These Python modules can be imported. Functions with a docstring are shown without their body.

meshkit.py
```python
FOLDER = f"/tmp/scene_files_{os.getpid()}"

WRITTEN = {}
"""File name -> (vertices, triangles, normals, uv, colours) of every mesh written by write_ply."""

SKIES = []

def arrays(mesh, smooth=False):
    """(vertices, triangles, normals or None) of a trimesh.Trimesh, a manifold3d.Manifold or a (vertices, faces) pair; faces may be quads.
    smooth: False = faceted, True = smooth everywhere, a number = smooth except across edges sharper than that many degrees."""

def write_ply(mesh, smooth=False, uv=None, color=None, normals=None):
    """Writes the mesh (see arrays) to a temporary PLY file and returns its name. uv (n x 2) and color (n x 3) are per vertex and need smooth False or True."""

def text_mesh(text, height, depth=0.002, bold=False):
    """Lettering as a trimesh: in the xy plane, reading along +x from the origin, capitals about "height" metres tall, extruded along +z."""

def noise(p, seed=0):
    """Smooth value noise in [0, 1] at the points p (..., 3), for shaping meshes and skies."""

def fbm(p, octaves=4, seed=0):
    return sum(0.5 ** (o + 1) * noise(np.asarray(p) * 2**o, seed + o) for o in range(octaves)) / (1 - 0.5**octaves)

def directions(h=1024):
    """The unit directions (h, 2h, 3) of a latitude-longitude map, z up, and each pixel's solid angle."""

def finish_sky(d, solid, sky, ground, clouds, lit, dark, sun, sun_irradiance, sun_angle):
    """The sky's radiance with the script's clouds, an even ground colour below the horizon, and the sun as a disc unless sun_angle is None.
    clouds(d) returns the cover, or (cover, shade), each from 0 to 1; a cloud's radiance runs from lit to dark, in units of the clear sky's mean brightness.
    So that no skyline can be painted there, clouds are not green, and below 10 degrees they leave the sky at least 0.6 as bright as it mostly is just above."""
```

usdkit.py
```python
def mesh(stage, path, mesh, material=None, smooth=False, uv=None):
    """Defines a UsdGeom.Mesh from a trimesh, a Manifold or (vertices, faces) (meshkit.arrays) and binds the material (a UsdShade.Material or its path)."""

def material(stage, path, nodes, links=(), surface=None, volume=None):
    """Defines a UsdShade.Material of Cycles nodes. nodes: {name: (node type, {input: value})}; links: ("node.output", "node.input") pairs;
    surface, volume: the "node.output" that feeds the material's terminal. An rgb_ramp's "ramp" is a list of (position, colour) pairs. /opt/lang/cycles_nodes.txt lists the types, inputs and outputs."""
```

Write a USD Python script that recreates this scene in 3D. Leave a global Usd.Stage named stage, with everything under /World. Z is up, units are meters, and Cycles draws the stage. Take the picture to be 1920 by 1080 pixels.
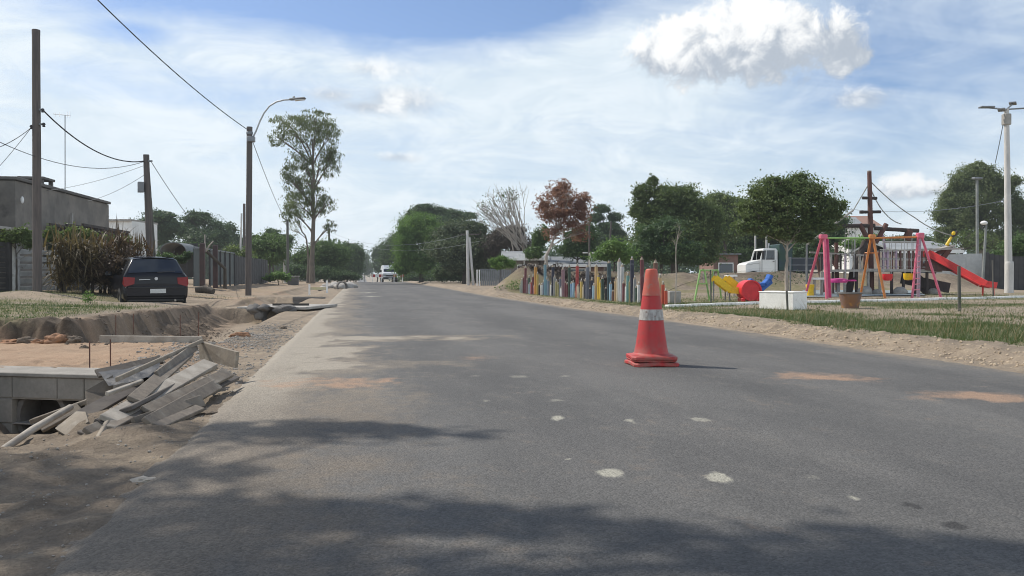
import math, random, numpy as np, trimesh, usdkit, meshkit
from pxr import Usd, UsdGeom, UsdLux, UsdShade, Gf, Sdf, Vt

stage = Usd.Stage.CreateInMemory()
UsdGeom.SetStageUpAxis(stage, 'Z')
UsdGeom.SetStageMetersPerUnit(stage, 1.0)
UsdGeom.Xform.Define(stage, '/World')
UsdGeom.Scope.Define(stage, '/World/Looks')
rng = np.random.default_rng(7)
random.seed(7)

# ------------------------------------------------------------------ camera, sky, sun, exposure
EYE = np.array([0.0, 0.0, 0.9])
YAW, PITCH = math.radians(10.2), math.atan2(26, 1600)
FW = np.array([math.sin(YAW) * math.cos(PITCH), math.cos(YAW) * math.cos(PITCH), -math.sin(PITCH)])
RT = np.array([math.cos(YAW), -math.sin(YAW), 0.0])
UP = np.cross(RT, FW)
EXPOSURE = 0.0
SKY_STRENGTH, SUN_INTENSITY = 0.11, 1.22
SUN_EL = math.radians(50)
SUN_H = -0.90 * RT[:2] + 0.43 * FW[:2]
SUN_H = SUN_H / np.linalg.norm(SUN_H)
SUN = np.array([SUN_H[0] * math.cos(SUN_EL), SUN_H[1] * math.cos(SUN_EL), math.sin(SUN_EL)])

cam = UsdGeom.Camera.Define(stage, '/World/camera')
cam.AddTransformOp().Set(Gf.Matrix4d(*RT, 0, *UP, 0, *(-FW), 0, *EYE, 1))
cam.CreateHorizontalApertureAttr(36.0)
cam.CreateVerticalApertureAttr(20.25)
cam.CreateFocalLengthAttr(30.0)
cam.CreateFStopAttr(0.0)
cam.CreateFocusDistanceAttr(9.0)
cam.CreateClippingRangeAttr(Gf.Vec2f(0.05, 20000.0))
cam.CreateExposureAttr(EXPOSURE)


def at(u, v, d):
    """The point of the place seen at pixel (u, v) of the 1920 x 1080 photograph, d metres deep."""
    return EYE + FW * d + RT * ((u - 960) / 1600 * d) + UP * ((540 - v) / 1600 * d)


def ray(u, v):
    r = FW + RT * ((u - 960) / 1600) + UP * ((540 - v) / 1600)
    return r / np.linalg.norm(r)


def onz(u, v, z=0.0):
    r = ray(u, v)
    return EYE + r * ((z - EYE[2]) / r[2])


OUT = dict(noise_texture='fac', voronoi_texture='distance', wave_texture='fac', white_noise_texture='value', math='value', mix='color', rgb_ramp='color', principled_bsdf='BSDF', diffuse_bsdf='BSDF',
           translucent_bsdf='BSDF', glossy_bsdf='BSDF', transparent_bsdf='BSDF', map_range='result', geometry='position', mapping='vector', bump='normal', vector_math='vector', combine_xyz='vector', attribute='color',
           object_info='random', sky_texture='color', background_shader='background', mix_closure='closure', separate_xyz='x', fresnel='fac', principled_volume='volume', texture_coordinate='generated', emission='emission', brick_texture='color', separate_color='r')


class G:
    """A node graph: calling it adds a node and gives its output as 'node.output'."""

    def __init__(self):
        self.n, self.l = {}, []

    def __call__(self, kind, out=None, **given):
        name = f'n{len(self.n)}'
        self.n[name] = (kind, {})
        for k, v in given.items():
            if isinstance(v, str) and v.partition('.')[0] in self.n and '.' in v:
                self.l.append((v, f'{name}.{k}'))
            else:
                self.n[name][1][k] = v
        return f'{name}.{out or OUT[kind]}'

    def m(self, op, a, b=0.0, c=0.0, clamp=False):
        return self('math', math_type=op, value1=a, value2=b, value3=c, use_clamp=clamp)

    def ramp(self, x, lo, hi, a=0.0, b=1.0, kind='smoothstep'):
        return self('map_range', range_type=kind, value=x, from_min=lo, from_max=hi, to_min=a, to_max=b, clamp=True)

    def mix(self, f, a, b, how='mix'):
        return self('mix', mix_type=how, fac=f, color1=a, color2=b)

    def done(self, name, surface=None, volume=None):
        return usdkit.material(stage, f'/World/Looks/{name}', self.n, self.l, surface=surface, volume=volume)


def sky_material():
    g = G()
    d = g('texture_coordinate', out='generated')
    sky = g('sky_texture', sky_type='single_scattering', sun_disc=False, sun_elevation=SUN_EL, sun_rotation=math.atan2(SUN[0], SUN[1]), altitude=100.0, air_density=1.0, aerosol_density=0.9, ozone_density=1.6)
    x, y, z = (g('separate_xyz', out=o, vector=d) for o in 'xyz')
    zz = g.m('add', g.m('maximum', z, 0.0), 0.16)
    flat = g('combine_xyz', x=g.m('divide', x, zz), y=g.m('divide', y, zz), z=0.0)
    # thin high cloud, drawn out along one direction of the sky
    tilt = g('mapping', vector=d, rotation=(0.0, math.radians(9), math.radians(20)), scale=(1.0, 1.0, 2.3))
    n1 = g('noise_texture', vector=tilt, scale=3.2, detail=9.0, roughness=0.56, distortion=0.55)
    n2 = g('noise_texture', vector=tilt, scale=10.0, detail=8.0, roughness=0.62, distortion=0.9)
    drawn = g('mapping', vector=flat, rotation=(0, 0, math.radians(-35)), scale=(0.6, 2.2, 1.0))
    n3 = g('noise_texture', vector=drawn, scale=1.8, detail=8.0, roughness=0.6, distortion=0.8)
    veil = g.m('add', g.m('add', g.m('multiply', g.m('subtract', n1, 0.5), 1.7), g.m('multiply', g.m('subtract', n2, 0.5), 0.8)), g.m('add', g.m('multiply', g.m('subtract', n3, 0.5), 0.9), 0.98))

    def spot(u, v, ru, rv):
        """How far a direction lies from the direction (u, v), in units of the angular radii."""
        c = ray(u, v)
        a = np.cross(c, [0, 0, 1.0]); a /= np.linalg.norm(a)
        b = np.cross(a, c)
        front = g('vector_math', out='value', math_type='dot_product', vector1=d, vector2=tuple(c))
        pa = g.m('divide', g('vector_math', out='value', math_type='dot_product', vector1=d, vector2=tuple(a)), ru / 1600)
        pb = g.m('divide', g('vector_math', out='value', math_type='dot_product', vector1=d, vector2=tuple(b)), rv / 1600)
        r = g.m('sqrt', g.m('add', g.m('multiply', pa, pa), g.m('multiply', pb, pb)))
        return g.m('add', r, g.ramp(front, 0.2, 0.5, 50.0, 0.0)), pa, pb

    gap = 0.0
    for u, v, ru, rv, k in ((560, -70, 480, 150, 1.4), (850, 30, 280, 95, 0.8), (1120, -40, 300, 120, 0.7), (1800, 70, 380, 300, 0.62), (1560, 250, 330, 220, 0.25), (235, 62, 90, 22, 0.7), (330, 165, 300, 50, 0.35), (60, -60, 260, 90, 0.5)):
        r, _, _ = spot(u, v, ru, rv)
        gap = g.m('add', gap, g.ramp(r, 0.3, 1.2, k, 0.0))
    gap = g.m('add', gap, g.ramp(z, 0.34, 0.85, 0.0, 0.95))              # clearer and bluer overhead, as the top of the picture begins to be
    cover = g.ramp(g.m('subtract', veil, gap), -0.15, 1.0, 0.0, 0.97, 'linear')
    veilc = g.mix(g.ramp(n2, 0.35, 0.7), VEIL, VEIL_LIT)
    col = g.mix(cover, g('mix', mix_type='multiply', fac=1.0, color1=sky, color2=SKY_TINT), veilc)
    # heaped clouds
    fine = g('noise_texture', vector=d, scale=30.0, detail=10.0, roughness=0.62, distortion=0.3)
    lump = g('noise_texture', vector=d, scale=13.0, detail=3.0, roughness=0.5)
    heap = g.m('add', g.m('multiply', g.m('subtract', fine, 0.5), 2.0), g.m('multiply', g.m('subtract', lump, 0.5), 1.2))

    def cloud(col, whole, spots, dense=1.0, soft=0.6):
        best = None
        for u, v, ru, rv in spots:
            r, _, _ = spot(u, v, ru, rv)
            best = r if best is None else g('math', math_type='smoothmin', value1=best, value2=r, value3=0.35)
        _, pa, pb = spot(*whole)
        k = g.ramp(g.m('subtract', best, g.m('multiply', heap, 1.2)), 0.98 - soft, 1.0 + soft * 0.5, dense, 0.0)
        lit = g.m('subtract', g.m('multiply', pb, 0.75), g.m('multiply', pa, 0.10))
        shade = g.ramp(g.m('add', lit, g.m('multiply', g.m('add', heap, g.m('subtract', fine, 0.5)), 1.3)), -0.55, 0.65, 0.0, 1.0)
        return g.mix(k, col, g.mix(shade, CLOUD_DARK, CLOUD_LIT))

    col = cloud(col, (1410, 82, 210, 75), [(1285, 62, 62, 52), (1240, 105, 62, 36), (1330, 100, 110, 44), (1440, 95, 110, 56), (1395, 38, 66, 48), (1470, 45, 70, 40), (1570, 78, 58, 50), (1590, 105, 50, 26), (1400, 112, 150, 36)], 1.0, 0.34)
    col = cloud(col, (1612, 182, 55, 26), [(1612, 182, 46, 19)], 0.75, 0.8)
    col = cloud(col, (1710, 352, 80, 24), [(1690, 350, 42, 22), (1735, 355, 50, 16)], 0.9, 0.6)
    col = cloud(col, (690, 165, 100, 60), [(700, 128, 66, 18), (745, 186, 62, 22), (620, 178, 40, 14), (690, 200, 60, 10)], 0.8, 1.1)
    col = cloud(col, (745, 294, 40, 14), [(745, 294, 36, 9)], 0.65, 1.1)
    bg = g('background_shader', color=col, strength=SKY_STRENGTH)
    return g.done('sky', surface=bg)


SKY_TINT = (0.98, 1.06, 1.22)
VEIL, VEIL_LIT = (6.7, 7.7, 8.5), (7.9, 8.65, 9.2)
CLOUD_LIT, CLOUD_DARK = (9.4, 9.5, 9.5), (4.4, 4.95, 5.7)
dome = UsdLux.DomeLight.Define(stage, '/World/sky')
UsdShade.MaterialBindingAPI.Apply(dome.GetPrim()).Bind(sky_material())
dome.GetPrim().SetCustomDataByKey('kind', 'structure')
dome.GetPrim().SetCustomDataByKey('label', 'pale blue summer sky with thin streaked cloud and white cumulus')
sun = UsdLux.DistantLight.Define(stage, '/World/sun')
sun.CreateIntensityAttr(SUN_INTENSITY)
sun.CreateNormalizeAttr(True)
sun.CreateAngleAttr(0.5)
sun.CreateColorAttr(Gf.Vec3f(1.0, 0.94, 0.85))
_x = np.cross([0, 0, 1.0], SUN); _x /= np.linalg.norm(_x)
_y = np.cross(SUN, _x)
sun.AddTransformOp().Set(Gf.Matrix4d(*_x, 0, *_y, 0, *SUN, 0, 0, 0, 50, 1))

# ------------------------------------------------------------------ helpers
USED, THINGS = {}, {}


def numbered(parent, name):
    n = USED.get((parent, name), 0)
    USED[parent, name] = n + 1
    return f'{parent}/{name}' + (f'_{n:03d}' if n else '')


def tag(prim, **data):
    for k, v in data.items():
        if v:
            prim.SetCustomDataByKey({'cat': 'category'}.get(k, k), v)


def frame(p0, p1, up=(0, 0, 1)):
    p0, p1 = np.asarray(p0, float), np.asarray(p1, float)
    t = p1 - p0
    L = np.linalg.norm(t); t = t / L
    s = np.cross(t, up)
    if np.linalg.norm(s) < 1e-6:
        s = np.cross(t, (1, 0, 0))
    s /= np.linalg.norm(s)
    return t, s, np.cross(s, t), L


def rotz(a):
    c, s = math.cos(a), math.sin(a)
    return np.array([[c, -s, 0], [s, c, 0], [0, 0, 1.0]])


BOX_V = np.array([[x, y, z] for x in (-.5, .5) for y in (-.5, .5) for z in (-.5, .5)])
BOX_F = np.array([[0, 1, 3], [0, 3, 2], [4, 6, 7], [4, 7, 5], [0, 4, 5], [0, 5, 1], [2, 3, 7], [2, 7, 6], [0, 2, 6], [0, 6, 4], [1, 5, 7], [1, 7, 3]])


def chamfered(size, c):
    """A box with its edges cut off by c."""
    h = np.asarray(size, float) / 2
    pts = []
    for sx in (-1, 1):
        for sy in (-1, 1):
            for sz in (-1, 1):
                s = np.array([sx, sy, sz])
                for k in range(3):
                    q = h - c; q[k] = h[k]
                    pts.append(q * s)
    hull = trimesh.convex.convex_hull(np.array(pts))
    return np.array(hull.vertices), np.array(hull.faces)


class MB:
    """Collects shapes that become one mesh."""

    def __init__(self):
        self.v, self.f, self.n = [], [], 0

    def add(self, v, f):
        v, f = np.asarray(v, float), np.asarray(f, int)
        if f.shape[1] == 4:
            f = np.vstack([f[:, [0, 1, 2]], f[:, [0, 2, 3]]])
        self.v.append(v); self.f.append(f + self.n); self.n += len(v)
        return self

    def box(self, c, size, R=None, cut=0.0):
        v, f = chamfered(size, cut) if cut else (BOX_V * np.asarray(size, float), BOX_F)
        if R is not None:
            v = v @ np.asarray(R).T
        return self.add(v + np.asarray(c, float), f)

    def bar(self, p0, p1, w, h, up=(0, 0, 1), cut=0.0):
        """A squared bar from p0 to p1, w wide sideways and h along up."""
        t, s, u, L = frame(p0, p1, up)
        return self.box((np.asarray(p0, float) + p1) / 2, (L, w, h), np.stack([t, s, u], 1), cut)

    def tube(self, pts, r, n=8, cap=True):
        p = np.asarray(pts, float)
        r = np.broadcast_to(r, (len(p),)).astype(float)
        t = np.gradient(p, axis=0)
        t /= np.linalg.norm(t, axis=1, keepdims=True) + 1e-12
        ref = np.array([1.0, 0, 0]) if abs(t[:, 2]).mean() > .7 else np.array([0, 0, 1.0])
        a = np.cross(t, ref); a /= np.linalg.norm(a, axis=1, keepdims=True) + 1e-12
        b = np.cross(t, a)
        ang = np.arange(n) * 2 * np.pi / n
        v = p[:, None] + r[:, None, None] * (np.cos(ang)[None, :, None] * a[:, None] + np.sin(ang)[None, :, None] * b[:, None])
        i, j = np.meshgrid(np.arange(len(p) - 1), np.arange(n), indexing='ij')
        j2 = (j + 1) % n
        q = np.stack([i * n + j, (i + 1) * n + j, (i + 1) * n + j2, i * n + j2], -1).reshape(-1, 4)
        v = v.reshape(-1, 3)
        f = np.vstack([q[:, [0, 1, 2]], q[:, [0, 2, 3]]])
        if cap:
            k = len(v)
            v = np.vstack([v, p[0], p[-1]])
            e = (len(p) - 1) * n
            jj = np.arange(n); kk = (jj + 1) % n
            f = np.vstack([f, np.stack([np.full(n, k), jj, kk], 1), np.stack([np.full(n, k + 1), e + kk, e + jj], 1)])
        return self.add(v, f)

    def lathe(self, base, prof, n=20, axis=None, squash=(1, 1)):
        """prof: (radius, height) pairs turned about the vertical through base, or about axis."""
        prof = np.asarray(prof, float)
        ang = np.arange(n) * 2 * np.pi / n
        v = np.stack([prof[:, 0, None] * np.cos(ang) * squash[0], prof[:, 0, None] * np.sin(ang) * squash[1], np.broadcast_to(prof[:, 1, None], (len(prof), n))], -1)
        i, j = np.meshgrid(np.arange(len(prof) - 1), np.arange(n), indexing='ij')
        j2 = (j + 1) % n
        q = np.stack([i * n + j, i * n + j2, (i + 1) * n + j2, (i + 1) * n + j], -1).reshape(-1, 4)
        v = v.reshape(-1, 3)
        if axis is not None:
            t, s, u, _ = frame((0, 0, 0), axis)
            v = v @ np.stack([s, u, t], 1).T
        return self.add(v + np.asarray(base, float), q)

    def ball(self, c, r, sub=1):
        m = trimesh.creation.icosphere(sub, 1.0)
        return self.add(m.vertices * np.asarray(r, float) + np.asarray(c, float), m.faces)

    def plate(self, corners, thick):
        """A flat polygon (quad or more, in order) given thickness behind it."""
        c = np.asarray(corners, float)
        n = np.cross(c[1] - c[0], c[2] - c[0]); n /= np.linalg.norm(n)
        k = len(c)
        v = np.vstack([c, c - n * thick])
        f = [[0, i, i + 1] for i in range(1, k - 1)] + [[k, k + i + 1, k + i] for i in range(1, k - 1)]
        for i in range(k):
            j = (i + 1) % k
            f += [[i, k + i, k + j], [i, k + j, j]]
        return self.add(v, np.array(f))

    def mesh(self):
        return np.vstack(self.v), np.vstack(self.f)


def put(path, mb, mat, loc=(0, 0, 0), smooth=False):
    v, f = mb.mesh() if isinstance(mb, MB) else mb
    return usdkit.mesh(stage, path, (v - np.asarray(loc, float), f), mat, smooth=smooth)


def thing(name, label, cat, loc=(0, 0, 0), group=None, kind=None):
    path = numbered('/World', name)
    x = UsdGeom.Xform.Define(stage, path)
    x.AddTranslateOp().Set(Gf.Vec3d(*map(float, loc)))
    tag(x.GetPrim(), label=label, cat=cat, group=group, kind=kind)
    THINGS[path] = np.asarray(loc, float)
    return path


def part(t, name, mb, mat, smooth=False, label=None):
    """A part of thing t (or of one of its parts), its shape given where it stands in the place."""
    top = '/World/' + t.split('/')[2]
    path = numbered(t, name)
    put(path, mb, mat, THINGS[top], smooth)
    if label:
        tag(stage.GetPrimAtPath(path), label=label)
    return path


def solo(name, label, cat, mb, mat, smooth=False, group=None, kind=None):
    """A thing that is one mesh."""
    path = numbered('/World', name)
    m = put(path, mb, mat, smooth=smooth)
    tag(m.GetPrim(), label=label, cat=cat, group=group, kind=kind)
    return path


def smooth01(x):
    x = np.clip(x, 0, 1)
    return x * x * (3 - 2 * x)


def sm(x, a, b):
    return smooth01((x - a) / (b - a))


def fbm2(X, Y, s, seed=0, oct=4):
    return meshkit.fbm(np.stack([X * s, Y * s, np.full_like(X, 3.7 + seed)], -1), oct, seed)


# ------------------------------------------------------------------ materials
def surf(name, c1, c2=None, scale=3.0, rough=0.75, metal=0.0, bump=0.0, bscale=40.0, fine=0.12, stretch=(1, 1, 1), dirt=None, dirt_at=(0.55, 0.75), dscale=1.7, spec=0.5, coat=0.0):
    g = G()
    p = g('geometry')
    if stretch != (1, 1, 1):
        p = g('mapping', vector=p, scale=stretch)
    n = g('noise_texture', vector=p, scale=scale, detail=5.0, roughness=0.6)
    c2 = c2 or tuple(0.75 * x for x in c1)
    col = g.mix(g.ramp(n, 0.33, 0.67), c1, c2)
    nf = g('noise_texture', vector=p, scale=scale * 9, detail=4.0, roughness=0.65)
    col = g.mix(1.0, col, g('combine_xyz', x=(w := g.ramp(nf, 0.25, 0.75, 1 - fine, 1 + fine, 'linear')), y=w, z=w), 'multiply')
    if dirt:
        dn = g('noise_texture', vector=g('geometry'), scale=dscale, detail=6.0, roughness=0.65)
        col = g.mix(g.ramp(dn, *dirt_at), col, dirt)
    kw = {}
    if bump:
        bn = g('noise_texture', vector=p, scale=bscale, detail=4.0, roughness=0.6)
        kw['normal'] = g('bump', height=bn, strength=1.0, distance=bump)
    return g.done(name, surface=g('principled_bsdf', base_color=col, roughness=rough, metallic=metal, specular_ior_level=spec, coat_weight=coat, **kw))


def leaf_mat(name, c1, c2, c3=None, trans=0.35, scale=0.5):
    """Leaves: tone varies from leaf to leaf and from bough to bough; some light comes through."""
    g = G()
    isl = g('geometry', out='random_per_island')
    n = g('noise_texture', vector=g('geometry'), scale=scale, detail=3.0)
    col = g.mix(g.ramp(g.m('add', g.m('multiply', isl, 0.5), n), 0.45, 1.05, kind='linear'), c1, c2)
    if c3:
        n3 = g('noise_texture', vector=g('geometry'), scale=scale * 1.7, detail=2.0)
        col = g.mix(g.ramp(g.m('add', g.m('multiply', isl, 0.35), n3), 0.68, 0.95), col, c3)
    a = g('principled_bsdf', base_color=col, roughness=0.55, specular_ior_level=0.35)
    b = g('translucent_bsdf', color=g.mix(0.5, col, g.mix(1.0, col, (1.25, 1.35, 0.6), 'multiply')))
    return g.done(name, surface=g('mix_closure', fac=trans, closure1=a, closure2=b))


def glass(name, tint=(0.02, 0.022, 0.025), rough=0.03):
    g = G()
    f = g('fresnel', IOR=1.5)
    gl = g('glossy_bsdf', color=(0.9, 0.95, 1.0), roughness=rough)
    tr = g('transparent_bsdf', color=tint)
    return g.done(name, surface=g('mix_closure', fac=g.m('add', f, 0.06), closure1=tr, closure2=gl))


M = {}
M['concrete'] = surf('concrete', (0.36, 0.34, 0.31), (0.25, 0.235, 0.21), 2.5, 0.85, bump=0.003, bscale=60, dirt=(0.16, 0.12, 0.085), dirt_at=(0.55, 0.8))
M['block'] = surf('headwall_block', (0.27, 0.25, 0.22), (0.21, 0.195, 0.17), 3.5, 0.9, bump=0.002, bscale=90, dirt=(0.16, 0.12, 0.09), dirt_at=(0.55, 0.85))
M['old_concrete'] = surf('old_concrete', (0.16, 0.15, 0.14), (0.09, 0.085, 0.08), 2.0, 0.9, bump=0.01, bscale=20)
M['hole'] = surf('mouth_shade', (0.05, 0.045, 0.04), rough=0.95)  # near-black colour standing in for the shade inside a culvert mouth
M['pole_wood'] = surf('creosoted_wood', (0.115, 0.095, 0.085), (0.075, 0.065, 0.06), 3.0, 0.85, stretch=(6, 6, 0.5), bump=0.004, bscale=9)
M['pole_green'] = surf('weathered_pole', (0.105, 0.10, 0.088), (0.070, 0.072, 0.062), 2.0, 0.85, stretch=(6, 6, 0.4), bump=0.004, bscale=9)
M['pole_conc'] = surf('pole_concrete', (0.55, 0.53, 0.50), (0.44, 0.43, 0.41), 2.0, 0.8, stretch=(3, 3, 0.6))
M['steel'] = surf('galvanised_steel', (0.42, 0.43, 0.44), (0.34, 0.35, 0.36), 4, 0.5, 0.6)
M['grey_metal'] = surf('grey_metal', (0.22, 0.23, 0.24), rough=0.5, metal=0.4)
M['rust'] = surf('rusty_steel', (0.14, 0.06, 0.035), (0.09, 0.05, 0.04), 12, 0.85)
M['wire'] = surf('black_cable', (0.035, 0.035, 0.04), rough=0.6)
M['wire_pale'] = surf('grey_cable', (0.25, 0.27, 0.29), rough=0.6)
M['white_paint'] = surf('white_paint', (0.80, 0.79, 0.76), (0.72, 0.71, 0.68), 3, 0.7, dirt=(0.42, 0.40, 0.36), dirt_at=(0.62, 0.85))
M['bark'] = surf('bark', (0.16, 0.13, 0.10), (0.09, 0.075, 0.06), 5, 0.9, stretch=(3, 3, 0.6), bump=0.01, bscale=12)
M['bark_pale'] = surf('pale_bark', (0.40, 0.36, 0.31), (0.27, 0.23, 0.19), 4, 0.85, stretch=(3, 3, 0.6), bump=0.006, bscale=12)
M['bark_dark'] = surf('dark_bark', (0.085, 0.07, 0.055), (0.05, 0.042, 0.035), 5, 0.9, stretch=(3, 3, 0.6), bump=0.01, bscale=12)

# ------------------------------------------------------------------ the lie of the land
LEFT_EDGE = -0.78


def right_edge(Y):
    return np.interp(Y, [0, 12, 17, 21, 30, 37, 50, 80, 2000], [6.0, 6.0, 5.9, 5.6, 5.4, 5.3, 5.45, 5.4, 5.4])


def profile(Y):
    """Height of the road along its length: level to a crest, a dip, a far rise."""
    return np.interp(Y, [-100, 88, 100, 125, 180, 300, 420, 700, 1000, 3000], [0, 0, -0.02, -0.35, -2.6, -6.0, -5.6, -1.8, 0, 4])


def seg_dist(X, Y, a, b):
    a, b = np.asarray(a[:2], float), np.asarray(b[:2], float)
    t = np.clip(((X - a[0]) * (b - a)[0] + (Y - a[1]) * (b - a)[1]) / ((b - a) ** 2).sum(), 0, 1)
    return np.hypot(X - a[0] - t * (b - a)[0], Y - a[1] - t * (b - a)[1]), t


def ditch_floor(Dp):
    return np.interp(Dp, [4.2, 5.0, 6.0, 8.0, 8.01, 11.2, 11.7, 14, 20.5, 21.4, 21.41, 23.7, 23.9, 25, 31.5, 32.9, 32.91, 37, 37.5, 46, 54, 60, 70],
                     [0, -0.12, -0.34, -0.58, -0.58, -0.40, -0.42, -0.42, -0.34, -0.34, -0.34, -0.03, -0.35, -0.35, -0.32, -0.32, -0.1, -0.06, -0.22, -0.22, -0.2, -0.1, 0])


def land(X, Y):
    """(height, masks) of the ground at X, Y: masks are grass, dark soil and groove hollows, orange soil, gravel."""
    X, Y = np.asarray(X, float), np.asarray(Y, float)
    Dp = X * math.sin(YAW) + Y * math.cos(YAW)
    n1, n2, n3 = fbm2(X, Y, 0.35, 1), fbm2(X, Y, 1.6, 2), fbm2(X, Y, 7.0, 3)
    wob = (n2 - 0.5) * 0.5
    # left verge
    e = np.interp(Dp, [0, 13, 17, 22, 30, 50, 90], [0.26, 0.27, 0.21, 0.11, 0.05, 0.05, 0.02])
    left = e + (0.36 - e) * sm(-X, 4.2, 9.5) + (n1 - 0.5) * 0.06
    left = left * (1 - 0.0 * X)
    near = 1 - sm(Dp, 3.2, 6.2)                                       # close by, the ground is level with the road
    left = left * (1 - near) - 0.02 * near
    shoulder = -0.035 + 0.05 * sm(-X, 1.2, 2.2) * 0.5
    bank_x = -3.68 + (n2 - 0.5) * 0.25 + (fbm2(X, Y, 3.5, 9) - 0.5) * 0.18
    zl = np.where(X < bank_x, left, 0)
    k = sm(X, bank_x - 0.06, bank_x + 0.10)                           # crisp upper edge of the ditch bank
    zl = left * (1 - k) + shoulder * k
    fl = ditch_floor(Dp)
    Xs = X - 0.62 * np.clip((7.5 - Dp) / 2.6, 0, 1.1)
    gr = meshkit.fbm(np.stack([(Y - 0.55 * (X + 3.5)) * 4.6, X * 0.7, Y * 0 + 1.0], -1), 4, 21)
    grow = sm(Dp, 11.8, 12.4) * (1 - sm(Dp, 20.5, 22)) * sm(X, -4.3, -3.7) * (1 - sm(X, -2.9, -2.5))
    Xs = Xs + grow * (gr - 0.5) * 0.85
    prof = np.interp(Xs, [-3.72, -3.55, -3.12, -2.5, -1.72], [0, 0.25, 1, 1, 0])
    prof = np.where(Xs > -2.5, smooth01(prof), prof)
    cutz = zl * (1 - prof) + fl * prof + (1 - prof) * prof * 0.0
    zl = np.minimum(zl, cutz + 0 * X)
    face = sm(X, -3.95, -3.75) * (1 - sm(X, -3.1, -2.8)) * sm(Dp, 11.6, 12.4) * (1 - sm(Dp, 21, 22))
    zl = zl + face * (gr - 0.5) * 0.22
    # levelled bed of the driveway over the pipe, cut into the verge
    cut = sm(Dp, 8.0, 8.09) * (1 - sm(Dp + (n2 - 0.5) * 0.45 + (n3 - 0.5) * 0.3, 11.26, 11.46)) * (1 - sm(X, -1.9, -1.2))
    bed = -0.005 + (n2 - 0.5) * 0.035 + (n3 - 0.5) * 0.02
    zl = zl * (1 - cut) + bed * cut
    cut2 = sm(Dp, 21.45, 21.6) * (1 - sm(Dp, 23.4, 23.7)) * sm(X, -5.5, -5) * (1 - sm(X, -1.7, -1.2))
    zl = zl * (1 - cut2) + 0.02 * cut2
    cut3 = sm(Dp, 32.95, 33.1) * (1 - sm(Dp, 36, 37)) * sm(X, -5.5, -5) * (1 - sm(X, -1.5, -1.2))
    zl = zl * (1 - cut3) + 0.02 * cut3
    # spoil heaped in front of the culvert mouth
    zl = zl + 0.16 * np.exp(-((X + 1.78) / 0.28) ** 2 - ((Y - 6.05) / 0.30) ** 2) + 0.05 * np.exp(-((X + 1.35) / 0.4) ** 2 - ((Y - 5.3) / 0.4) ** 2)
    rough = 0.02 + 0.12 * np.exp(-((Dp - 11.5) / 0.32) ** 2) * (X < -3.0) + 0.05 * sm(-X, 1.2, 2.0) * (Dp < 9)
    zl = zl + (n3 - 0.5) * rough * 1.6 + (n2 - 0.5) * 0.05 * sm(-X, 0.9, 1.4)
    zl = zl + 0.12 * np.exp(-((X + 8.5) / 0.9) ** 2 - ((Y - 24.3) / 0.7) ** 2)       # earth packed round the pole foot
    zl = zl - 0.26 * np.exp(-((X + 5.2) / 1.5) ** 4 - ((Y - 26.0) / 2.0) ** 4) + 0.07 * np.exp(-((X + 4.6) / 1.2) ** 2 - ((Y - 22.6) / 0.7) ** 2)
    zl = zl + ((n3 - 0.5) * 0.055 + (fbm2(X, Y, 14.0, 55) - 0.5) * 0.03) * sm(-X, 0.75, 1.1) * (1 - sm(Dp, 6.5, 8))
    # right verge
    re = right_edge(Y)
    q = X - re
    berm_n = fbm2(X, Y, 1.1, 5)
    zr = 0.015 + 0.10 * sm(q + (n2 - 0.5) * 0.5, 0.15, 0.55) - 0.05 * sm(q, 0.9, 1.8)
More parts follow.
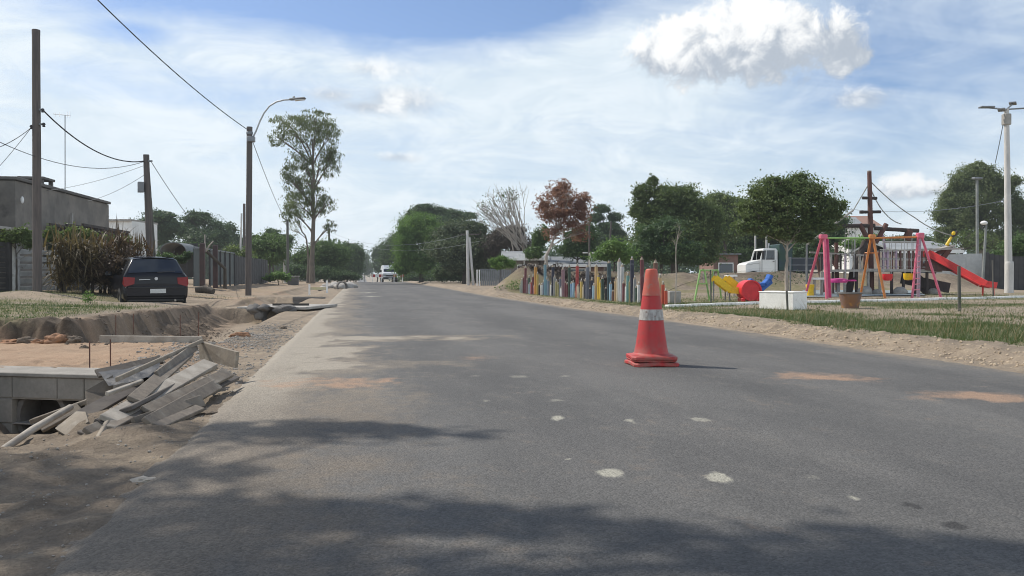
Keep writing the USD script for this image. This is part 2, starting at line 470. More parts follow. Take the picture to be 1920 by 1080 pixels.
    zr = zr + (n3 - 0.5) * 0.12 * sm(q, 0.02, 0.25) * (1 - sm(q, 0.9, 1.5)) + (n2 - 0.5) * 0.07 * sm(q, 0.1, 0.4) * (1 - sm(q, 1.2, 2.0)) + (n2 - 0.5) * 0.03 * sm(q, 0, 1)
    d1, t1 = seg_dist(X, Y, (10.5, 42.5), (30, 40))
    zr = zr + (0.92 + 0.4 * (berm_n - 0.5)) * np.exp(-(d1 / 1.5) ** 2 * 0.8)
    d2, _ = seg_dist(X, Y, (7.7, 38.6), (8.6, 40.0))
    m2 = np.exp(-(d2 / 1.25) ** 2) * (1.15 + 0.8 * (berm_n - 0.5))
    d3, _ = seg_dist(X, Y, (6.0, 37.8), (8.0, 38.4))
    zr = zr + np.maximum(m2, 0.35 * np.exp(-(d3 / 0.8) ** 2)) * sm(q, 0.0, 1.2)
    zr = zr + 0.15 * sm(q, 20, 60)
    mid = -0.035
    zroad = np.full_like(X, mid)
    wl = sm(X + (n3 - 0.5) * 0.25 + (n2 - 0.5) * 0.55 + (fbm2(X, Y, 0.8, 77) - 0.5) * 0.5, LEFT_EDGE - 0.06, LEFT_EDGE + 0.26)
    z = zl * (1 - wl) + zroad * wl
    wr = sm(q + (n3 - 0.5) * 0.12 + (n2 - 0.5) * 0.14, -0.25, 0.14)
    z = np.where(X > 2, zroad * (1 - wr) + zr * wr, z)
    z = z + profile(Y)
    # masks
    grass = 0.75 * sm(-X, 4.0, 4.6) * sm(n1 + 0.35 * (n2 - 0.5), 0.36, 0.60) * sm(Dp, 10, 12.5) * np.where(Dp > 27, 0.45, 1) * (1 - cut)
    grass = np.maximum(grass, sm(-X, 3.0, 3.6) * (1 - face) * 0.35 * sm(n2, 0.45, 0.6) * sm(Dp, 22, 24) * (X < -2.8))
    grass = np.where(X > 2, sm(q + (n1 - 0.5) * 1.6 + (n2 - 0.5) * 0.9, 0.8, 1.35) * (0.10 + 0.90 * sm(n1 + 0.5 * (n2 - 0.5) + 0.22 * np.exp(-((q - 2.2) / 1.3) ** 2), 0.44, 0.62)), grass)
    grass = np.where((X > 2) & (Dp > 44) & (q < 9), grass * 0.25 * (1 - np.exp(-((Y - 62) / 14) ** 2)), grass)
    grass = np.where(X > 2, grass * (1 - 0.75 * np.clip(m2, 0, 1)) * (1 - 0.7 * np.exp(-(d1 / 1.7) ** 2)), grass)
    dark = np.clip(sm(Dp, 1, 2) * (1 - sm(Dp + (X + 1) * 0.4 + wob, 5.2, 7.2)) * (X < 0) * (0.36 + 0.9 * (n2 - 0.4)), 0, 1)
    dark = np.maximum(dark, 1.0 * np.exp(-((Dp - 11.5) / 0.34) ** 4) * (X < -3.1) * sm(n2 + 0.6 * (n3 - 0.5), 0.22, 0.5))
    dark = np.maximum(dark, 0.45 * sm(Dp, 11.5, 12.5) * (1 - sm(Dp, 20, 23)) * sm(-X, 3.4, 3.6) * (1 - sm(-X, 4.3, 5.5)) * sm(n2, 0.3, 0.6))
    dark = np.maximum(dark, face * np.clip(0.35 + 0.65 * sm(gr, 0.58, 0.40), 0, 1) * 0.9)  # darker in the hollows of the grooves
    dark = np.where(X > 2, np.clip((0.7 * m2 + np.exp(-(d1 / 1.9) ** 2)) * (0.35 + 0.6 * sm(berm_n + 0.4 * (n2 - 0.5), 0.35, 0.6)), 0, 1), dark)
    orange = np.clip(cut * (0.45 + 1.1 * (n1 - 0.5)) + 0.7 * np.exp(-((Dp - 11.6) / 0.45) ** 2) * (X < -2.9) * sm(n1, 0.4, 0.6) + face * 0.30 + 0.40 * sm(-X, 2.5, 3.5) * sm(Dp, 22, 30) * sm(n1, 0.35, 0.65), 0, 1) * (X < 2)
    gravel = sm(-X, 0.85, 1.3) * (1 - sm(-X, 2.0, 2.6)) * sm(Dp, 6.2, 7.5) * (1 - sm(Dp, 12, 17)) * sm(n2, 0.3, 0.55)
    dark = np.maximum(dark, 0.42 * gravel)
    return z, np.stack([grass, dark, orange], -1), gravel


def zg(x, y):
    return float(land(np.array([[x]]), np.array([[y]]))[0][0, 0])


def onland(u, v, it=25):
    """The point of the ground seen at a pixel."""
    r = ray(u, v)
    t = np.linspace(2.0, 160, 4000)
    p = EYE + r * t[:, None]
    z = land(p[None, :, 0], p[None, :, 1])[0][0]
    i = int(np.argmax(p[:, 2] < z))
    return p[i]


def grid(xs, ys):
    X, Y = np.meshgrid(xs, ys, indexing='xy')
    nx, ny = len(xs), len(ys)
    i, j = np.meshgrid(np.arange(ny - 1), np.arange(nx - 1), indexing='ij')
    a = (i * nx + j).ravel()
    f = np.vstack([np.stack([a, a + 1, a + nx + 1], 1), np.stack([a, a + nx + 1, a + nx], 1)])
    return X, Y, f


def lines(*spans):
    out = [np.arange(a, b, s) for a, b, s in spans]
    return np.concatenate(out + [[spans[-1][1]]])


def masked(path, v, f, mat, masks, smooth=True):
    m = usdkit.mesh(stage, path, (v, f), mat, smooth=smooth)
    for name, val in masks.items():
        UsdGeom.PrimvarsAPI(m).CreatePrimvar(name, Sdf.ValueTypeNames.Color3fArray, 'vertex').Set(Vt.Vec3fArray.FromNumpy(np.asarray(val, np.float32)))
    return m


def ground_material():
    g = G()
    p = g('geometry')
    mask = g('attribute', attribute='mask')
    r, gg, b = (g('separate_color', out=o, color=mask) for o in 'rgb')
    big = g('noise_texture', vector=p, scale=0.8, detail=6.0, roughness=0.62)
    mid = g('noise_texture', vector=p, scale=5.0, detail=6.0, roughness=0.65)
    fine = g('noise_texture', vector=p, scale=60.0, detail=4.0, roughness=0.7)
    sand = g.mix(g.ramp(big, 0.35, 0.65), (0.265, 0.212, 0.157), (0.195, 0.16, 0.122))
    sand = g.mix(g.ramp(mid, 0.45, 0.75), sand, (0.33, 0.27, 0.195))
    col = g.mix(g.m('multiply', b, 0.9), sand, g.mix(g.ramp(mid, 0.3, 0.7), (0.42, 0.285, 0.185), (0.34, 0.205, 0.125)))
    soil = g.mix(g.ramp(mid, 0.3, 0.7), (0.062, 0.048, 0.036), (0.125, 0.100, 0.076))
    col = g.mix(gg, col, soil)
    turf = g.mix(g.ramp(mid, 0.3, 0.7), (0.125, 0.125, 0.06), (0.21, 0.175, 0.10))
    col = g.mix(g.m('multiply', g.ramp(g.m('add', r, g.m('multiply', g.m('subtract', mid, 0.5), 0.9)), 0.15, 0.75), 0.85), col, turf)
    w = g.ramp(fine, 0.25, 0.75, 0.72, 1.28, 'linear')
    col = g.mix(1.0, col, g('combine_xyz', x=w, y=w, z=w), 'multiply')
    h = g.m('add', g.m('multiply', fine, 0.35), mid)
    return g.done('ground', surface=g('principled_bsdf', base_color=col, roughness=0.95, specular_ior_level=0.2, normal=g('bump', height=h, strength=1.0, distance=0.035)))


def road_material():
    g = G()
    p = g('geometry')
    mask = g('attribute', attribute='mask')
    r, gg, b = (g('separate_color', out=o, color=mask) for o in 'rgb')
    big = g('noise_texture', vector=g('mapping', vector=p, scale=(1.0, 0.25, 1.0)), scale=0.9, detail=6.0, roughness=0.6)
    mid = g('noise_texture', vector=p, scale=7.0, detail=6.0, roughness=0.65)
    stone = g('voronoi_texture', vector=p, scale=105.0, feature='f1')
    scol = g('voronoi_texture', out='color', vector=p, scale=105.0, feature='f1')
    tone = g('separate_color', out='r', color=scol)
    fine = g('noise_texture', vector=p, scale=180.0, detail=3.0, roughness=0.7)
    col = g.mix(g.ramp(big, 0.33, 0.67), (0.078, 0.076, 0.073), (0.112, 0.108, 0.102))
    col = g.mix(g.ramp(mid, 0.5, 0.85, 0.0, 0.35), col, (0.145, 0.14, 0.13))
    grit = g.m('multiply', g.m('subtract', g.m('add', g.m('multiply', mid, 0.7), g.m('multiply', fine, 0.3)), 0.5), 1.2)
    patch = g('noise_texture', vector=g('mapping', vector=p, scale=(1.0, 0.45, 1.0)), scale=2.6, detail=7.0, roughness=0.7)
    track = g('wave_texture', vector=p, wave_type='bands', bands_direction='x', scale=0.165, distortion=1.2, detail=2.0, detail_scale=0.6)
    col = g.mix(g.m('multiply', g.ramp(patch, 0.45, 0.75), 0.6), col, (0.135, 0.128, 0.117))
    col = g.mix(g.m('multiply', g.ramp(track, 0.35, 0.9), 0.28), col, (0.062, 0.061, 0.060))
    grit = g.m('add', grit, g.m('multiply', g.m('subtract', patch, 0.5), 0.9))
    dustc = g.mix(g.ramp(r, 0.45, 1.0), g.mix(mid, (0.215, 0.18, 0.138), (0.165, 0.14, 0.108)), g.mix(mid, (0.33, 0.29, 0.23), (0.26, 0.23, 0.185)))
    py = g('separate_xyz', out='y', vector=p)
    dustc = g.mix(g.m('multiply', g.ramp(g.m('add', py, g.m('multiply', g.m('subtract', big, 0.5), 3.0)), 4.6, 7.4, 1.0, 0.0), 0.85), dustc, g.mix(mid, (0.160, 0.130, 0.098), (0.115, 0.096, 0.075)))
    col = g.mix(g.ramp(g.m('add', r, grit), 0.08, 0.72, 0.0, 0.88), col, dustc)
    worn = g('separate_color', out='r', color=g('attribute', attribute='worn'))
    col = g.mix(g.ramp(g.m('add', worn, g.m('multiply', grit, 0.8)), 0.25, 0.75, 0.0, 0.85), col, g.mix(mid, (0.38, 0.36, 0.29), (0.27, 0.26, 0.22)))
    col = g.mix(g.ramp(g.m('add', gg, g.m('multiply', grit, 1.3)), 0.12, 1.0, 0.0, 0.8), col, (0.31, 0.20, 0.13))
    col = g.mix(g.ramp(g.m('add', b, g.m('multiply', grit, 0.6)), 0.3, 0.75, 0.0, 0.75), col, (0.022, 0.021, 0.021))
    w = g.m('multiply', g.ramp(tone, 0.0, 1.0, 0.76, 1.27, 'linear'), g.ramp(fine, 0.25, 0.75, 0.80, 1.2, 'linear'))
    col = g.mix(1.0, col, g('combine_xyz', x=w, y=w, z=w), 'multiply')
    h = g.m('add', g.m('multiply', stone, -0.55), g.m('multiply', fine, 0.5))
    return g.done('asphalt', surface=g('principled_bsdf', base_color=col, roughness=0.82, specular_ior_level=0.35, normal=g('bump', height=h, strength=1.0, distance=0.006)))


xs = lines((-900, -300, 60), (-300, -70, 15), (-70, -14, 1.4), (-14, -6, 0.16), (-6, -0.5, 0.045), (-0.5, 5.1, 0.5), (5.1, 8.8, 0.05), (8.8, 14, 0.15), (14, 34, 0.35), (34, 80, 2.0), (80, 300, 15), (300, 900, 60))
ys = lines((-60, 0, 6), (0, 1.5, 0.25), (1.5, 13, 0.05), (13, 26, 0.1), (26, 50, 0.25), (50, 130, 1.0), (130, 400, 9), (400, 1500, 50))
X, Y, F = grid(xs, ys)
Z, MASK, GRAVEL = land(X, Y)
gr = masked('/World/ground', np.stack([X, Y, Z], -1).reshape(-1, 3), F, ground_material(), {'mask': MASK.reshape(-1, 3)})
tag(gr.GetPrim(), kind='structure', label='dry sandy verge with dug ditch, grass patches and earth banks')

xs = lines((-1.0, 0.2, 0.03), (0.2, 6.4, 0.04))
ys = lines((0.5, 14, 0.04), (14, 40, 0.14), (40, 135, 0.8), (135, 400, 6), (400, 1400, 40))
X, Y, F = grid(xs, ys)
re = right_edge(Y)
rx = X.copy()
X = np.where(X > 4.8, 4.8 + (X - 4.8) * (re + 0.28 - 4.8) / (6.4 - 4.8), X)
n1, n2, n3 = fbm2(X, Y, 0.5, 31), fbm2(X, Y, 2.2, 32), fbm2(X * 3, Y * 0.6, 1.0, 33)
Dp, LT = X * math.sin(YAW) + Y * math.cos(YAW), X * math.cos(YAW) - Y * math.sin(YAW)
dust = 1.15 * (1 - sm(X + (n2 - 0.5) * 0.9 + (n1 - 0.5) * 0.5, LEFT_EDGE - 0.1, LEFT_EDGE + 0.75)) + 0.6 * (1 - sm(re - X + (n2 - 0.5) * 0.5, 0.0, 0.55))
dust = dust * np.interp(Dp, [3, 6, 7.5, 9, 30, 60], [0.6, 0.6, 0.65, 0.85, 1.0, 0.9])
dust = np.maximum(dust, 1.0 * (1 - sm(X + (n2 - 0.5) * 0.7 + (n1 - 0.5) * 0.5, -0.7, 0.05)) * (1 - sm(Dp, 7, 10)))
dust = np.maximum(dust, 0.55 * (1 - sm(X + (n2 - 0.5) * 1.2 + (n1 - 0.5) * 0.8, -0.5, np.interp(Dp, [2, 6, 9, 12], [1.1, 1.3, 0.9, 0.5])))) + 0.2 * (n3 - 0.45) * (Dp < 20)
sandy = np.zeros_like(X)
oil = np.zeros_like(X)
paint = np.zeros_like(X)


def mark(a, u, v, ru, rv, k, soft=0.85, rough=1.0, seed=0):
    """A worn patch, streak or spill on the asphalt."""
    c, far, nearp = onz(u, v), onz(u, v - rv), onz(u, v + rv)
    d = c @ FW - EYE @ FW
    rl, rd = ru / 1600 * d, max(0.02, abs((far - nearp) @ FW) / 2)
    lt, dp = c[0] * math.cos(YAW) - c[1] * math.sin(YAW), c[0] * math.sin(YAW) + c[1] * math.cos(YAW)
    m = (abs(LT - lt) < rl * 2.2) & (abs(Dp - dp) < rd * 2.2)
    r = np.hypot((LT[m] - lt) / rl, (Dp[m] - dp) / rd) + (fbm2(X[m], Y[m], 2.6 / max(0.25, min(rl, 1.2)), 50 + seed) - 0.5) * 2 * rough
    a[m] = np.maximum(a[m], k * (1 - sm(r, 1 - soft, 1 + soft * 0.4)))


for i, a in enumerate([(610, 662, 95, 26, 1.15), (600, 690, 130, 16, 1.0), (700, 634, 190, 5, 1.15), (860, 629, 120, 3, .5), (590, 642, 50, 16, 1.3), (760, 683, 170, 13, .42), (560, 730, 100, 14, .6), (640, 745, 150, 12, .4), (470, 905, 90, 40, .62), (560, 870, 130, 40, .45), (370, 960, 80, 40, .6),
                       (1046, 785, 17, 6, .85), (1180, 788, 17, 6, .85), (1312, 787, 18, 5, .55), (1149, 886, 28, 10, .95), (1349, 894, 24, 14, 1.0), (1530, 893, 26, 9, .42), (1525, 912, 30, 7, .42), (1602, 934, 15, 5, .75), (1040, 750, 32, 4, .55), (1150, 749, 18, 4, .4), (970, 706, 22, 4, .5), (895, 705, 18, 4, .4),
                       (1060, 705, 14, 4, .5), (912, 752, 14, 3, .5), (1385, 974, 9, 4, .7), (1207, 869, 24, 2, .5), (1066, 862, 6, 2, .7), (1755, 1025, 14, 5, .5), (1712, 1033, 12, 4, .5), (1203, 1041, 8, 4, .7), (1410, 858, 14, 3, .35), (990, 860, 24, 3, .3), (1745, 972, 10, 3, .5), (730, 612, 60, 2, .35), (690, 549, 26, 1.2, .6), (695, 556, 30, 1.2, .6), (690, 543, 20, 1.0, .5)]):
    mark(dust if i < 11 else paint, *a, seed=i)
for i, a in enumerate([(650, 718, 95, 12, .95), (560, 716, 90, 12, .7), (720, 712, 24, 8, .8), (890, 671, 34, 6, .55), (1545, 707, 95, 8, .95), (1500, 703, 40, 6, .9), (1625, 712, 60, 5, .5), (1830, 743, 120, 9, .9), (1890, 748, 60, 8, .95), (1740, 736, 60, 5, .6)]):
    mark(sandy, *a, soft=1.0, seed=60 + i)
for i, a in enumerate([(1710, 948, 22, 8, .9), (1795, 986, 32, 9, .9), (1610, 980, 16, 4, .6), (1082, 664, 30, 2, .3)]):
    mark(oil, *a, soft=0.5, rough=0.5, seed=80 + i)
Zr = profile(Y) + 0.004 * (n1 - 0.5) - 0.006 * sm(abs(X - 2.5), 2.5, 3.4) - 0.035 * sm(X, re + 0.1, re + 0.28) - 0.035 * (1 - sm(X, -1.0, -0.85))
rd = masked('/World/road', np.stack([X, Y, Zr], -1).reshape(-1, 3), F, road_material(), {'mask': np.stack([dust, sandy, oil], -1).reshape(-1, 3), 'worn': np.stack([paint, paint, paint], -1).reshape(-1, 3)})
tag(rd.GetPrim(), kind='structure', label='grey asphalt road with sand spills and worn paint patches')

# ------------------------------------------------------------------ the air
g = G()
HAZE = g.done('haze', volume=g('principled_volume', color=(0.93, 0.97, 1.0), density=0.00042, anisotropy=0.35))
hzb = solo('haze', 'thin summer haze over the whole place', 'haze', MB().box((20, 640, 11), (2200, 2000, 44)), HAZE, kind='stuff')

# ------------------------------------------------------------------ trees and plants
def unit(n, r):
    v = r.normal(size=(n, 3))
    return v / (np.linalg.norm(v, axis=1, keepdims=True) + 1e-9)


def leaf_quads(pos, size, r, aspect=2.0, droop=0.0, lift=None):
    """A pointed four-cornered leaf at each point."""
    n = len(pos)
    nor = unit(n, r) + (0.6 * lift if lift is not None else 0)
    nor /= np.linalg.norm(nor, axis=1, keepdims=True) + 1e-9
    t = unit(n, r) + np.array([0, 0, -droop])
    t -= (t * nor).sum(1, keepdims=True) * nor
    t /= np.linalg.norm(t, axis=1, keepdims=True) + 1e-9
    s = np.cross(nor, t)
    L = size * r.uniform(0.6, 1.35, (n, 1))
    W = L / aspect
    v = np.stack([pos - t * L / 2, pos + s * W / 2 + nor * L * 0.06, pos + t * L / 2, pos - s * W / 2 + nor * L * 0.06], 1).reshape(-1, 3)
    b = np.arange(n)[:, None] * 4
    return v, np.vstack([b + [0, 1, 2], b + [0, 2, 3]])


def crown_points(lobes, n, r, clumps=26, tight=0.16, inner=0.25):
    """Points gathered in clumps through the lobes (centre, radii)."""
    c = np.array([l[0] for l in lobes]); R = np.array([l[1] for l in lobes])
    w = (R[:, 0] * R[:, 2]); w = w / w.sum()
    pts, outs = [], []
    for k in range(len(lobes)):
        m = max(10, int(n * w[k]))
        kc = max(6, int(clumps * (0.6 + 0.8 * w[k] * len(lobes) / 2)))
        d = unit(kc, r)
        rad = r.uniform(0.55, 0.98, (kc, 1)) ** 0.7
        cc = d * rad
        which = r.integers(0, kc, m)
        sig = tight * r.uniform(0.6, 1.5, kc)
        p = cc[which] + r.normal(size=(m, 3)) * sig[which][:, None] * [1, 1, 0.75]
        deep = r.random(m) < inner
        p[deep] = unit(deep.sum(), r) * r.random((deep.sum(), 1)) ** 0.4 * 0.85
        pts.append(c[k] + p * R[k]); outs.append(p)
    return np.vstack(pts), np.vstack(outs)


def curve(a, b, sag, n=6, seed=None):
    a, b = np.asarray(a, float), np.asarray(b, float)
    t = np.linspace(0, 1, n)[:, None]
    p = a + (b - a) * t + np.array([0, 0, -1.0]) * sag * 4 * t * (1 - t)
    if seed is not None:
        q = np.random.default_rng(seed)
        w = np.linalg.norm(b - a) * 0.04
        p[1:-1] += q.normal(size=(n - 2, 3)) * w
    return p


def limb(mb, a, b, r0, r1, r, bow=0.15, n=6, sides=6):
    """A branch that leaves upwards and bends out."""
    a, b = np.asarray(a, float), np.asarray(b, float)
    L = np.linalg.norm(b - a)
    mid = (a + b) / 2 + np.array([0, 0, bow * L]) + r.normal(size=3) * L * 0.05
    t = np.linspace(0, 1, n)[:, None]
    p = a * (1 - t) ** 2 + mid * 2 * t * (1 - t) + b * t ** 2
    mb.tube(p, np.linspace(r0, r1, n), sides)
    return p


SEED = [100]


def tree(name, label, d, base, lobes, leaf, size, bark='bark', r0=0.18, top=None, trunk=None, cover=5.5, cap=46000, clumps=46, tight=0.20, inner=0.2, aspect=1.8, droop=0.0, group=None, cat='tree', twigs=0, depth=0.9, buried=0.15, core=None):
    """A tree d metres away: lobes of the crown as (u, v, ru, rv, extra depth), its foot below pixel column base."""
    SEED[0] += 1
    r = np.random.default_rng(SEED[0])
    k = d / 1600
    size = size * 0.66
    r0 = r0 * 0.75
    L = []
    for l in lobes:
        dd = l[4] if len(l) > 4 else r.uniform(-0.4, 0.4) * l[2] * k
        L.append((at(l[0], l[1], d + dd), np.array([l[2] * k, l[2] * k * depth, l[3] * k])))
    f = at(base, 514, d)
    foot = np.array([f[0], f[1], zg(f[0], f[1]) - buried])
    t = thing(name, label, cat, foot, group)
    tm = MB()
    if trunk:
        path = np.array([foot] + [at(u, v, d) for u, v in trunk])
    else:
        c = np.mean([l[0] for l in L], 0)
        tz = top if top is not None else c[2]
        path = np.array([foot, foot * 0.6 + np.array([c[0], c[1], tz]) * 0.4 + [0.03, 0, 0], [c[0], c[1], tz]])
        path[1, 2] = foot[2] + (tz - foot[2]) * 0.5
    tt = np.linspace(0, 1, len(path)); q = np.linspace(0, 1, 12)
    P = np.stack([np.interp(q, tt, path[:, i]) for i in range(3)], 1)
    P[1:-1] += r.normal(size=(10, 3)) * r0 * 0.12
    tm.tube(P, r0 * (1 - 0.72 * q) * (1 + 0.25 * np.exp(-q * 14)), 9)
    bm = MB()
    for c, R in L:
        below = P[(P[:, 2] < c[2] + 0.2 * R[2])]
        s = below[int(len(below) * 0.75)] if len(below) else P[len(P) // 2]
        pth = limb(bm, s, c + r.normal(size=3) * R * 0.25, r0 * 0.38, r0 * 0.10, r)
        for _ in range(4):
            o = unit(1, r)[0]; o[2] = abs(o[2]) * 0.8
            limb(bm, pth[r.integers(2, 5)], c + o * R * 0.85, r0 * 0.15, r0 * 0.04, r, 0.08, 5, 4)
        for _ in range(twigs):
            o = unit(1, r)[0]; o[2] = abs(o[2])
            limb(bm, pth[r.integers(3, 6)], c + o * R * r.uniform(0.7, 1.05), r0 * 0.07, r0 * 0.02, r, 0.08, 5, 3)
    part(t, 'trunk', tm, M[bark], True)
    part(t, 'branches', bm, M[bark], True)
    area = sum(math.pi * R[0] * R[2] for _, R in L)
    n = int(min(cap, cover * area / (size * size / aspect)))
    pts, outs = crown_points(L, n, r, clumps, tight, inner)
    keep = pts[:, 2] > foot[2] + buried + 0.02
    v, fc = leaf_quads(pts[keep], size, r, aspect, droop, outs[keep])
    core = (cover > 5) if core is None else core
    if core:                                                              # the close inner foliage: loose facets, each its own leaf clump
        cv = [v]; cf = [fc]; cn = len(v)
        ic = trimesh.creation.icosphere(3, 1.0)
        ks = 0.86 if core is True else core
        for c, R in L:
            R = R * ks
            nn = meshkit.fbm(ic.vertices * 2.2 + r.uniform(0, 50, 3), 3, 3)
            q3 = (ic.vertices * (0.38 + 0.78 * nn)[:, None]) * R + c
            tri = q3[ic.faces]; m3 = tri.mean(1, keepdims=True)
            tri = m3 + (tri - m3) * r.uniform(0.9, 1.5, (len(tri), 1, 1)) + r.normal(size=(len(tri), 3, 3)) * 0.06 * R.mean()
            tri[..., 2] = np.maximum(tri[..., 2], foot[2] + buried + 0.05)
            cv.append(tri.reshape(-1, 3)); cf.append(np.arange(3 * len(tri)).reshape(-1, 3) + cn); cn += 3 * len(tri)
        v, fc = np.vstack(cv), np.vstack(cf)
    part(t, 'crown', (v, fc), M[leaf])
    return t


M['leaf_dark'] = leaf_mat('leaf_dark', (0.063, 0.109, 0.044), (0.133, 0.202, 0.079), trans=0.3)
M['leaf_mid'] = leaf_mat('leaf_mid', (0.083, 0.140, 0.046), (0.175, 0.253, 0.085), trans=0.35)
M['leaf_olive'] = leaf_mat('leaf_olive', (0.097, 0.138, 0.049), (0.205, 0.247, 0.089), (0.274, 0.221, 0.115), trans=0.35)
M['leaf_bright'] = leaf_mat('leaf_bright', (0.115, 0.203, 0.056), (0.224, 0.328, 0.094), trans=0.4)
M['leaf_grey'] = leaf_mat('leaf_grey', (0.091, 0.120, 0.069), (0.166, 0.196, 0.116), (0.199, 0.174, 0.132), trans=0.25)
M['leaf_pine'] = leaf_mat('leaf_pine', (0.057, 0.098, 0.049), (0.121, 0.174, 0.084), trans=0.25)
M['leaf_euc'] = leaf_mat('leaf_eucalypt', (0.112, 0.146, 0.064), (0.225, 0.263, 0.115), (0.244, 0.206, 0.104), trans=0.35)
M['leaf_red'] = leaf_mat('leaf_red', (0.250, 0.130, 0.102), (0.340, 0.190, 0.150), (0.260, 0.200, 0.160), trans=0.42)
M['leaf_dead'] = leaf_mat('leaf_dead', (0.100, 0.085, 0.075), (0.160, 0.140, 0.125), trans=0.2)
M['leaf_far'] = leaf_mat('leaf_far', (0.067, 0.113, 0.059), (0.134, 0.192, 0.090), trans=0.2, scale=0.12)
M['leaf_dry'] = leaf_mat('leaf_dry', (0.140, 0.105, 0.055), (0.220, 0.170, 0.090), (0.100, 0.120, 0.045), trans=0.3, scale=1.5)
M['leaf_rust'] = leaf_mat('leaf_rust', (0.085, 0.055, 0.035), (0.150, 0.100, 0.060), (0.070, 0.075, 0.035), trans=0.3, scale=1.5)
M['blade'] = leaf_mat('grass_blade', (0.070, 0.105, 0.035), (0.125, 0.155, 0.055), (0.22, 0.19, 0.10), trans=0.3, scale=0.8)

# the tall eucalypt by the left verge
tree('eucalyptus_tree', 'tall slender eucalyptus with airy hanging crown on the left verge', 80, 585,
     [(540, 232, 34, 20), (588, 222, 36, 18), (570, 250, 50, 28), (615, 262, 24, 40), (520, 262, 18, 14), (600, 310, 30, 30), (625, 300, 14, 34), (560, 300, 26, 24), (548, 345, 20, 30), (560, 390, 28, 32), (590, 380, 24, 30), (535, 325, 10, 14), (612, 385, 16, 20), (545, 400, 16, 26), (575, 345, 30, 20), (618, 425, 12, 14)],
     'leaf_euc', 0.36, 'bark', 0.34, trunk=[(586, 470), (587, 400), (588, 330), (585, 260)], cover=4.2, clumps=30, tight=0.15, inner=0.12, aspect=3.0, droop=1.6)
tree('eucalyptus_sapling', 'thin leaning second stem beside the foot of the tall eucalyptus', 81, 577,
     [(560, 415, 16, 20), (545, 380, 14, 20), (550, 432, 18, 14)], 'leaf_euc', 0.32, 'bark', 0.17, trunk=[(578, 480), (574, 445), (558, 420)], cover=0.8, clumps=14, aspect=3.0, droop=1.4)

# left background
tree('pine_tree', 'dark rounded pine behind the short double pole on the left', 95, 285, [(262, 432, 40, 22), (300, 408, 34, 16), (318, 425, 24, 18), (285, 440, 50, 24), (235, 430, 18, 12)], 'leaf_pine', 0.34, 'bark_dark', 0.3, group=None, clumps=34)
tree('pine_tree', 'dark flat-topped pine rising right of the short double pole', 100, 375, [(372, 410, 36, 14), (350, 432, 30, 20), (405, 428, 22, 18), (385, 450, 50, 26), (418, 445, 14, 18)], 'leaf_pine', 0.34, 'bark_dark', 0.3, clumps=34)
tree('pine_tree', 'small blue-green pine seen just left of the lamp pole', 110, 436, [(432, 430, 13, 14), (440, 452, 22, 20), (428, 470, 28, 20)], 'leaf_pine', 0.36, 'bark_dark', 0.22)
tree('broadleaf_tree', 'light green spreading tree right of the lamp pole behind the dark palings', 72, 505, [(505, 448, 24, 12), (490, 462, 28, 18), (520, 462, 26, 18), (505, 478, 40, 20)], 'leaf_mid', 0.26, 'bark_dark', 0.16)
tree('broadleaf_tree', 'dark tree with pointed top behind the light green tree', 96, 512, [(510, 440, 18, 14), (535, 450, 20, 14), (480, 450, 16, 12), (515, 470, 40, 24)], 'leaf_dark', 0.3, 'bark_dark', 0.2)
tree('broadleaf_tree', 'olive low tree between the lamp pole and the grey shed', 60, 440, [(440, 478, 24, 18), (425, 488, 22, 14), (458, 482, 18, 16)], 'leaf_olive', 0.24, 'bark_dark', 0.13)
tree('broadleaf_tree', 'green bushy tree right behind the eucalyptus trunk', 95, 610, [(605, 470, 30, 22), (632, 482, 28, 26), (600, 498, 34, 20), (570, 490, 26, 26)], 'leaf_mid', 0.3, 'bark_dark', 0.2)
tree('broadleaf_tree', 'dark tree at the left roadside where the road meets the trees', 128, 650, [(650, 468, 22, 16), (672, 482, 16, 22), (640, 490, 28, 24), (660, 505, 24, 16)], 'leaf_dark', 0.36, 'bark_dark', 0.22)
tree('broadleaf_tree', 'rounded far tree left of the gap above the road', 190, 668, [(664, 464, 13, 10), (668, 480, 16, 18), (655, 490, 20, 22), (672, 502, 14, 16)], 'leaf_far', 0.5, 'bark_dark', 0.25)
tree('broadleaf_tree', 'farthest dark tree closing the road in the gap', 330, 684, [(684, 487, 12, 16), (690, 505, 14, 14), (676, 503, 12, 14)], 'leaf_far', 0.7, 'bark_dark', 0.3)
tree('shrub', 'sprawling light green shrub before the dark palings left of the eucalyptus', 62, 522, [(520, 517, 20, 9), (535, 520, 14, 8), (505, 522, 14, 6)], 'leaf_bright', 0.22, 'bark_dark', 0.05, cat='shrub')

# right background
tree('broadleaf_tree', 'dark far tree right of the gap, behind the white van', 200, 706, [(706, 478, 13, 14), (716, 470, 16, 14), (712, 496, 18, 20)], 'leaf_far', 0.5, 'bark_dark', 0.25)
tree('broadleaf_tree', 'tall dark tree standing directly above the white van', 142, 735, [(748, 448, 18, 16), (738, 462, 26, 18), (735, 485, 30, 24), (762, 420, 16, 18)], 'leaf_dark', 0.4, 'bark_dark', 0.28)
tree('broadleaf_tree', 'dark crowns showing over the willow and the grey bushy tree', 110, 820, [(795, 392, 26, 12), (782, 402, 26, 14), (822, 398, 26, 12), (848, 402, 30, 10), (876, 405, 22, 8), (830, 420, 60, 20)], 'leaf_pine', 0.34, 'bark_dark', 0.3)
tree('willow_tree', 'bright green willow-like tree overhanging the right roadside', 84, 790, [(790, 418, 36, 20), (765, 440, 26, 24), (805, 440, 32, 30), (765, 475, 30, 30), (790, 490, 34, 26), (755, 500, 22, 20), (812, 470, 24, 30)], 'leaf_bright', 0.30, 'bark_dark', 0.3, aspect=3.0, droop=1.2, clumps=40)
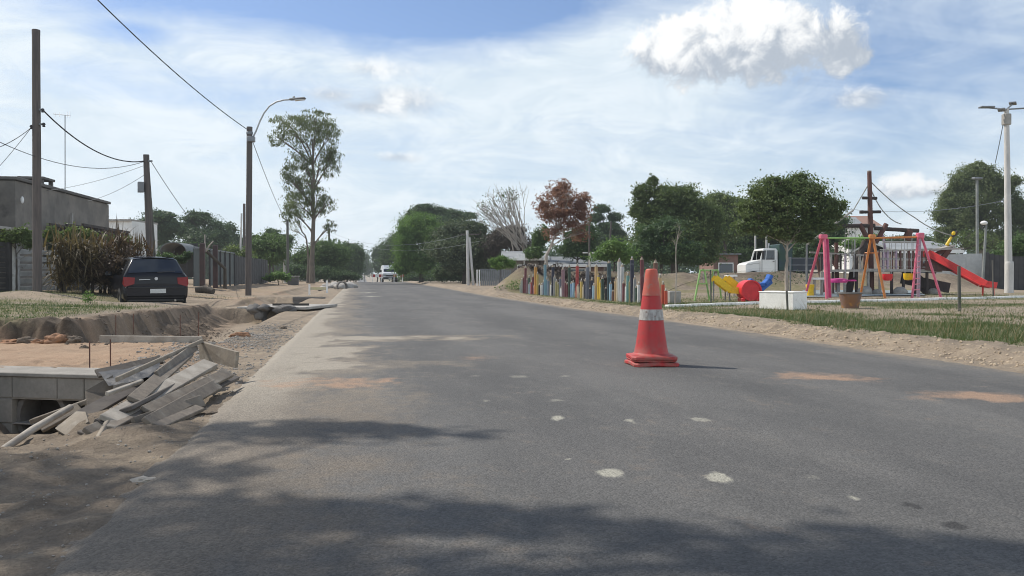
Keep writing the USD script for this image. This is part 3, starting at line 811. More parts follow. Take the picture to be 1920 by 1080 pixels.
tree('broadleaf_tree', 'grey-green bushy tree with dark underside right of the willow', 74, 870, [(845, 438, 34, 24), (885, 432, 36, 24), (835, 470, 36, 28), (870, 468, 44, 32), (908, 462, 30, 32), (850, 496, 34, 18), (900, 490, 30, 22)], 'leaf_grey', 0.27, 'bark_dark', 0.26, clumps=40)
tree('broadleaf_tree', 'dark understorey tree behind the leaning stay pole', 80, 895, [(870, 500, 44, 20), (915, 470, 26, 30), (905, 500, 34, 18), (830, 508, 26, 12)], 'leaf_dark', 0.27, 'bark_dark', 0.2)
r = np.random.default_rng(77)
fb = at(984, 514, 70); fb[2] = zg(fb[0], fb[1])
t = thing('bare_tree', 'nearly bare tree with a fan of pale twigs above grey scrub', 'tree', fb)
part(t, 'trunk', MB().tube([fb - [0, 0, .2], at(984, 480, 70), at(980, 455, 70)], [.2, .16, .12], 9), M['bark'], True)
mb = MB(); tips = []
for k_ in range(36):
    e = at(r.uniform(898, 990), 0, 70); uu = r.uniform(893, 982)
    vv = 352 + 55 * r.random() + abs(uu - 952) * 0.35
    p_ = limb(mb, at(r.uniform(966, 990), r.uniform(446, 470), 70), at(uu, vv, 70 + r.uniform(-1.6, 1.6)), .038, .014, r, .06, 7, 5)
    for _ in range(5):
        o = unit(1, r)[0]; o[2] = abs(o[2]) + .4
        limb(mb, p_[r.integers(3, 7)], p_[-1] + o * r.uniform(.2, .8), .02, .009, r, .05, 4, 3)
    tips.append(p_[-1] + r.normal(size=(16, 3)) * .28)
part(t, 'branches', mb, M['bark_pale'], True)
part(t, 'crown', leaf_quads(np.vstack(tips), .15, r, 2.2), M['leaf_grey'])
tree('broadleaf_tree', 'few fresh green tufts on the branch tops beside the bare twigs', 71, 975, [(905, 384, 15, 9), (948, 362, 18, 10), (962, 370, 10, 8), (925, 380, 10, 8)], 'leaf_mid', 0.22, 'bark_pale', 0.1, cover=0.8, clumps=10)
tree('dead_tree', 'grey-brown dry bushy tree below the bare pale twigs', 73, 940, [(940, 448, 34, 24), (965, 440, 28, 22), (920, 465, 24, 22), (975, 462, 26, 18)], 'leaf_dead', 0.25, 'bark_dark', 0.2)
tree('broadleaf_tree', 'light green tree behind the forked trunk of the reddish tree', 62, 1012, [(1008, 450, 14, 26), (1000, 475, 22, 16), (1022, 440, 12, 20)], 'leaf_mid', 0.24, 'bark_dark', 0.14)
tree('red_leaved_tree', 'reddish brown leaved tree with pale forked limbs behind the pencil posts', 46, 1026,
     [(1048, 358, 28, 22), (1060, 378, 34, 26), (1020, 385, 22, 22), (1088, 385, 24, 24), (1050, 400, 40, 20), (1092, 405, 18, 22), (1028, 405, 22, 14), (1072, 420, 28, 14), (1040, 436, 22, 16), (1088, 440, 20, 16), (1058, 350, 16, 14), (1098, 372, 12, 14)], 'leaf_red', 0.20, 'bark_pale', 0.14, trunk=[(1024, 480), (1030, 468), (1042, 440), (1052, 415)], cover=3.6, clumps=60, tight=0.15, inner=0.2, twigs=22, aspect=2.4, core=0.5)
tree('broadleaf_tree', 'dark green tree filling in under the reddish crown', 60, 1078, [(1080, 450, 30, 24), (1100, 440, 22, 26), (1065, 470, 24, 16), (1098, 472, 28, 18)], 'leaf_dark', 0.24, 'bark_dark', 0.17)
tree('pine_tree', 'dark layered pine between the reddish tree and the big tree', 98, 1135, [(1128, 392, 20, 10), (1152, 408, 18, 10), (1118, 408, 18, 12), (1140, 428, 30, 14), (1125, 450, 36, 20), (1160, 445, 24, 18)], 'leaf_pine', 0.34, 'bark_dark', 0.28)
tree('broadleaf_tree', 'bright green bush-like tree at the foot of the big dark tree', 50, 1150, [(1150, 462, 28, 16), (1135, 478, 30, 14), (1172, 478, 26, 18)], 'leaf_bright', 0.2, 'bark_dark', 0.1)
tree('broadleaf_tree', 'big dark green tree with brownish top behind the cone', 58, 1265,
     [(1224, 340, 12, 14), (1205, 362, 22, 22), (1245, 368, 34, 26), (1280, 365, 34, 22), (1200, 395, 24, 26), (1240, 400, 44, 30), (1295, 392, 44, 30), (1330, 408, 34, 32), (1225, 430, 44, 30), (1275, 435, 50, 34), (1325, 445, 40, 34), (1210, 462, 40, 24), (1260, 470, 50, 28), (1310, 480, 46, 22)],
     'leaf_olive', 0.24, 'bark_dark', 0.42, clumps=34, cap=42000)
tree('broadleaf_tree', 'deep green tree low in front of the big dark tree', 52, 1235, [(1225, 440, 36, 26), (1255, 430, 34, 22), (1205, 470, 36, 22), (1250, 475, 44, 22), (1290, 470, 36, 24)], 'leaf_dark', 0.22, 'bark_dark', 0.2, clumps=34)
tree('broadleaf_tree', 'olive tree between the big dark tree and the planted tree', 74, 1355, [(1345, 372, 30, 14), (1325, 385, 26, 16), (1378, 384, 32, 18), (1405, 390, 26, 18), (1352, 398, 44, 22), (1390, 420, 36, 28), (1355, 432, 40, 24)], 'leaf_olive', 0.28, 'bark_dark', 0.3)
tree('broadleaf_tree', 'dark trees in shade behind the white truck', 82, 1420, [(1395, 422, 40, 26), (1450, 428, 50, 26), (1510, 430, 50, 24), (1380, 455, 44, 28), (1425, 450, 40, 28), (1470, 450, 44, 30), (1400, 480, 50, 18), (1340, 470, 36, 22)], 'leaf_dark', 0.3, 'bark_dark', 0.3)
tree('broadleaf_tree', 'dark tree behind the left pink swing frame', 66, 1530, [(1520, 450, 40, 28), (1560, 440, 36, 24), (1500, 475, 44, 22), (1545, 480, 44, 20), (1575, 415, 22, 14)], 'leaf_dark', 0.26, 'bark_dark', 0.25)
tree('broadleaf_tree', 'lime green low tree seen through the swing frames', 64, 1625, [(1600, 458, 26, 10), (1632, 450, 30, 12), (1655, 462, 22, 8)], 'leaf_bright', 0.24, 'bark_dark', 0.14)
tree('broadleaf_tree', 'far low tree between the ship mast and the big eucalyptus', 130, 1690, [(1660, 455, 30, 10), (1695, 450, 34, 10), (1730, 452, 30, 12)], 'leaf_far', 0.4, 'bark_dark', 0.25)
tree('eucalyptus_tree', 'huge domed eucalyptus behind the white lamp post at the right', 86, 1835,
     [(1832, 318, 28, 18), (1805, 340, 30, 24), (1850, 338, 34, 24), (1785, 372, 30, 26), (1828, 372, 40, 28), (1875, 355, 34, 26), (1900, 340, 18, 14), (1768, 402, 24, 24), (1805, 412, 36, 28), (1855, 405, 40, 30), (1905, 395, 34, 34), (1775, 440, 30, 20), (1835, 450, 44, 24), (1890, 450, 40, 30), (1930, 440, 30, 40)],
     'leaf_euc', 0.30, 'bark_pale', 0.5, cover=5.2, clumps=30, tight=0.19, cap=46000, aspect=2.4)
tree('broadleaf_tree', 'mid green tree at the right edge behind the dark fence', 54, 1905, [(1900, 462, 24, 16), (1925, 455, 26, 22), (1880, 478, 22, 12), (1915, 482, 34, 14)], 'leaf_mid', 0.22, 'bark_dark', 0.16)
tree('broadleaf_tree', 'olive tree hanging over the white wall beside the thin posts', 58, 1800, [(1790, 455, 26, 16), (1815, 445, 26, 18), (1850, 455, 26, 20), (1765, 462, 18, 10)], 'leaf_olive', 0.22, 'bark_dark', 0.16, cover=1.8)
tree('planted_tree', 'broad round-crowned olive tree on a thin pale trunk before the truck', 34.0, 1476,
     [(1478, 352, 52, 26), (1440, 365, 34, 26), (1520, 362, 40, 28), (1552, 385, 30, 26), (1480, 385, 60, 28), (1425, 392, 30, 24), (1530, 405, 44, 24), (1455, 412, 48, 20), (1405, 405, 24, 16), (1500, 425, 40, 16), (1568, 402, 18, 16), (1500, 333, 22, 12), (1400, 388, 28, 18), (1422, 362, 30, 20), (1398, 424, 30, 16), (1440, 432, 44, 14), (1545, 425, 34, 14), (1450, 340, 26, 14), (1580, 385, 12, 14), (1470, 440, 40, 14), (1510, 446, 30, 12)],
     'leaf_olive', 0.15, 'bark_pale', 0.11, trunk=[(1474, 500), (1476, 470), (1478, 420)], cover=4.0, clumps=44, cap=46000, tight=0.25, buried=0.05, core=0.72, twigs=5)
tree('sapling', 'bare thin sapling with a few twigs standing behind the cone', 22.6, 1266,
     [(1262, 450, 14, 16), (1280, 440, 16, 16), (1270, 425, 10, 12)], 'leaf_olive', 0.06, 'bark_pale', 0.028, trunk=[(1268, 520), (1267, 480), (1270, 440)], cover=0.25, clumps=8, twigs=8, buried=0.05)

for lab, d, base, lob in (('low dark hedge left of the road beyond the eucalyptus', 100, 650, [(640, 518, 20, 10), (662, 519, 16, 9), (620, 516, 18, 12)]), ('dark undergrowth behind the eucalyptus trunk', 92, 560, [(550, 508, 24, 16), (580, 512, 22, 14), (605, 512, 20, 14)]),
                          ('dark roadside bushes right of the far gap', 125, 770, [(765, 520, 16, 8), (790, 518, 22, 10), (815, 520, 18, 9)]), ('deep shade bushes under the grey-green tree', 86, 860, [(835, 516, 26, 12), (865, 516, 26, 13), (895, 514, 24, 14), (930, 506, 24, 18)])):
    tree('shrub', lab, d, base, lob, 'leaf_dark', 0.28, 'bark_dark', .05, cat='shrub')

# woods far off, one mass on either side of the road
for label, us, dd in (('far wood behind the houses on the left side', (-350, 640), (150, 210)), ('far wood behind the playground and houses on the right side', (770, 2350), (135, 190))):
    r = np.random.default_rng(int(us[1]))
    L = []
    for u in np.arange(us[0], us[1], 34):
        d = r.uniform(*dd)
        for _ in range(2):
            k = d / 1600
            ru = r.uniform(24, 40)
            L.append((at(u + r.uniform(-14, 14), r.uniform(482, 512), d), np.array([ru * k, ru * k, r.uniform(20, 34) * k])))
    pts, outs = crown_points(L, 60000, r, 20, 0.22)
    v, f = leaf_quads(pts, 0.75, r, 1.7, 0, outs)
    solo('distant_wood', label, 'trees', (v, f), M['leaf_far'], kind='stuff')

# the tree beside the photographer whose boughs shade the near road
r = np.random.default_rng(5)
foot = np.array([-7.6, 4.6, zg(-7.6, 4.6) - 0.1])
t = thing('shade_tree', 'tree just left of the view whose boughs shade the near road', 'tree', foot)
tm, bm, PT, OT = MB(), MB(), [], []
tm.tube([foot, foot + [0.2, 0.3, 3.5], foot + [0.5, 0.8, 7.0], foot + [0.9, 1.4, 9.5]], [0.33, 0.26, 0.19, 0.1], 10)
SHADOWS = [(560, 806, 190, 12, 9.5, 2.0), (700, 804, 80, 7, 9.0, 1.2), (400, 815, 90, 20, 9.0, .6), (110, 915, 190, 46, 9.6, 1.2), (60, 1010, 160, 50, 9.4, 1.3), (330, 1020, 150, 50, 9.4, 1.2), (640, 972, 250, 26, 9.3, 2.2), (900, 970, 200, 20, 9.8, 1.6), (1150, 985, 120, 16, 9.6, .35), (400, 1040, 170, 26, 9.2, 1.0),
           (900, 1072, 420, 16, 9.0, 1.0), (1640, 1042, 160, 14, 9.6, .6), (1850, 1034, 200, 24, 10.0, 1.3), (1500, 1068, 300, 22, 9.6, 1.4), (1950, 1068, 260, 30, 9.6, 1.2), (300, 870, 90, 14, 9.2, .5), (480, 960, 120, 20, 9.0, .8), (20, 870, 80, 30, 8.6, .8)]
for u, v, ru, rv, h, wgt in SHADOWS:
    c = onz(u, v); d = (c - EYE) @ FW
    a, b = onz(u, v - rv), onz(u, v + rv)
    rl, rdp = ru / 1600 * d, abs((a - b) @ FW) / 2
    s = c + SUN * ((h - 0) / SUN[2])
    n = int(430 * wgt * max(0.35, min(2.5, rl * rdp * 4)))
    q = np.clip(r.normal(size=(n, 3)), -2.4, 2.4) * [0.62, 0.55, 0.35]
    w = s + RT * q[:, :1] * rl + np.array([FW[0], FW[1], 0]) * q[:, 1:2] * rdp + np.array([0, 0, 1.0]) * q[:, 2:]
    PT.append(w); OT.append(q)
    st = foot + np.array([0.5, 0.8, 7.0]) * r.uniform(0.75, 1.15)
    limb(bm, st, s, 0.045, 0.012, r, 0.05, 7, 5)
v, f = leaf_quads(np.vstack(PT), 0.17, r, 2.4, 0.6)
part(t, 'trunk', tm, M['bark'], True); part(t, 'branches', bm, M['bark'], True); part(t, 'crown', (v, f), M['leaf_euc'])

# ------------------------------------------------------------------ the traffic cone
def cone_material():
    g = G()
    p = g('geometry')
    n = g('noise_texture', vector=p, scale=9.0, detail=6.0, roughness=0.65)
    f = g('noise_texture', vector=p, scale=70.0, detail=4.0, roughness=0.7)
    col = g.mix(g.ramp(n, 0.35, 0.7), (0.43, 0.032, 0.034), (0.36, 0.045, 0.044))
    col = g.mix(g.ramp(f, 0.52, 0.8, 0, 0.55), col, (0.34, 0.10, 0.075))
    z = g('separate_xyz', out='z', vector=p)
    dirt = g.m('multiply', g.ramp(z, 0.30, 0.02), g.ramp(n, 0.35, 0.65))
    smudge = g('noise_texture', vector=g('mapping', vector=p, scale=(1.0, 1.0, 0.35)), scale=16.0, detail=7.0, roughness=0.7)
    col = g.mix(g.ramp(smudge, 0.54, 0.70, 0, 0.7), col, (0.20, 0.055, 0.045))
    spots = g('noise_texture', vector=p, scale=34.0, detail=5.0, roughness=0.7)
    col = g.mix(g.ramp(spots, 0.62, 0.72, 0, 0.8), col, (0.09, 0.05, 0.045))
    col = g.mix(g.m('multiply', dirt, 0.6), col, (0.26, 0.15, 0.115))
    return g.done('cone_plastic', surface=g('principled_bsdf', base_color=col, roughness=0.55, specular_ior_level=0.35, normal=g('bump', height=f, strength=1.0, distance=0.0015)))


M['cone'] = cone_material()
M['cone_fade'] = surf('faded_cone_sleeve', (0.50, 0.085, 0.05), (0.42, 0.10, 0.07), 12, 0.6, dirt=(0.32, 0.16, 0.12), dirt_at=(0.55, 0.7), dscale=14)
M['cone_white'] = surf('worn_reflective_band', (0.42, 0.40, 0.37), (0.22, 0.20, 0.185), 30, 0.55, stretch=(1, 1, 0.45), dirt=(0.20, 0.14, 0.12), dirt_at=(0.56, 0.66), dscale=22)
cz = at(1221, 677, 8.48)
C0 = np.array([cz[0], cz[1], 0.0])
t = thing('traffic_cone', 'worn red traffic cone with dirty white band standing on the road', 'traffic cone', C0)
ca = YAW * -1 + 0.05


def square_plate(z0, z1, half, ang, bow=0.0, cut=0.035):
    """A rubber foot: square with clipped corners and softened rim."""
    h, c = half, cut
    base = np.array([[h, -h + c], [h, h - c], [h - c, h], [-h + c, h], [-h, h - c], [-h, -h + c], [-h + c, -h], [h - c, -h]])
    seg = np.vstack([np.linspace(base[i], base[(i + 1) % 8], 5)[:-1] for i in range(8)])
    e = 0.009
    rings = []
    for s, z in ((0.55, z0), (1 - e / h, z0), (1, z0 + e), (1, z1 - e), (1 - e / h, z1), (0.55, z1)):
        q = seg * s
        rings.append(np.column_stack([q, z + bow * (np.abs(q[:, 0]) * np.abs(q[:, 1])) / (h * h)]))
    n = len(seg); v = np.vstack(rings) @ rotz(ang).T
    i, j = np.meshgrid(np.arange(5), np.arange(n), indexing='ij'); j2 = (j + 1) % n
    return v + C0, np.stack([i * n + j, i * n + j2, (i + 1) * n + j2, (i + 1) * n + j], -1).reshape(-1, 4)


mb = MB(); mb.add(*square_plate(0.006, 0.045, 0.226, ca + 0.07, -0.012)); mb.add(*square_plate(0.043, 0.066, 0.214, ca + 0.03, 0.004))
part(t, 'base', mb, M['cone'], 35, label='two worn red rubber foot plates pressed together')
mb = MB(); mb.add(*square_plate(0.068, 0.105, 0.222, ca - 0.02, -0.008))
part(t, 'base', mb, M['cone'], 35)
def rr(z):
    return np.interp(z, [0.10, 0.95], [0.166, 0.052])
zs = [0.100, 0.104, 0.118, 0.20, 0.33, 0.46, 0.47]
mb = MB(); mb.lathe(C0, [(0.215, 0.103), (0.188, 0.112), (0.170, 0.125)] + [(rr(z), z) for z in (0.2, 0.33, 0.45, 0.545)], 40)
mv, mf = mb.mesh()
mv[:, :2] = C0[:2] + (mv[:, :2] - C0[:2]) * (1 + 0.03 * (meshkit.noise(mv * 9.0, 4) - 0.5))[:, None]
part(t, 'cone_body', (mv, mf), M['cone'], 60)
mb = MB(); mb.lathe(C0, [(rr(z) + 0.0035, z) for z in (0.447, 0.50, 0.552)] + [(rr(0.552), 0.5525)], 40)
part(t, 'reflective_band', mb, M['cone_white'], 50)
mb = MB(); mb.lathe(C0, [(rr(z) + 0.002, z) for z in (0.5525, 0.62, 0.695)] + [(rr(0.695) - 0.003, 0.697)], 40)
part(t, 'cone_body', mb, M['cone'], 50)
mb = MB(); lob = [(rr(0.69) + 0.006, 0.688), (rr(0.70) + 0.005, 0.70)] + [(rr(z) + 0.0035, z) for z in (0.75, 0.82, 0.90, 0.94)] + [(0.048, 0.950), (0.036, 0.953), (0.030, 0.945), (0.032, 0.90), (0.03, 0.80)]
mb.lathe(C0, lob, 40)
part(t, 'top_sleeve', mb, M['cone_fade'], 50, label='faded orange upper sleeve of the cone')

# ------------------------------------------------------------------ culvert, driveway formwork and the pile of planks
A, B = at(-60, 694, 7.95), at(232, 703, 7.62)
A[2] = B[2] = 0.0
ax = (B - A) / np.linalg.norm(B - A); L = np.linalg.norm(B - A)
out = np.array([ax[1], -ax[0], 0])                                        # towards the camera
t = thing('culvert_headwall', 'grey block headwall with pipe mouth under the unfinished driveway', 'headwall', (A + B) / 2 + [0, 0, -0.62])
hb, bh = 0.20, 0.225
joints = lambda u: (at(u, 700, 7.78) - A) @ ax
cols = sorted([0.0] + [float(joints(u)) for u in (28, 127, 185)] + [L])
r = np.random.default_rng(3)
for row, (z1, z0) in enumerate(((-0.027, -0.222), (-0.230, -0.452), (-0.460, -0.70))):
    cs = cols
    for a, b in zip(cs[:-1], cs[1:]):
        if row and a >= cols[1] - 0.01 and b <= cols[3] + 0.2:
            continue
        c = A + ax * (a + b) / 2 + out * r.uniform(-0.003, 0.003)
        mb = MB().box((c[0], c[1], (z0 + z1) / 2), (b - a - 0.007, hb, z1 - z0), np.stack([ax, -out, [0, 0, 1]], 1), 0.006)
        part(t, 'block', mb, M['block'])
mb = MB()
for z in (-0.226, -0.456):
    c = A + ax * L / 2
    mb.box((c[0], c[1], z), (L, hb - 0.03, 0.012), np.stack([ax, -out, [0, 0, 1]], 1))
part(t, 'mortar', mb, M['concrete'])
pc = A + ax * float(joints(82)) + [0, 0, -0.40]
mb = MB()
ang = np.linspace(0, 2 * math.pi, 33)[:-1]
mb.lathe(pc - out * 0.20, [(0.225, 0.0), (0.225, 0.24), (0.27, 0.24), (0.27, 0.0)], 28, axis=out)
part(t, 'pipe', mb, M['old_concrete'], 40, label='dark concrete pipe end inside the block headwall')
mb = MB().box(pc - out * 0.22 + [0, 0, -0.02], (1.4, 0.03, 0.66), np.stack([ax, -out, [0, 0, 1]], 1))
part(t, 'back_wall', mb, M['hole'])  # added dark plate just behind the mouth, in place of its deep shade
c = A + ax * L / 2 - out * 0.13
part(t, 'coping', MB().box((c[0], c[1], -0.008), (L, 0.50, 0.035), np.stack([ax, -out, [0, 0, 1]], 1), 0.006), M['block'])

M['plank'] = surf('weathered_plank', (0.175, 0.145, 0.112), (0.118, 0.098, 0.077), 5, 0.85, stretch=(4, 4, 4), bump=0.003, bscale=30, dirt=(0.25, 0.22, 0.18), dirt_at=(0.5, 0.7), dscale=5)
M['plank_pale'] = surf('cement_splashed_plank', (0.36, 0.325, 0.275), (0.24, 0.212, 0.175), 6, 0.85, bump=0.003, bscale=30, dirt=(0.27, 0.23, 0.19), dirt_at=(0.55, 0.7), dscale=6)
M['plank_dark'] = surf('dark_plank', (0.10, 0.085, 0.07), (0.065, 0.055, 0.048), 5, 0.8, bump=0.003, bscale=30, dirt=(0.2, 0.18, 0.15), dirt_at=(0.6, 0.8), dscale=5)  # darker brown tone for some of the boards
M['plank_tan'] = surf('ply_board', (0.25, 0.21, 0.16), (0.19, 0.16, 0.125), 6, 0.85, bump=0.002, bscale=40, dirt=(0.30, 0.27, 0.225), dirt_at=(0.5, 0.7), dscale=7)
M['tarp'] = surf('black_plastic', (0.016, 0.016, 0.018), rough=0.6, bump=0.01, bscale=14)


def board(p0, p1, w, th, roll, mat, label, name='plank', taper=1.0):
    """One loose board from p0 to p1; roll turns its face about its length, 0 = face up."""
    p0, p1 = np.asarray(p0, float), np.asarray(p1, float)
    tt, s, u, Lb = frame(p0, p1)
    c, sn = math.cos(roll), math.sin(roll)
    s, u = s * c + u * sn, u * c - s * sn
    v, f = chamfered((Lb, w, th), min(0.004, th * 0.2))
    k = 1 + (taper - 1) * (v[:, 0] / Lb + 0.5)
    v = v * np.stack([np.ones_like(k), k, np.ones_like(k)], 1)
    v[:, 2] += 0.012 * np.sin(v[:, 0] * 3)
    v = v @ np.stack([tt, s, u], 1).T + (p0 + p1) / 2
    solo(name, label, 'plank' if name == 'plank' else 'board', (v, f), M[mat], group='planks heaped beside the driveway')


def hz(u, v, z):
    """The point at height z seen at a pixel."""
    return at(u, v, (0.9 - z) * 1600 / (v - 514))


PILE = [  # end (u, v, height), end (u, v, height), width, thickness, roll, material, label
    ((374, 640, .30), (236, 705, .17), 0.036, 0.03, 0.0, 'plank_tan', 'long thin light batten lying on top of the plank heap'),
    ((298, 674, .20), (192, 700, .12), 0.16, 0.02, 0.5, 'plank_dark', 'dark board end sticking out under the thin batten'),
    ((350, 664, .22), (262, 742, .09), 0.17, 0.025, 0.35, 'plank', 'grey-brown board just below the thin batten'),
    ((388, 684, .15), (226, 776, .03), 0.22, 0.028, 0.30, 'plank_pale', 'broad pale plank in the middle of the heap'),
    ((366, 650, .26), (300, 700, .16), 0.13, 0.022, 0.9, 'plank', 'short grey plank behind the broad pale plank'),
    ((424, 700, .12), (290, 766, .03), 0.17, 0.025, 0.45, 'plank', 'grey plank under the broad pale one'),
    ((440, 708, .06), (330, 765, .02), 0.09, 0.025, 0.3, 'plank_dark', 'narrow dark plank at the right end of the heap'),
    ((404, 722, .07), (290, 788, .02), 0.16, 0.025, 0.6, 'plank', 'grey board at the lower right front of the heap'),
    ((376, 752, .03), (262, 792, .0), 0.15, 0.025, 0.9, 'plank', 'bottom front board of the heap leaning on edge'),
    ((326, 728, .06), (205, 792, -.01), 0.20, 0.025, 0.35, 'plank_dark', 'dark plank low in the middle of the heap'),
    ((264, 714, .14), (206, 738, .10), 0.05, 0.025, 0.2, 'plank_pale', 'short white-edged batten on the left part of the heap'),
    ((300, 696, .14), (165, 776, -.04), 0.20, 0.022, 0.25, 'plank_dark', 'wide dark plank on the left side of the heap'),
    ((290, 750, .04), (176, 808, -.03), 0.14, 0.025, 0.5, 'plank', 'grey plank pointing to the lower left of the heap'),
    ((165, 750, -.05), (70, 788, -.22), 0.10, 0.03, 0.15, 'plank', 'upper of two narrow boards lying towards the pipe mouth'),
    ((146, 764, -.10), (82, 800, -.22), 0.17, 0.025, 0.45, 'plank', 'short grey board crossing over the white pole'),
    ((240, 782, .0), (160, 812, -.05), 0.12, 0.02, 0.1, 'plank_dark', 'small dark board lying flat in front of the heap'),
    ((205, 797, .0), (184, 830, -.05), 0.11, 0.025, 0.9, 'plank_tan', 'broken tan board end stuck upright in the dirt'),
    ((356, 704, .10), (250, 764, .05), 0.14, 0.025, -.25, 'plank_dark', 'dark plank end showing beside the broad pale plank'),
    ((414, 716, .05), (318, 778, .01), 0.13, 0.025, 0.7, 'plank_dark', 'dark plank wedged between two grey planks on the right'),
    ((372, 764, .01), (300, 800, .0), 0.12, 0.025, 0.3, 'plank', 'short board lying lowest at the right front of the heap'),
    ((312, 742, .05), (214, 800, -.01), 0.15, 0.025, 0.15, 'plank', 'grey plank with shaded top low in the left of the heap'),
    ((398, 690, .10), (330, 722, .07), 0.10, 0.03, -.4, 'plank_tan', 'brown broken board under the broad board on edge'),
]
for p0, p1, w, th, roll, mat, label in PILE:
    a_, b_ = hz(*p0), hz(*p1)
    board(a_ + (a_ - b_) * 0.05, b_ + (b_ - a_) * 0.10, w * 0.56, th * 1.15, roll * 1.25, mat, label)


def face_board(corners, d, thick, mat, label, name='board'):
    c = [at(u, v, dd) for (u, v), dd in zip(corners, d)]
    solo(name, label, 'board', MB().plate(c, thick), M[mat], group='planks heaped beside the driveway')


face_board([(372, 640), (374, 672), (440, 690), (443, 660)], [7.7, 7.7, 7.3, 7.3], 0.03, 'plank_tan', 'broad board on edge at the top right of the heap')
face_board([(160, 733), (164, 764), (212, 740), (212, 703)], [6.3, 6.2, 6.35, 6.4], 0.025, 'plank', 'dark grey square board propped on the left of the heap')
face_board([(103, 803), (125, 817), (166, 790), (160, 772), (143, 771)], [5.5, 5.4, 5.45, 5.55, 5.6], 0.05, 'plank_tan', 'thick tan block-like board at the lower left of the heap')
mb = MB().tube(np.array([at(-4, 850, 5.0), at(60, 806, 5.5), at(132, 764, 6.1)]), 0.024, 10)
solo('pole', 'white weathered pole leaning from the dirt up to the planks', 'pole', mb, M['plank_pale'], 40)
g_ = np.random.default_rng(11)
a, b = np.meshgrid(np.linspace(0, 1, 22), np.linspace(0, 1, 9), indexing='ij')
c00, c10, c01, c11 = at(184, 700, 6.6), at(300, 680, 6.9), at(204, 724, 6.2), at(296, 706, 6.4)
pt = c00 * ((1 - a) * (1 - b))[..., None] + c10 * (a * (1 - b))[..., None] + c01 * ((1 - a) * b)[..., None] + c11 * (a * b)[..., None]
pt[..., 2] += 0.05 * (fbm2(pt[..., 0], pt[..., 1], 9, 4) - 0.4)
n = 9; i, j = np.meshgrid(np.arange(21), np.arange(8), indexing='ij'); k = (i * n + j).ravel()
solo('plastic_sheet', 'crumpled black plastic sheet tucked under the planks', 'sheet', (pt.reshape(-1, 3), np.vstack([np.stack([k, k + n, k + n + 1], 1), np.stack([k, k + n + 1, k + 1], 1)])), M['tarp'], True)
board(at(378, 637, 11.25), at(188, 638.5, 11.25), 0.05, 0.11, 0.0, 'plank_pale', 'long thin formwork plank along the far edge of the driveway bed', 'formwork_board')
for u, v0, v1, d, lab in ((168, 640, 692, 8.15, 'rusty rebar stake at the left of the near pair on the driveway edge'), (207, 636, 692, 8.15, 'rusty rebar stake at the right of the near pair on the driveway edge'),
                          (372, 585, 640, 11.3, 'rusty rebar stake at the right end of the formwork plank'), (338, 590, 640, 11.3, 'short rebar stake left of the plank end stake'), (250, 588, 606, 11.9, 'rebar stake on the grassy edge nearest the bright bush'), (217, 591, 608, 11.9, 'short rebar stake on the grassy edge above the cut')):
    a_, b_ = at(u, v1, d), at(u, v0, d)
    solo('rebar_stake', lab, 'stake', MB().tube([a_ - [0, 0, 0.15], b_], 0.006, 6), M['rust'], group='rebar stakes round the driveway bed')

M['clod'] = surf('orange_clod', (0.30, 0.155, 0.08), (0.22, 0.12, 0.07), 9, 0.95, bump=0.02, bscale=25)
M['clod_dark'] = surf('dark_clod', (0.15, 0.115, 0.085), (0.10, 0.08, 0.06), 9, 0.95, bump=0.02, bscale=25)


def rock(c, r, seed, mat, name, label, cat, group=None, sub=3, amp=0.6):
    m = trimesh.creation.icosphere(sub, 1.0)
    n = meshkit.fbm(m.vertices * 2.3 + seed * 5.1, 4, seed)
    return solo(name, label, cat, ((m.vertices * (1 - amp + 2 * amp * n)[:, None]) * np.asarray(r) + c, m.faces), M[mat], 50, group)


for i, (u, v, d, rad, mat, lab) in enumerate([(105, 634, 11.2, (.17, .12, .10), 'clod', 'big orange clod fallen from the dug bank'), (72, 640, 11.1, (.08, .07, .06), 'clod', 'small orange clod left of the big one'), (50, 634, 11.2, (.13, .1, .08), 'clod_dark', 'dark clod at the far left of the dug bank'),
                                              (140, 636, 11.2, (.10, .08, .07), 'clod_dark', 'dark clod right of the big orange one'), (158, 653, 10.4, (.05, .04, .035), 'clod_dark', 'small dark clod on the driveway bed'), (450, 631, 12.6, (.13, .08, .05), 'clod', 'brown clod on the slope above the gravel'),
                                              (22, 640, 11.2, (.14, .1, .05), 'clod', 'flat orange clod at the left end of the bed'), (531, 616, 14.5, (.06, .05, .04), 'clod_dark', 'small dark clod right of the broken culvert'), (395, 769, 5.7, (.05, .03, .012), 'clod_dark', 'flat dark lump beside the plank shadow')]):
    p = at(u, v, d)
    rock(np.array([p[0], p[1], zg(p[0], p[1]) + rad[2] * 0.15]), rad, i, mat, 'clod', lab, 'clod', 'clods of dug earth')
p = onland(268, 906)
rock(p + [0, 0, 0.012], (0.055, 0.03, 0.016), 40, 'plank_pale', 'stone', 'pale flat stone lying on the road edge in shade', 'stone', sub=2)

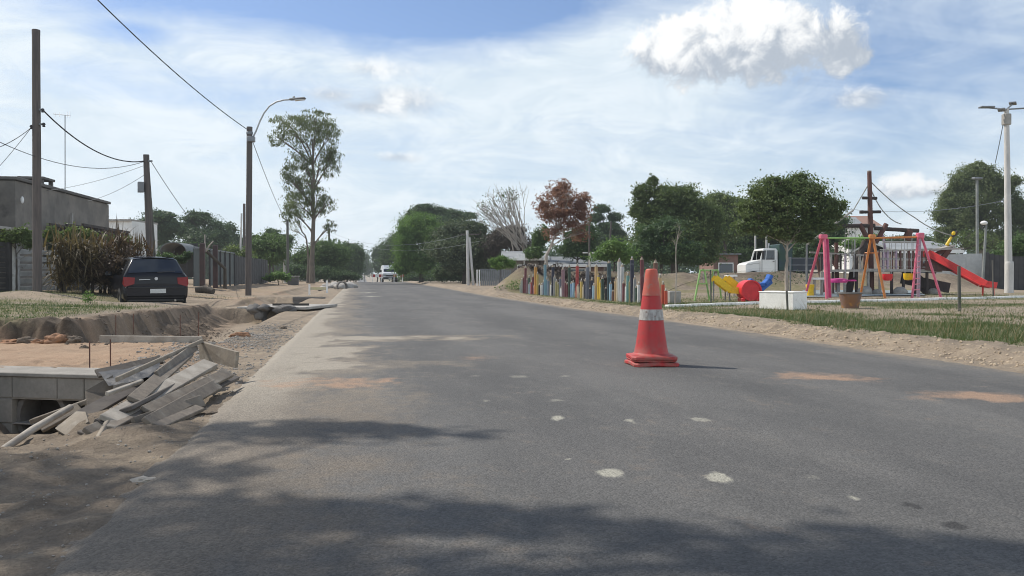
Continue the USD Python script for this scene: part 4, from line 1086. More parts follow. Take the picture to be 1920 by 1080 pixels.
# broken pipe culvert
e0, e1 = at(462, 573, 21.6), at(552, 573, 21.4)
t = thing('broken_culvert', 'broken dark concrete culvert under a pale slab at the ditch end', 'culvert', [(e0[0] + e1[0]) / 2, (e0[1] + e1[1]) / 2, -0.35])
cx = (e1 - e0) / np.linalg.norm(e1 - e0); co = np.array([cx[1], -cx[0], 0])
mb = MB().box((e0 + e1) / 2 * [1, 1, 0] + [0, 0, 0.035] - co * 1.15, (np.linalg.norm(e1 - e0) * 1.45, 2.2, 0.07), np.stack([cx, -co, [0, 0, 1]], 1), 0.01)
part(t, 'slab', mb, M['concrete'])
pc = at(508, 592, 21.3); pc[2] = -0.17
mb = MB().lathe(pc - co * 1.3, [(0.19, 0), (0.19, 1.25), (0.255, 1.33), (0.26, 0)], 22, axis=co)
part(t, 'pipe', mb, M['old_concrete'], 40)
mb = MB().box(pc - co * 1.2, (1.0, 0.05, 0.6), np.stack([cx, -co, [0, 0, 1]], 1)); part(t, 'back_wall', mb, M['hole'])  # added plate, coloured dark as the shade inside the pipe
for i, (u, v, rad) in enumerate([(478, 580, (.2, .2, .13)), (495, 577, (.16, .2, .1)), (530, 581, (.24, .2, .13)), (545, 584, (.15, .15, .12)), (486, 590, (.14, .15, .13)), (540, 577, (.2, .2, .08))]):
    m = trimesh.creation.icosphere(2, 1.0); nn = meshkit.fbm(m.vertices * 1.5 + i * 3, 3, i)
    q = at(u, v, 21.35)
    part(t, 'rubble', ((m.vertices * (0.6 + 0.8 * nn)[:, None]) * rad + q, m.faces), M['old_concrete'], 40)
# second headwall
e0, e1 = at(551, 558, 33.0), at(608, 558, 32.6)
e0[2] = e1[2] = 0.02
cx = (e1 - e0) / np.linalg.norm(e1 - e0); co = np.array([cx[1], -cx[0], 0]); W = np.linalg.norm(e1 - e0)
t = thing('culvert_headwall', 'small dark concrete headwall with square mouth beyond the broken culvert', 'headwall', (e0 + e1) / 2 + [0, 0, -0.4])
RR = np.stack([cx, -co, [0, 0, 1]], 1)
for s0, s1, z0, z1 in ((0, 1, -0.13, 0.02), (0, .33, -0.5, -0.134), (.72, 1, -0.5, -0.134)):
    part(t, 'wall_block', MB().box(e0 + cx * W * (s0 + s1) / 2 + [0, 0, (z0 + z1) / 2 - 0.02], (W * (s1 - s0) - 0.004, 0.2, z1 - z0), RR, 0.008), M['old_concrete'])
part(t, 'back_wall', MB().box(e0 + cx * W * .5 - co * 0.5 + [0, 0, -0.3], (W * .6, 0.05, 0.5), RR), M['hole'])  # added plate, its dark colour plays the shade of the square mouth
# third, heaped with concrete rubble
t = thing('rubble_heap', 'heap of grey concrete rubble round a pipe near the eucalyptus', 'rubble', [*at(628, 536, 56)[:2], 0])
for i in range(16):
    u, v = r.uniform(606, 655), r.uniform(530, 541)
    q = at(u, 536, r.uniform(54, 58)); m = trimesh.creation.icosphere(2, 1.0); nn = meshkit.fbm(m.vertices * 1.5 + i * 3, 3, i)
    part(t, 'rubble', ((m.vertices * (0.6 + 0.8 * nn)[:, None]) * r.uniform(0.2, 0.5) * np.array([1.2, 1, .7]) + [q[0], q[1], zg(q[0], q[1]) + 0.08], m.faces), M['concrete'], 40)
pc = at(640, 537, 53.5); part(t, 'pipe', MB().lathe(pc, [(0.25, 0), (0.25, 0.8), (0.33, 0.8), (0.33, 0)], 16, axis=(0.1, -1, 0)), M['old_concrete'], 40)
t = thing('road_barrier', 'small pale two-legged barrier standing by the ditch near the eucalyptus', 'barrier', [*at(597, 545, 42)[:2], 0])
for u in (580, 613):
    q = at(u, 546, 42); q[2] = zg(q[0], q[1]); part(t, 'leg', MB().box(q + [0, 0, .3], (.09, .09, .62)), M['white_paint'])
M['stripe'] = surf('faded_yellow', (.55, .50, .28), (.5, .46, .32), 5)
part(t, 'rail', MB().bar(at(580, 541, 42), at(613, 541, 42), 0.04, 0.14), M['stripe'])
t = thing('stone_bin', 'low dark concrete box standing left of the eucalyptus trunk', 'box', [*at(550, 530, 66)[:2], zg(*at(550, 530, 66)[:2])])
q = at(550, 526, 66); q[2] = zg(q[0], q[1]); part(t, 'box_body', MB().box(q + [0, 0, .32], (.8, .6, .64), None, .02), M['old_concrete']); part(t, 'lid', MB().box(q + [0, 0, .67], (.95, .7, .06), None, .01), M['concrete'])

# ------------------------------------------------------------------ poles and wires
def post(name, label, d, u0, v0, u1, v1, rb, rt, mat, cat='pole', n=14, group=None, z=None):
    a, b = at(u0, v0, d), at(u1, v1, d)
    a[2] = zg(a[0], a[1]) - 0.2
    t = thing(name, label, cat, a, group)
    q = np.linspace(0, 1, 7)[:, None]
    part(t, 'shaft', MB().tube(a + (b - a) * q, np.linspace(rb, rt, 7), n), M[mat], 60)
    return t, a, b


tp1, _, P1 = post('utility_pole', 'tall weathered wooden utility pole in front of the slatted gate', 23, 70, 545, 67.5, 56, 0.118, 0.098, 'pole_wood')
part(tp1, 'cap', MB().lathe(P1 - [0, 0, .01], [(0.101, -0.12), (0.103, 0.0), (0.05, 0.02), (0.0, 0.022)], 14), M['pole_wood'])
for v in (205, 232, 238):
    part(tp1, 'bracket', MB().bar(at(68, v, 23), at(79 if v != 238 else 58, v + 1, 22.95), 0.05, 0.05), M['grey_metal'])
for u, v in ((80, 207), (82, 234), (59, 238)):
    part(tp1, 'insulator', MB().lathe(at(u, v, 22.95) - [0, 0, .06], [(0, 0), (.045, .01), (.03, .05), (.05, .07), (.03, .11), (0, .12)], 10), M['wire'])
tp2, _, P2 = post('utility_pole', 'shorter doubled utility pole rising behind the dark car', 30, 283, 490, 274, 290, 0.12, 0.10, 'pole_wood')
part(tp2, 'stay_shaft', MB().tube([at(292, 480, 30.6) * [1, 1, 0] + [0, 0, 0.1], at(277, 330, 30.2)], [0.10, 0.08], 10), M['pole_green'], 60, label='grey-green second shaft leaning on the pole')
part(tp2, 'junction_box', MB().box(at(264, 351, 29.9), (0.20, 0.26, 0.36), rotz(0.3), 0.01), M['grey_metal'])
part(tp2, 'bracket', MB().bar(at(264, 351, 29.95), at(276, 347, 30), 0.04, 0.04), M['grey_metal'])
part(tp2, 'bracket', MB().bar(at(275, 302, 30), at(285, 302, 29.9), 0.05, 0.06), M['grey_metal'])
tl, _, PL = post('street_lamp', 'brown wooden street lamp pole with curved arm over the left verge', 35, 465.5, 553, 468, 238, 0.125, 0.115, 'pole_wood', 'street lamp')
armp = [(472, 262), (480, 246), (487, 228), (495, 212), (505, 199), (518, 191), (532, 187.5), (546, 186.5)]
part(tl, 'arm', MB().tube([at(u, v, 35) for u, v in armp], 0.033, 10), M['steel'], True)
part(tl, 'clamp', MB().box(at(471, 261, 34.95), (0.30, 0.3, 0.22), None, 0.02), M['grey_metal'])
part(tl, 'clamp', MB().lathe(at(468, 250, 35) - [0, 0, .05], [(.12, 0), (.135, .02), (.135, .10), (.12, .12)], 14), M['grey_metal'])
lh = part(tl, 'lamp_head', MB().bar(at(543, 186.5, 35), at(573, 184, 35), 0.24, 0.075, cut=0.03), M['grey_metal'])
part(lh, 'photocell', MB().lathe(at(551, 183, 35) - [0, 0, .03], [(.05, 0), (.05, .06), (.03, .09), (0, .095)], 10), M['grey_metal'])
part(lh, 'lens', MB().bar(at(553, 188.5, 35), at(571, 186.8, 35), 0.19, 0.02), M['white_paint'])
for nm, lb, d, u0, v0, u1, v1, rb, rt, mat in (('utility_pole', 'thin dark pole just left of the lamp pole', 62, 458, 525, 458, 382, .10, .09, 'pole_wood'), ('utility_pole', 'pale thin pole leaning beside the dark one near the lamp pole', 60, 449, 525, 453, 400, .07, .06, 'pole_conc'),
                                               ('utility_pole', 'grey pole standing behind the sprawling green shrub', 70, 540, 528, 539, 413, .12, .10, 'pole_green'), ('utility_pole', 'thinner grey pole just left of the pole behind the shrub', 74, 534, 526, 532, 452, .09, .08, 'pole_conc'),
                                               ('utility_pole', 'far utility pole to the right of the eucalyptus', 98, 617, 527, 617, 428, .13, .11, 'pole_green'), ('utility_pole', 'upright grey pole with crossbars beside the leaning stay pole', 64, 878, 534, 876, 432, .12, .10, 'pole_conc'),
                                               ('stay_pole', 'leaning stay pole resting against the upright grey pole', 64, 888, 532, 880, 445, .10, .09, 'pole_conc')):
    t, a, b = post(nm, lb, d, u0, v0, u1, v1, rb, rt, mat)
    if 'crossbars' in lb or 'right of the euc' in lb:
        part(t, 'crossarm', MB().bar(b + RT * -0.5 - [0, 0, .3], b + RT * 0.9 - [0, 0, .3], .08, .1), M['pole_wood'])


def wire(label, a, b, sag, r=0.012, mat='wire', n=24):
    solo('overhead_wire', label, 'cable', MB().tube(curve(a, b, sag, n), r, 5), M[mat], True)


wire('thick wire sagging from the top left of the sky to the lamp pole', at(-40, -230, 17), at(464, 243, 35), 0.35, 0.017)
wire('twisted cable hanging between the tall pole and the doubled pole', at(80, 206, 23), at(270, 302, 30), 0.45, 0.020)
wire('second thin cable between the tall pole and the doubled pole', at(-60, 236, 20), at(270, 303, 30), 0.55, 0.010)
wire('thin cable rising from the house roof to the doubled pole, upper', at(85, 358, 34), at(271, 310, 30), 0.12, 0.009, 'wire_pale')
wire('thin cable rising from the house roof to the doubled pole, lower', at(165, 377, 36), at(272, 327, 30), 0.12, 0.009, 'wire_pale')
wire('cable running down right of the doubled pole towards the far pines', at(284, 304, 30), at(420, 470, 62), 0.5, 0.012)
wire('service cable dropping left from the tall pole out of view', at(58, 240, 23), at(-60, 370, 26), 0.1, 0.009, 'wire_pale')
wire('service cable sagging left from the bracket of the tall pole', at(59, 239, 23), at(-80, 290, 20), 0.2, 0.010)
wire('wire falling from the lamp pole towards the eucalyptus', at(474, 266, 35), at(540, 420, 70), 0.3, 0.014)
wire('far wires spanning the road gap below the clouds', at(617, 434, 98), at(876, 438, 64), 1.2, 0.009, 'wire_pale')
wire('second far wire spanning the road gap lower down', at(617, 440, 98), at(900, 452, 64), 1.2, 0.008, 'wire_pale')

# ------------------------------------------------------------------ the grey house, its fence and gate
M['render_grey'] = surf('bare_render', (0.205, 0.182, 0.155), (0.13, 0.118, 0.103), 0.9, 0.9, bump=0.004, bscale=14, dirt=(0.09, 0.083, 0.075), dirt_at=(0.55, 0.75), dscale=1.1)
M['render_dark'] = surf('dark_render', (0.12, 0.11, 0.10), (0.085, 0.08, 0.074), 1.2, 0.9, bump=0.004, bscale=14)
M['board_grey'] = surf('painted_slat', (0.42, 0.43, 0.42), (0.33, 0.335, 0.33), 3, 0.7, dirt=(0.17, 0.16, 0.14), dirt_at=(0.55, 0.75), dscale=4)
M['board_dark'] = surf('dark_slat', (0.05, 0.047, 0.046), (0.033, 0.032, 0.033), 3, 0.75)
M['sheet_green'] = surf('grey_green_sheet', (0.075, 0.088, 0.085), (0.055, 0.066, 0.064), 2, 0.6)
M['redbrown'] = surf('red_brown_post', (0.075, 0.042, 0.038), (0.05, 0.034, 0.032), 3, 0.8)
M['window'] = glass('dark_window', (0.02, 0.022, 0.026), 0.05)
M['pergola'] = surf('dark_beam', (0.04, 0.028, 0.024), (0.028, 0.022, 0.02), 4, 0.8)

H0, H1 = at(30, 514, 31.0), at(205, 514, 41.8)
H0[2] = H1[2] = 0
hx = (H1 - H0) / np.linalg.norm(H1 - H0); hn = np.array([hx[1], -hx[0], 0]); HL = np.linalg.norm(H1 - H0)
ztop = 0.9 + 174 * 31 / 1600 + 0.02
RH = np.stack([hx, -hn, [0, 0, 1]], 1)
t = thing('grey_house', 'flat-roofed unpainted grey house behind the planted fence', 'house', (H0 + H1) / 2 + [0, 0, 0.3])
back = -hn
def hp(s, out_, z):
    return H0 + hx * s + hn * out_ + [0, 0, z]
wall = part(t, 'wall', MB().box(hp(HL / 2, -3.0, (ztop + 0.2) / 2), (HL, 6.0, ztop - 0.2), RH), M['render_grey'])
part(t, 'parapet', MB().box(hp(HL / 2, -3.0, ztop + 0.09), (HL + 0.16, 6.16, 0.12), RH, 0.02), M['render_dark'])
part(t, 'wall', MB().box(hp(-2.2, -3.4, (ztop - 0.02) / 2), (4.38, 5.2, ztop - 0.05), RH), M['render_dark'], label='darker front wall at the left end of the house')
part(t, 'canopy', MB().box(hp(-1.6, -0.2, 2.55), (3.6, 1.6, 0.10), RH @ np.array([[1, 0, 0], [0, math.cos(.12), -math.sin(.12)], [0, math.sin(.12), math.cos(.12)]]), 0.01), M['concrete'])
part(t, 'wall_lamp', MB().ball(hp(0.3, 0.12, 3.62), (.06, .06, .13), 2), M['white_paint'], True)
for s0, s1 in ((2.6, 4.2), (8.2, 9.4)):
    w = part(t, 'window_frame', MB().box(hp((s0 + s1) / 2, 0.012, 1.75), (s1 - s0, 0.06, 1.2), RH), M['board_dark'])
    part(w, 'pane', MB().box(hp((s0 + s1) / 2, 0.046, 1.75), (s1 - s0 - .12, 0.012, 1.06), RH), M['window'])
for k in range(7):
    part(t, 'pergola_beam', MB().box(hp(2.9 + k * 0.85, 0.85, 2.72), (0.09, 1.7, 0.12), RH), M['pergola'])
for o in (0.35, 0.95, 1.55):
    part(t, 'pergola_rail', MB().box(hp(5.5, o, 2.84), (6.4, 0.08, 0.10), RH), M['pergola'])
for k in range(4):
    part(t, 'pergola_slat', MB().box(hp(5.5, 1.62, 2.30 + k * 0.12), (6.2, 0.03, 0.05), RH), M['pergola'])
part(t, 'pillar', MB().box(hp(8.3, 1.5, 1.45), (0.35, 0.35, 2.6), RH, 0.01), M['concrete'], label='pale pillar near the far end of the house')
part(t, 'pipe', MB().box(hp(5.6, 0.05, 3.25), (0.14, 0.1, 0.5), RH), M['concrete'])
ch = part(t, 'chimney', MB().box(hp(4.7, -1.0, ztop + 0.55), (1.3, 1.0, 0.10), RH, 0.01), M['render_dark'])
for sx in (-.5, .5):
    for sy in (-.38, .38):
        part(ch, 'leg', MB().box(hp(4.7 + sx, -1.0 + sy, ztop + 0.32), (0.14, 0.14, 0.38), RH), M['render_dark'])
ab = at(122, 362, 36); at_ = at(122, 216, 36)
t = thing('television_antenna', 'thin roof antenna mast with short crossbar above the grey house', 'antenna', ab)
part(t, 'mast', MB().tube([ab - [0, 0, .6], at_], 0.022, 6), M['steel'])
part(t, 'boom', MB().tube([at(100, 213.5, 36), at(132, 217, 36)], 0.014, 5), M['steel'])
for u, h in ((104, 5), (112, 6), (126, 8), (131, 9)):
    part(t, 'element', MB().tube([at(u, 214.5 - h * .6, 36.3), at(u, 216.5 + h * .4, 35.7)], 0.01, 4), M['steel'])

# fence along the plot
F0, F1 = at(-30, 514, 24.0), at(245, 514, 33.5)
F0[2] = F1[2] = 0
fx = (F1 - F0) / np.linalg.norm(F1 - F0); FL = np.linalg.norm(F1 - F0); fn = np.array([fx[1], -fx[0], 0]); RF = np.stack([fx, -fn, [0, 0, 1]], 1)
def fs(u):
    """Distance along the fence line at pixel column u."""
    q = ray(u, 514); M2 = np.array([[q[0], -fx[0]], [q[1], -fx[1]]])
    return float(np.linalg.solve(M2, F0[:2] - EYE[:2])[1])
def fp(s, o, z):
    p = F0 + fx * s + fn * o
    return np.array([p[0], p[1], z + 0.36])
t = thing('slat_gate', 'grey slatted gate between two posts behind the tall pole', 'gate', fp(fs(65), 0, 0))
g0, g1 = fs(29), fs(112)
for s in (g0, g1):
    part(t, 'gate_post', MB().box(fp(s, 0, 0.75 - 0.1), (0.22, 0.14, 1.70), RF, 0.01), M['board_grey'])
for k in range(6):
    part(t, 'slat', MB().box(fp((g0 + g1) / 2, 0.01 + 0.004 * (k % 2), 0.10 + k * 0.225), (g1 - g0 - 0.22, 0.035, 0.150), RF, 0.006), M['board_grey'])
t = thing('steel_post', 'thin steel post with two brackets left of the slatted gate', 'post', fp(fs(23), .2, 0))
part(t, 'shaft', MB().tube([fp(fs(23), .2, -.2), fp(fs(23), .2, 1.45)], 0.03, 8), M['steel'])
for z in (.78, 1.02):
    part(t, 'bracket', MB().box(fp(fs(23), .2, z), (0.36, 0.05, 0.03), RF), M['steel'])
def slat_fence(label, u0, u1, mat, rows, pitch, h, posts, pm, name='slat_fence'):
    t = thing(name, label, 'fence', fp((fs(u0) + fs(u1)) / 2, 0, 0))
    s0, s1 = fs(u0), fs(u1)
    for k in range(rows):
        part(t, 'slat', MB().box(fp((s0 + s1) / 2, 0, 0.06 + k * pitch), (s1 - s0, 0.03, h), RF), M[mat])
    for u in posts:
        part(t, 'post', MB().box(fp(fs(u), 0.04, 0.68), (0.16, 0.12, 1.6), RF, 0.01), M[pm])
    return t
slat_fence('dark horizontal slat fence at the left edge of the view', -28, 17, 'board_dark', 10, 0.15, 0.125, (-26, 14), 'board_dark')
slat_fence('dark slat fence overgrown by spiky plants right of the gate', 118, 244, 'board_dark', 9, 0.155, 0.13, (165, 215, 242), 'sheet_green')
# the tall sheet fence beyond the car
K0, K1 = at(352, 514, 38), at(505, 514, 66); K0[2] = K1[2] = 0
def kline(name, label, pts, builder):
    pass
fx2 = (K1 - K0) / np.linalg.norm(K1 - K0); fn2 = np.array([fx2[1], -fx2[0], 0]); RK = np.stack([fx2, -fn2, [0, 0, 1]], 1); KL = np.linalg.norm(K1 - K0)
def ks(u):
    q = ray(u, 514); return float(np.linalg.solve(np.array([[q[0], -fx2[0]], [q[1], -fx2[1]]]), K0[:2] - EYE[:2])[1])
def kp(s, o, z):
    p = K0 + fx2 * s + fn2 * o
    return np.array([p[0], p[1], zg(p[0], p[1]) + z])
t = thing('sheet_fence', 'grey-green sheet metal fence with dark posts beyond the car', 'fence', kp(ks(400), 0, 0))
for a_, b_ in zip((363, 392, 402, 412, 421, 430), (378, 401, 411, 420, 429, 438)):
    part(t, 'panel', MB().box(kp((ks(a_) + ks(b_)) / 2, 0, 0.95), (ks(b_) - ks(a_) - .04, 0.04, 1.75), RK), M['sheet_green'])
for u in (391.5, 401.5, 411.5, 420.5, 429.5, 438.5):
    part(t, 'post', MB().box(kp(ks(u), 0.05, 0.95), (0.10, 0.08, 1.9), RK), M['board_dark'])
part(t, 'top_rail', MB().bar(kp(ks(363), .03, 1.9), kp(ks(438), .03, 1.9), .06, .07), M['grey_metal'])
for u, lab in ((358, 'thick red-brown gate post right behind the car'), (384, 'thick red-brown gate post in front of the sheet fence')):
    solo('gate_post', lab, 'post', MB().box(kp(ks(u), .5, 1.0), (0.22, 0.22, 2.2), RK, .02), M['redbrown'])
t = thing('paling_fence', 'dark paling fence behind the lamp pole', 'fence', kp(ks(480), 0, 0))
for u in np.arange(441, 503, 4.2):
    s = ks(u)
    part(t, 'paling', MB().box(kp(s, 0, 0.9), ((ks(u + 3.4) - s), 0.04, 1.75 + r.uniform(-.06, .06)), RK), M['board_dark'])
part(t, 'rail', MB().bar(kp(ks(440), -.05, 1.3), kp(ks(503), -.05, 1.3), .05, .08), M['board_dark'])
t = thing('pruned_tree', 'bare pruned trunk with three cut limbs before the sheet fence', 'tree', kp(ks(386), .9, 0))
bb = kp(ks(386), .9, 0)
part(t, 'trunk', MB().tube([bb - [0, 0, .2], bb + [0, 0, 1.0], at(386, 470, 40.5)], [.10, .08, .07], 9), M['bark_dark'], True)
for e in ((400, 452), (384, 440), (376, 462)):
    part(t, 'limb', MB().tube([at(386, 472, 40.5), at((386 + e[0]) / 2 - 1, (470 + e[1]) / 2, 40.5), at(*e, 40.5)], [.045, .035, .025], 7), M['bark_pale'], True)
t = thing('log', 'dark rough log lying on the sand near the lamp pole', 'log', [*at(386, 548, 34)[:2], 0])
a_ = at(366, 547, 34); b_ = at(400, 547, 34)
part(t, 'wood', MB().tube(np.array([[a_[0], a_[1], zg(a_[0], a_[1]) + .1], [(a_ + b_)[0] / 2, (a_ + b_)[1] / 2 + .1, zg(a_[0], a_[1]) + .13], [b_[0], b_[1], zg(b_[0], b_[1]) + .1]]), [.12, .15, .13], 9), M['bark_dark'], 50)
part(t, 'branch_stub', MB().tube([b_ * [1, 1, 0] + [0, 0, .25], b_ * [1, 1, 0] + [-.2, .2, .42]], .04, 6), M['bark_dark'])

# white house and arched shelter further back
M['white_wall'] = surf('white_wall', (0.74, 0.73, 0.70), (0.66, 0.65, 0.62), 1, 0.85)
M['roof_grey'] = surf('sheet_roof', (0.17, 0.178, 0.178), (0.12, 0.128, 0.13), 1.5, 0.6)
t = thing('white_house', 'white flat house wall showing over the plants left of the doubled pole', 'house', at(245, 470, 58) * [1, 1, 0])
a_ = at(212, 445, 58); b_ = at(272, 445, 58); zt = at(240, 418, 58)[2]
part(t, 'wall', MB().bar((a_ * [1, 1, 0] + [0, 0, zt / 2]), (b_ * [1, 1, 0] + [0, 0, zt / 2]), 4.0, zt), M['white_wall'])
part(t, 'roof', MB().bar((a_ * [1, 1, 0] + [0, 0, zt + .06]), (b_ * [1, 1, 0] + [0, 0, zt + .06]), 4.3, .12), M['concrete'])
t = thing('arched_shelter', 'grey arched sheet roof shelter behind the car', 'shelter', at(328, 500, 46) * [1, 1, 0])
an = np.linspace(0, math.pi, 15)
c_ = at(325, 472, 46); wd = 25 / 1600 * 46
arc = [(c_ + RT * (-math.cos(x) * wd) + [0, 0, math.sin(x) * 0.5]) for x in an]
mb = MB()
for p_, q_ in zip(arc[:-1], arc[1:]):
    mb.bar((p_ + q_) / 2 - FW * 0.05, (p_ + q_) / 2 + FW * 1.9, np.linalg.norm(q_ - p_) * 1.02, .04, np.cross(q_ - p_, FW) * -1)
part(t, 'roof', mb, M['roof_grey'])
for s_ in (-.95, .95):
    for o in (0.1, 1.8):
        q_ = c_ + RT * (s_ * wd) + FW * o
        part(t, 'post', MB().tube([[q_[0], q_[1], 0], q_], .04, 6), M['board_dark'])
part(t, 'back_panel', MB().bar((c_ - RT * wd * .9) + FW * 1.85 - [0, 0, .4], (c_ + RT * wd * .9) + FW * 1.85 - [0, 0, .4], .04, 1.9), M['board_dark'])

# ------------------------------------------------------------------ vehicles
def car_paint(name, c, rough=0.35, coat=0.6, spec=0.5):
    g = G()
    n = g('noise_texture', vector=g('geometry'), scale=2.5, detail=5.0, roughness=0.6)
    col = g.mix(g.ramp(n, 0.5, 0.8, 0, 0.35), c, tuple(0.8 * x + 0.008 for x in c))
    return g.done(name, surface=g('principled_bsdf', base_color=col, roughness=rough, specular_ior_level=spec, coat_weight=coat, coat_roughness=0.05))


M['car_dark'] = car_paint('dark_car_paint', (0.005, 0.005, 0.007), 0.22, 0.15, 0.3)
M['truck_white'] = car_paint('white_truck_paint', (0.74, 0.74, 0.72), 0.45, 0.3)
M['van_white'] = car_paint('white_van_paint', (0.62, 0.64, 0.66), 0.4, 0.4)
M['glass_dark'] = glass('car_glass', (0.16, 0.16, 0.17), 0.04)
M['rubber'] = surf('tyre_rubber', (0.022, 0.022, 0.022), rough=0.85)
M['rim'] = surf('alloy_rim', (0.40, 0.41, 0.42), rough=0.35, metal=0.8)
M['trim'] = surf('black_trim', (0.02, 0.02, 0.021), rough=0.5)
M['plate'] = surf('number_plate', (0.55, 0.55, 0.53), (0.45, 0.45, 0.44), 30, 0.5)
M['chrome'] = surf('bright_metal', (0.55, 0.55, 0.56), rough=0.25, metal=0.9)
_g = G(); M['lamp_red'] = _g.done('red_lamp_glass', surface=_g('principled_bsdf', base_color=(0.18, 0.002, 0.003), roughness=0.2, coat_weight=0.15, specular_ior_level=0.4))


class Local:
    """A frame with its origin on the ground; builds shapes given in x across, y forward, z up."""

    def __init__(self, o, yaw):
        self.o, self.R = np.asarray(o, float), rotz(yaw)

    def __call__(self, x, y, z):
        return self.o + self.R @ np.array([x, y, z], float)

    def pts(self, a):
        return np.asarray(a, float) @ self.R.T + self.o


def wheel(t, L, x, y, r, w, side):
    ax = L.R @ np.array([side, 0, 0])
    c = L(x, y, r)
    h = w / 2
    wp = part(t, 'wheel', MB().lathe(c - ax * h, [(r * .62, 0), (r * .9, 0), (r, .03), (r, w - .03), (r * .9, w), (r * .62, w)], 22, axis=ax), M['rubber'], 40)
    part(wp, 'rim', MB().lathe(c - ax * h, [(r * .62, .03), (r * .62, w - .01), (r * .45, w - .03), (r * .2, w - .015), (0, w - .01)], 18, axis=ax), M['rim'], 40)


cp = at(293, 551, 24.2)
CZ = zg(cp[0], cp[1] + 1.6)
L = Local([cp[0], cp[1], CZ + 0.02], math.radians(21))
t = thing('parked_car', 'dark hatchback car parked facing the plants on the left verge', 'car', L.o)
ST = [  # y along, lower edge, belt height, belt half width, top height, top half width
    (0.00, 0.30, 0.66, 0.80, 0.68, 0.70), (0.02, 0.26, 0.80, 0.84, 0.82, 0.74), (0.05, 0.24, 0.90, 0.85, 0.95, 0.76), (0.14, 0.22, 0.93, 0.86, 1.06, 0.74), (0.36, 0.21, 0.93, 0.865, 1.385, 0.60), (0.50, 0.20, 0.93, 0.87, 1.43, 0.59),
    (1.20, 0.20, 0.92, 0.875, 1.465, 0.60), (2.00, 0.20, 0.91, 0.875, 1.45, 0.60), (2.45, 0.20, 0.90, 0.87, 1.37, 0.60), (3.05, 0.20, 0.89, 0.86, 1.00, 0.68), (3.15, 0.20, 0.88, 0.85, 0.93, 0.72), (3.70, 0.20, 0.80, 0.83, 0.84, 0.68), (4.05, 0.24, 0.66, 0.74, 0.70, 0.56), (4.15, 0.3, 0.55, 0.62, 0.58, 0.48)]


def car_section(y, zb, zbelt, wb, zt, wt):
    half = [(wb - 0.06, zb), (wb, zb + 0.10), (wb + 0.012, 0.55 * zbelt + 0.2 * zb), (wb + 0.005, zbelt - 0.08), (wb - 0.02, zbelt), (wt + 0.03, zt - 0.035), (wt - 0.05, zt + 0.006), (wt * 0.5, zt + 0.028)]
    pts = half + [(0, zt + 0.035)] + [(-x, z) for x, z in half[::-1]]
    return [(x, y, z) for x, z in pts]


sec = np.array([car_section(*s) for s in ST])
ns, npnt = sec.shape[:2]
i, j = np.meshgrid(np.arange(ns - 1), np.arange(npnt), indexing='ij'); j2 = (j + 1) % npnt
fq = np.stack([i * npnt + j, (i + 1) * npnt + j, (i + 1) * npnt + j2, i * npnt + j2], -1).reshape(-1, 4)[:, ::-1]
mb = MB(); mb.add(L.pts(sec.reshape(-1, 3)), fq)
for e, flip in ((0, 1), (ns - 1, 0)):
    c = sec[e].mean(0); base = L.pts(np.vstack([sec[e], c]))
    k = np.arange(npnt); ff = np.stack([k, (k + 1) % npnt, np.full(npnt, npnt)], 1)
    mb.add(base, ff[:, ::-1] if flip else ff)
part(t, 'body', mb, M['car_dark'], 38)


def skin(pts, th=0.004):
    return MB().plate([L(*p) for p in pts], th)


fr = np.array([-.95, -.72, -.36, 0, .36, .72, .95]); cr = np.array([.012, .022, .036, .043, .036, .022, .012])
rw = [(f_ * w_, y_ - .014, z_ + c_ + .02) for y_, z_, w_ in ((.075, .975, .755), (.14, 1.06, .735), (.25, 1.222, .668), (.34, 1.352, .612)) for f_, c_ in zip(fr, cr)]
i, j = np.meshgrid(np.arange(3), np.arange(6), indexing='ij'); k = (i * 7 + j).ravel()
part(t, 'rear_window', MB().add(L.pts(np.array(rw)), np.stack([k, k + 1, k + 8, k + 7], 1)), M['glass_dark'], True)
part(t, 'wiper', MB().bar(L(.05, .07, 1.03), L(.52, .10, 1.055), .03, .03), M['trim'])
sp = part(t, 'spoiler', MB().box(L(0, .37, 1.448), (1.10, .12, .025), L.R, .012), M['car_dark'])
for s in (-1, 1):
    tlp = [(s * .855, .005, .90), (s * .56, -.012, .88), (s * .58, -.014, .70), (s * .83, -.008, .62), (s * .875, .03, .70)]
    part(t, 'tail_light', MB().plate([L(*p) for p in (tlp if s < 0 else tlp[::-1])][::-1] if s > 0 else [L(*p) for p in tlp], .05), M['lamp_red'])
    part(t, 'side_window', MB().plate([L(s * .835, .66, .95), L(s * .65, .72, 1.36), L(s * .645, 1.25, 1.40), L(s * .845, 1.25, .95)][::s], .01), M['glass_dark'])
    part(t, 'side_window', MB().plate([L(s * .845, 1.31, .95), L(s * .645, 1.31, 1.40), L(s * .65, 2.2, 1.37), L(s * .84, 2.7, .95)][::s], .01), M['glass_dark'])
    part(t, 'mirror', MB().box(L(s * .97, 2.5, .99), (.2, .1, .14), L.R, .03), M['car_dark'])
    for y in (.72, 3.28):
        wheel(t, L, s * .79, y, .305, .19, s)
part(t, 'bumper', MB().box(L(0, .0, .48), (1.62, .10, .30), L.R, .04), M['car_dark'])
part(t, 'bumper_strip', MB().box(L(0, -.055, .605), (1.5, .03, .035), L.R, .008), M['trim'])
part(t, 'number_plate', MB().box(L(.04, -.058, .50), (.42, .015, .12), L.R), M['plate'])
part(t, 'badge', MB().lathe(L(0, -.004, .85), [(0, 0), (.05, 0), (.045, .012), (0, .012)], 14, axis=L.R @ np.array([0, -1., 0])), M['chrome'])
part(t, 'trim_strip', MB().bar(L(-.45, -.002, .82), L(-.16, -.004, .825), .01, .02), M['chrome'])
part(t, 'lower_valance', MB().box(L(0, .08, .27), (1.5, .12, .16), L.R, .03), M['trim'])
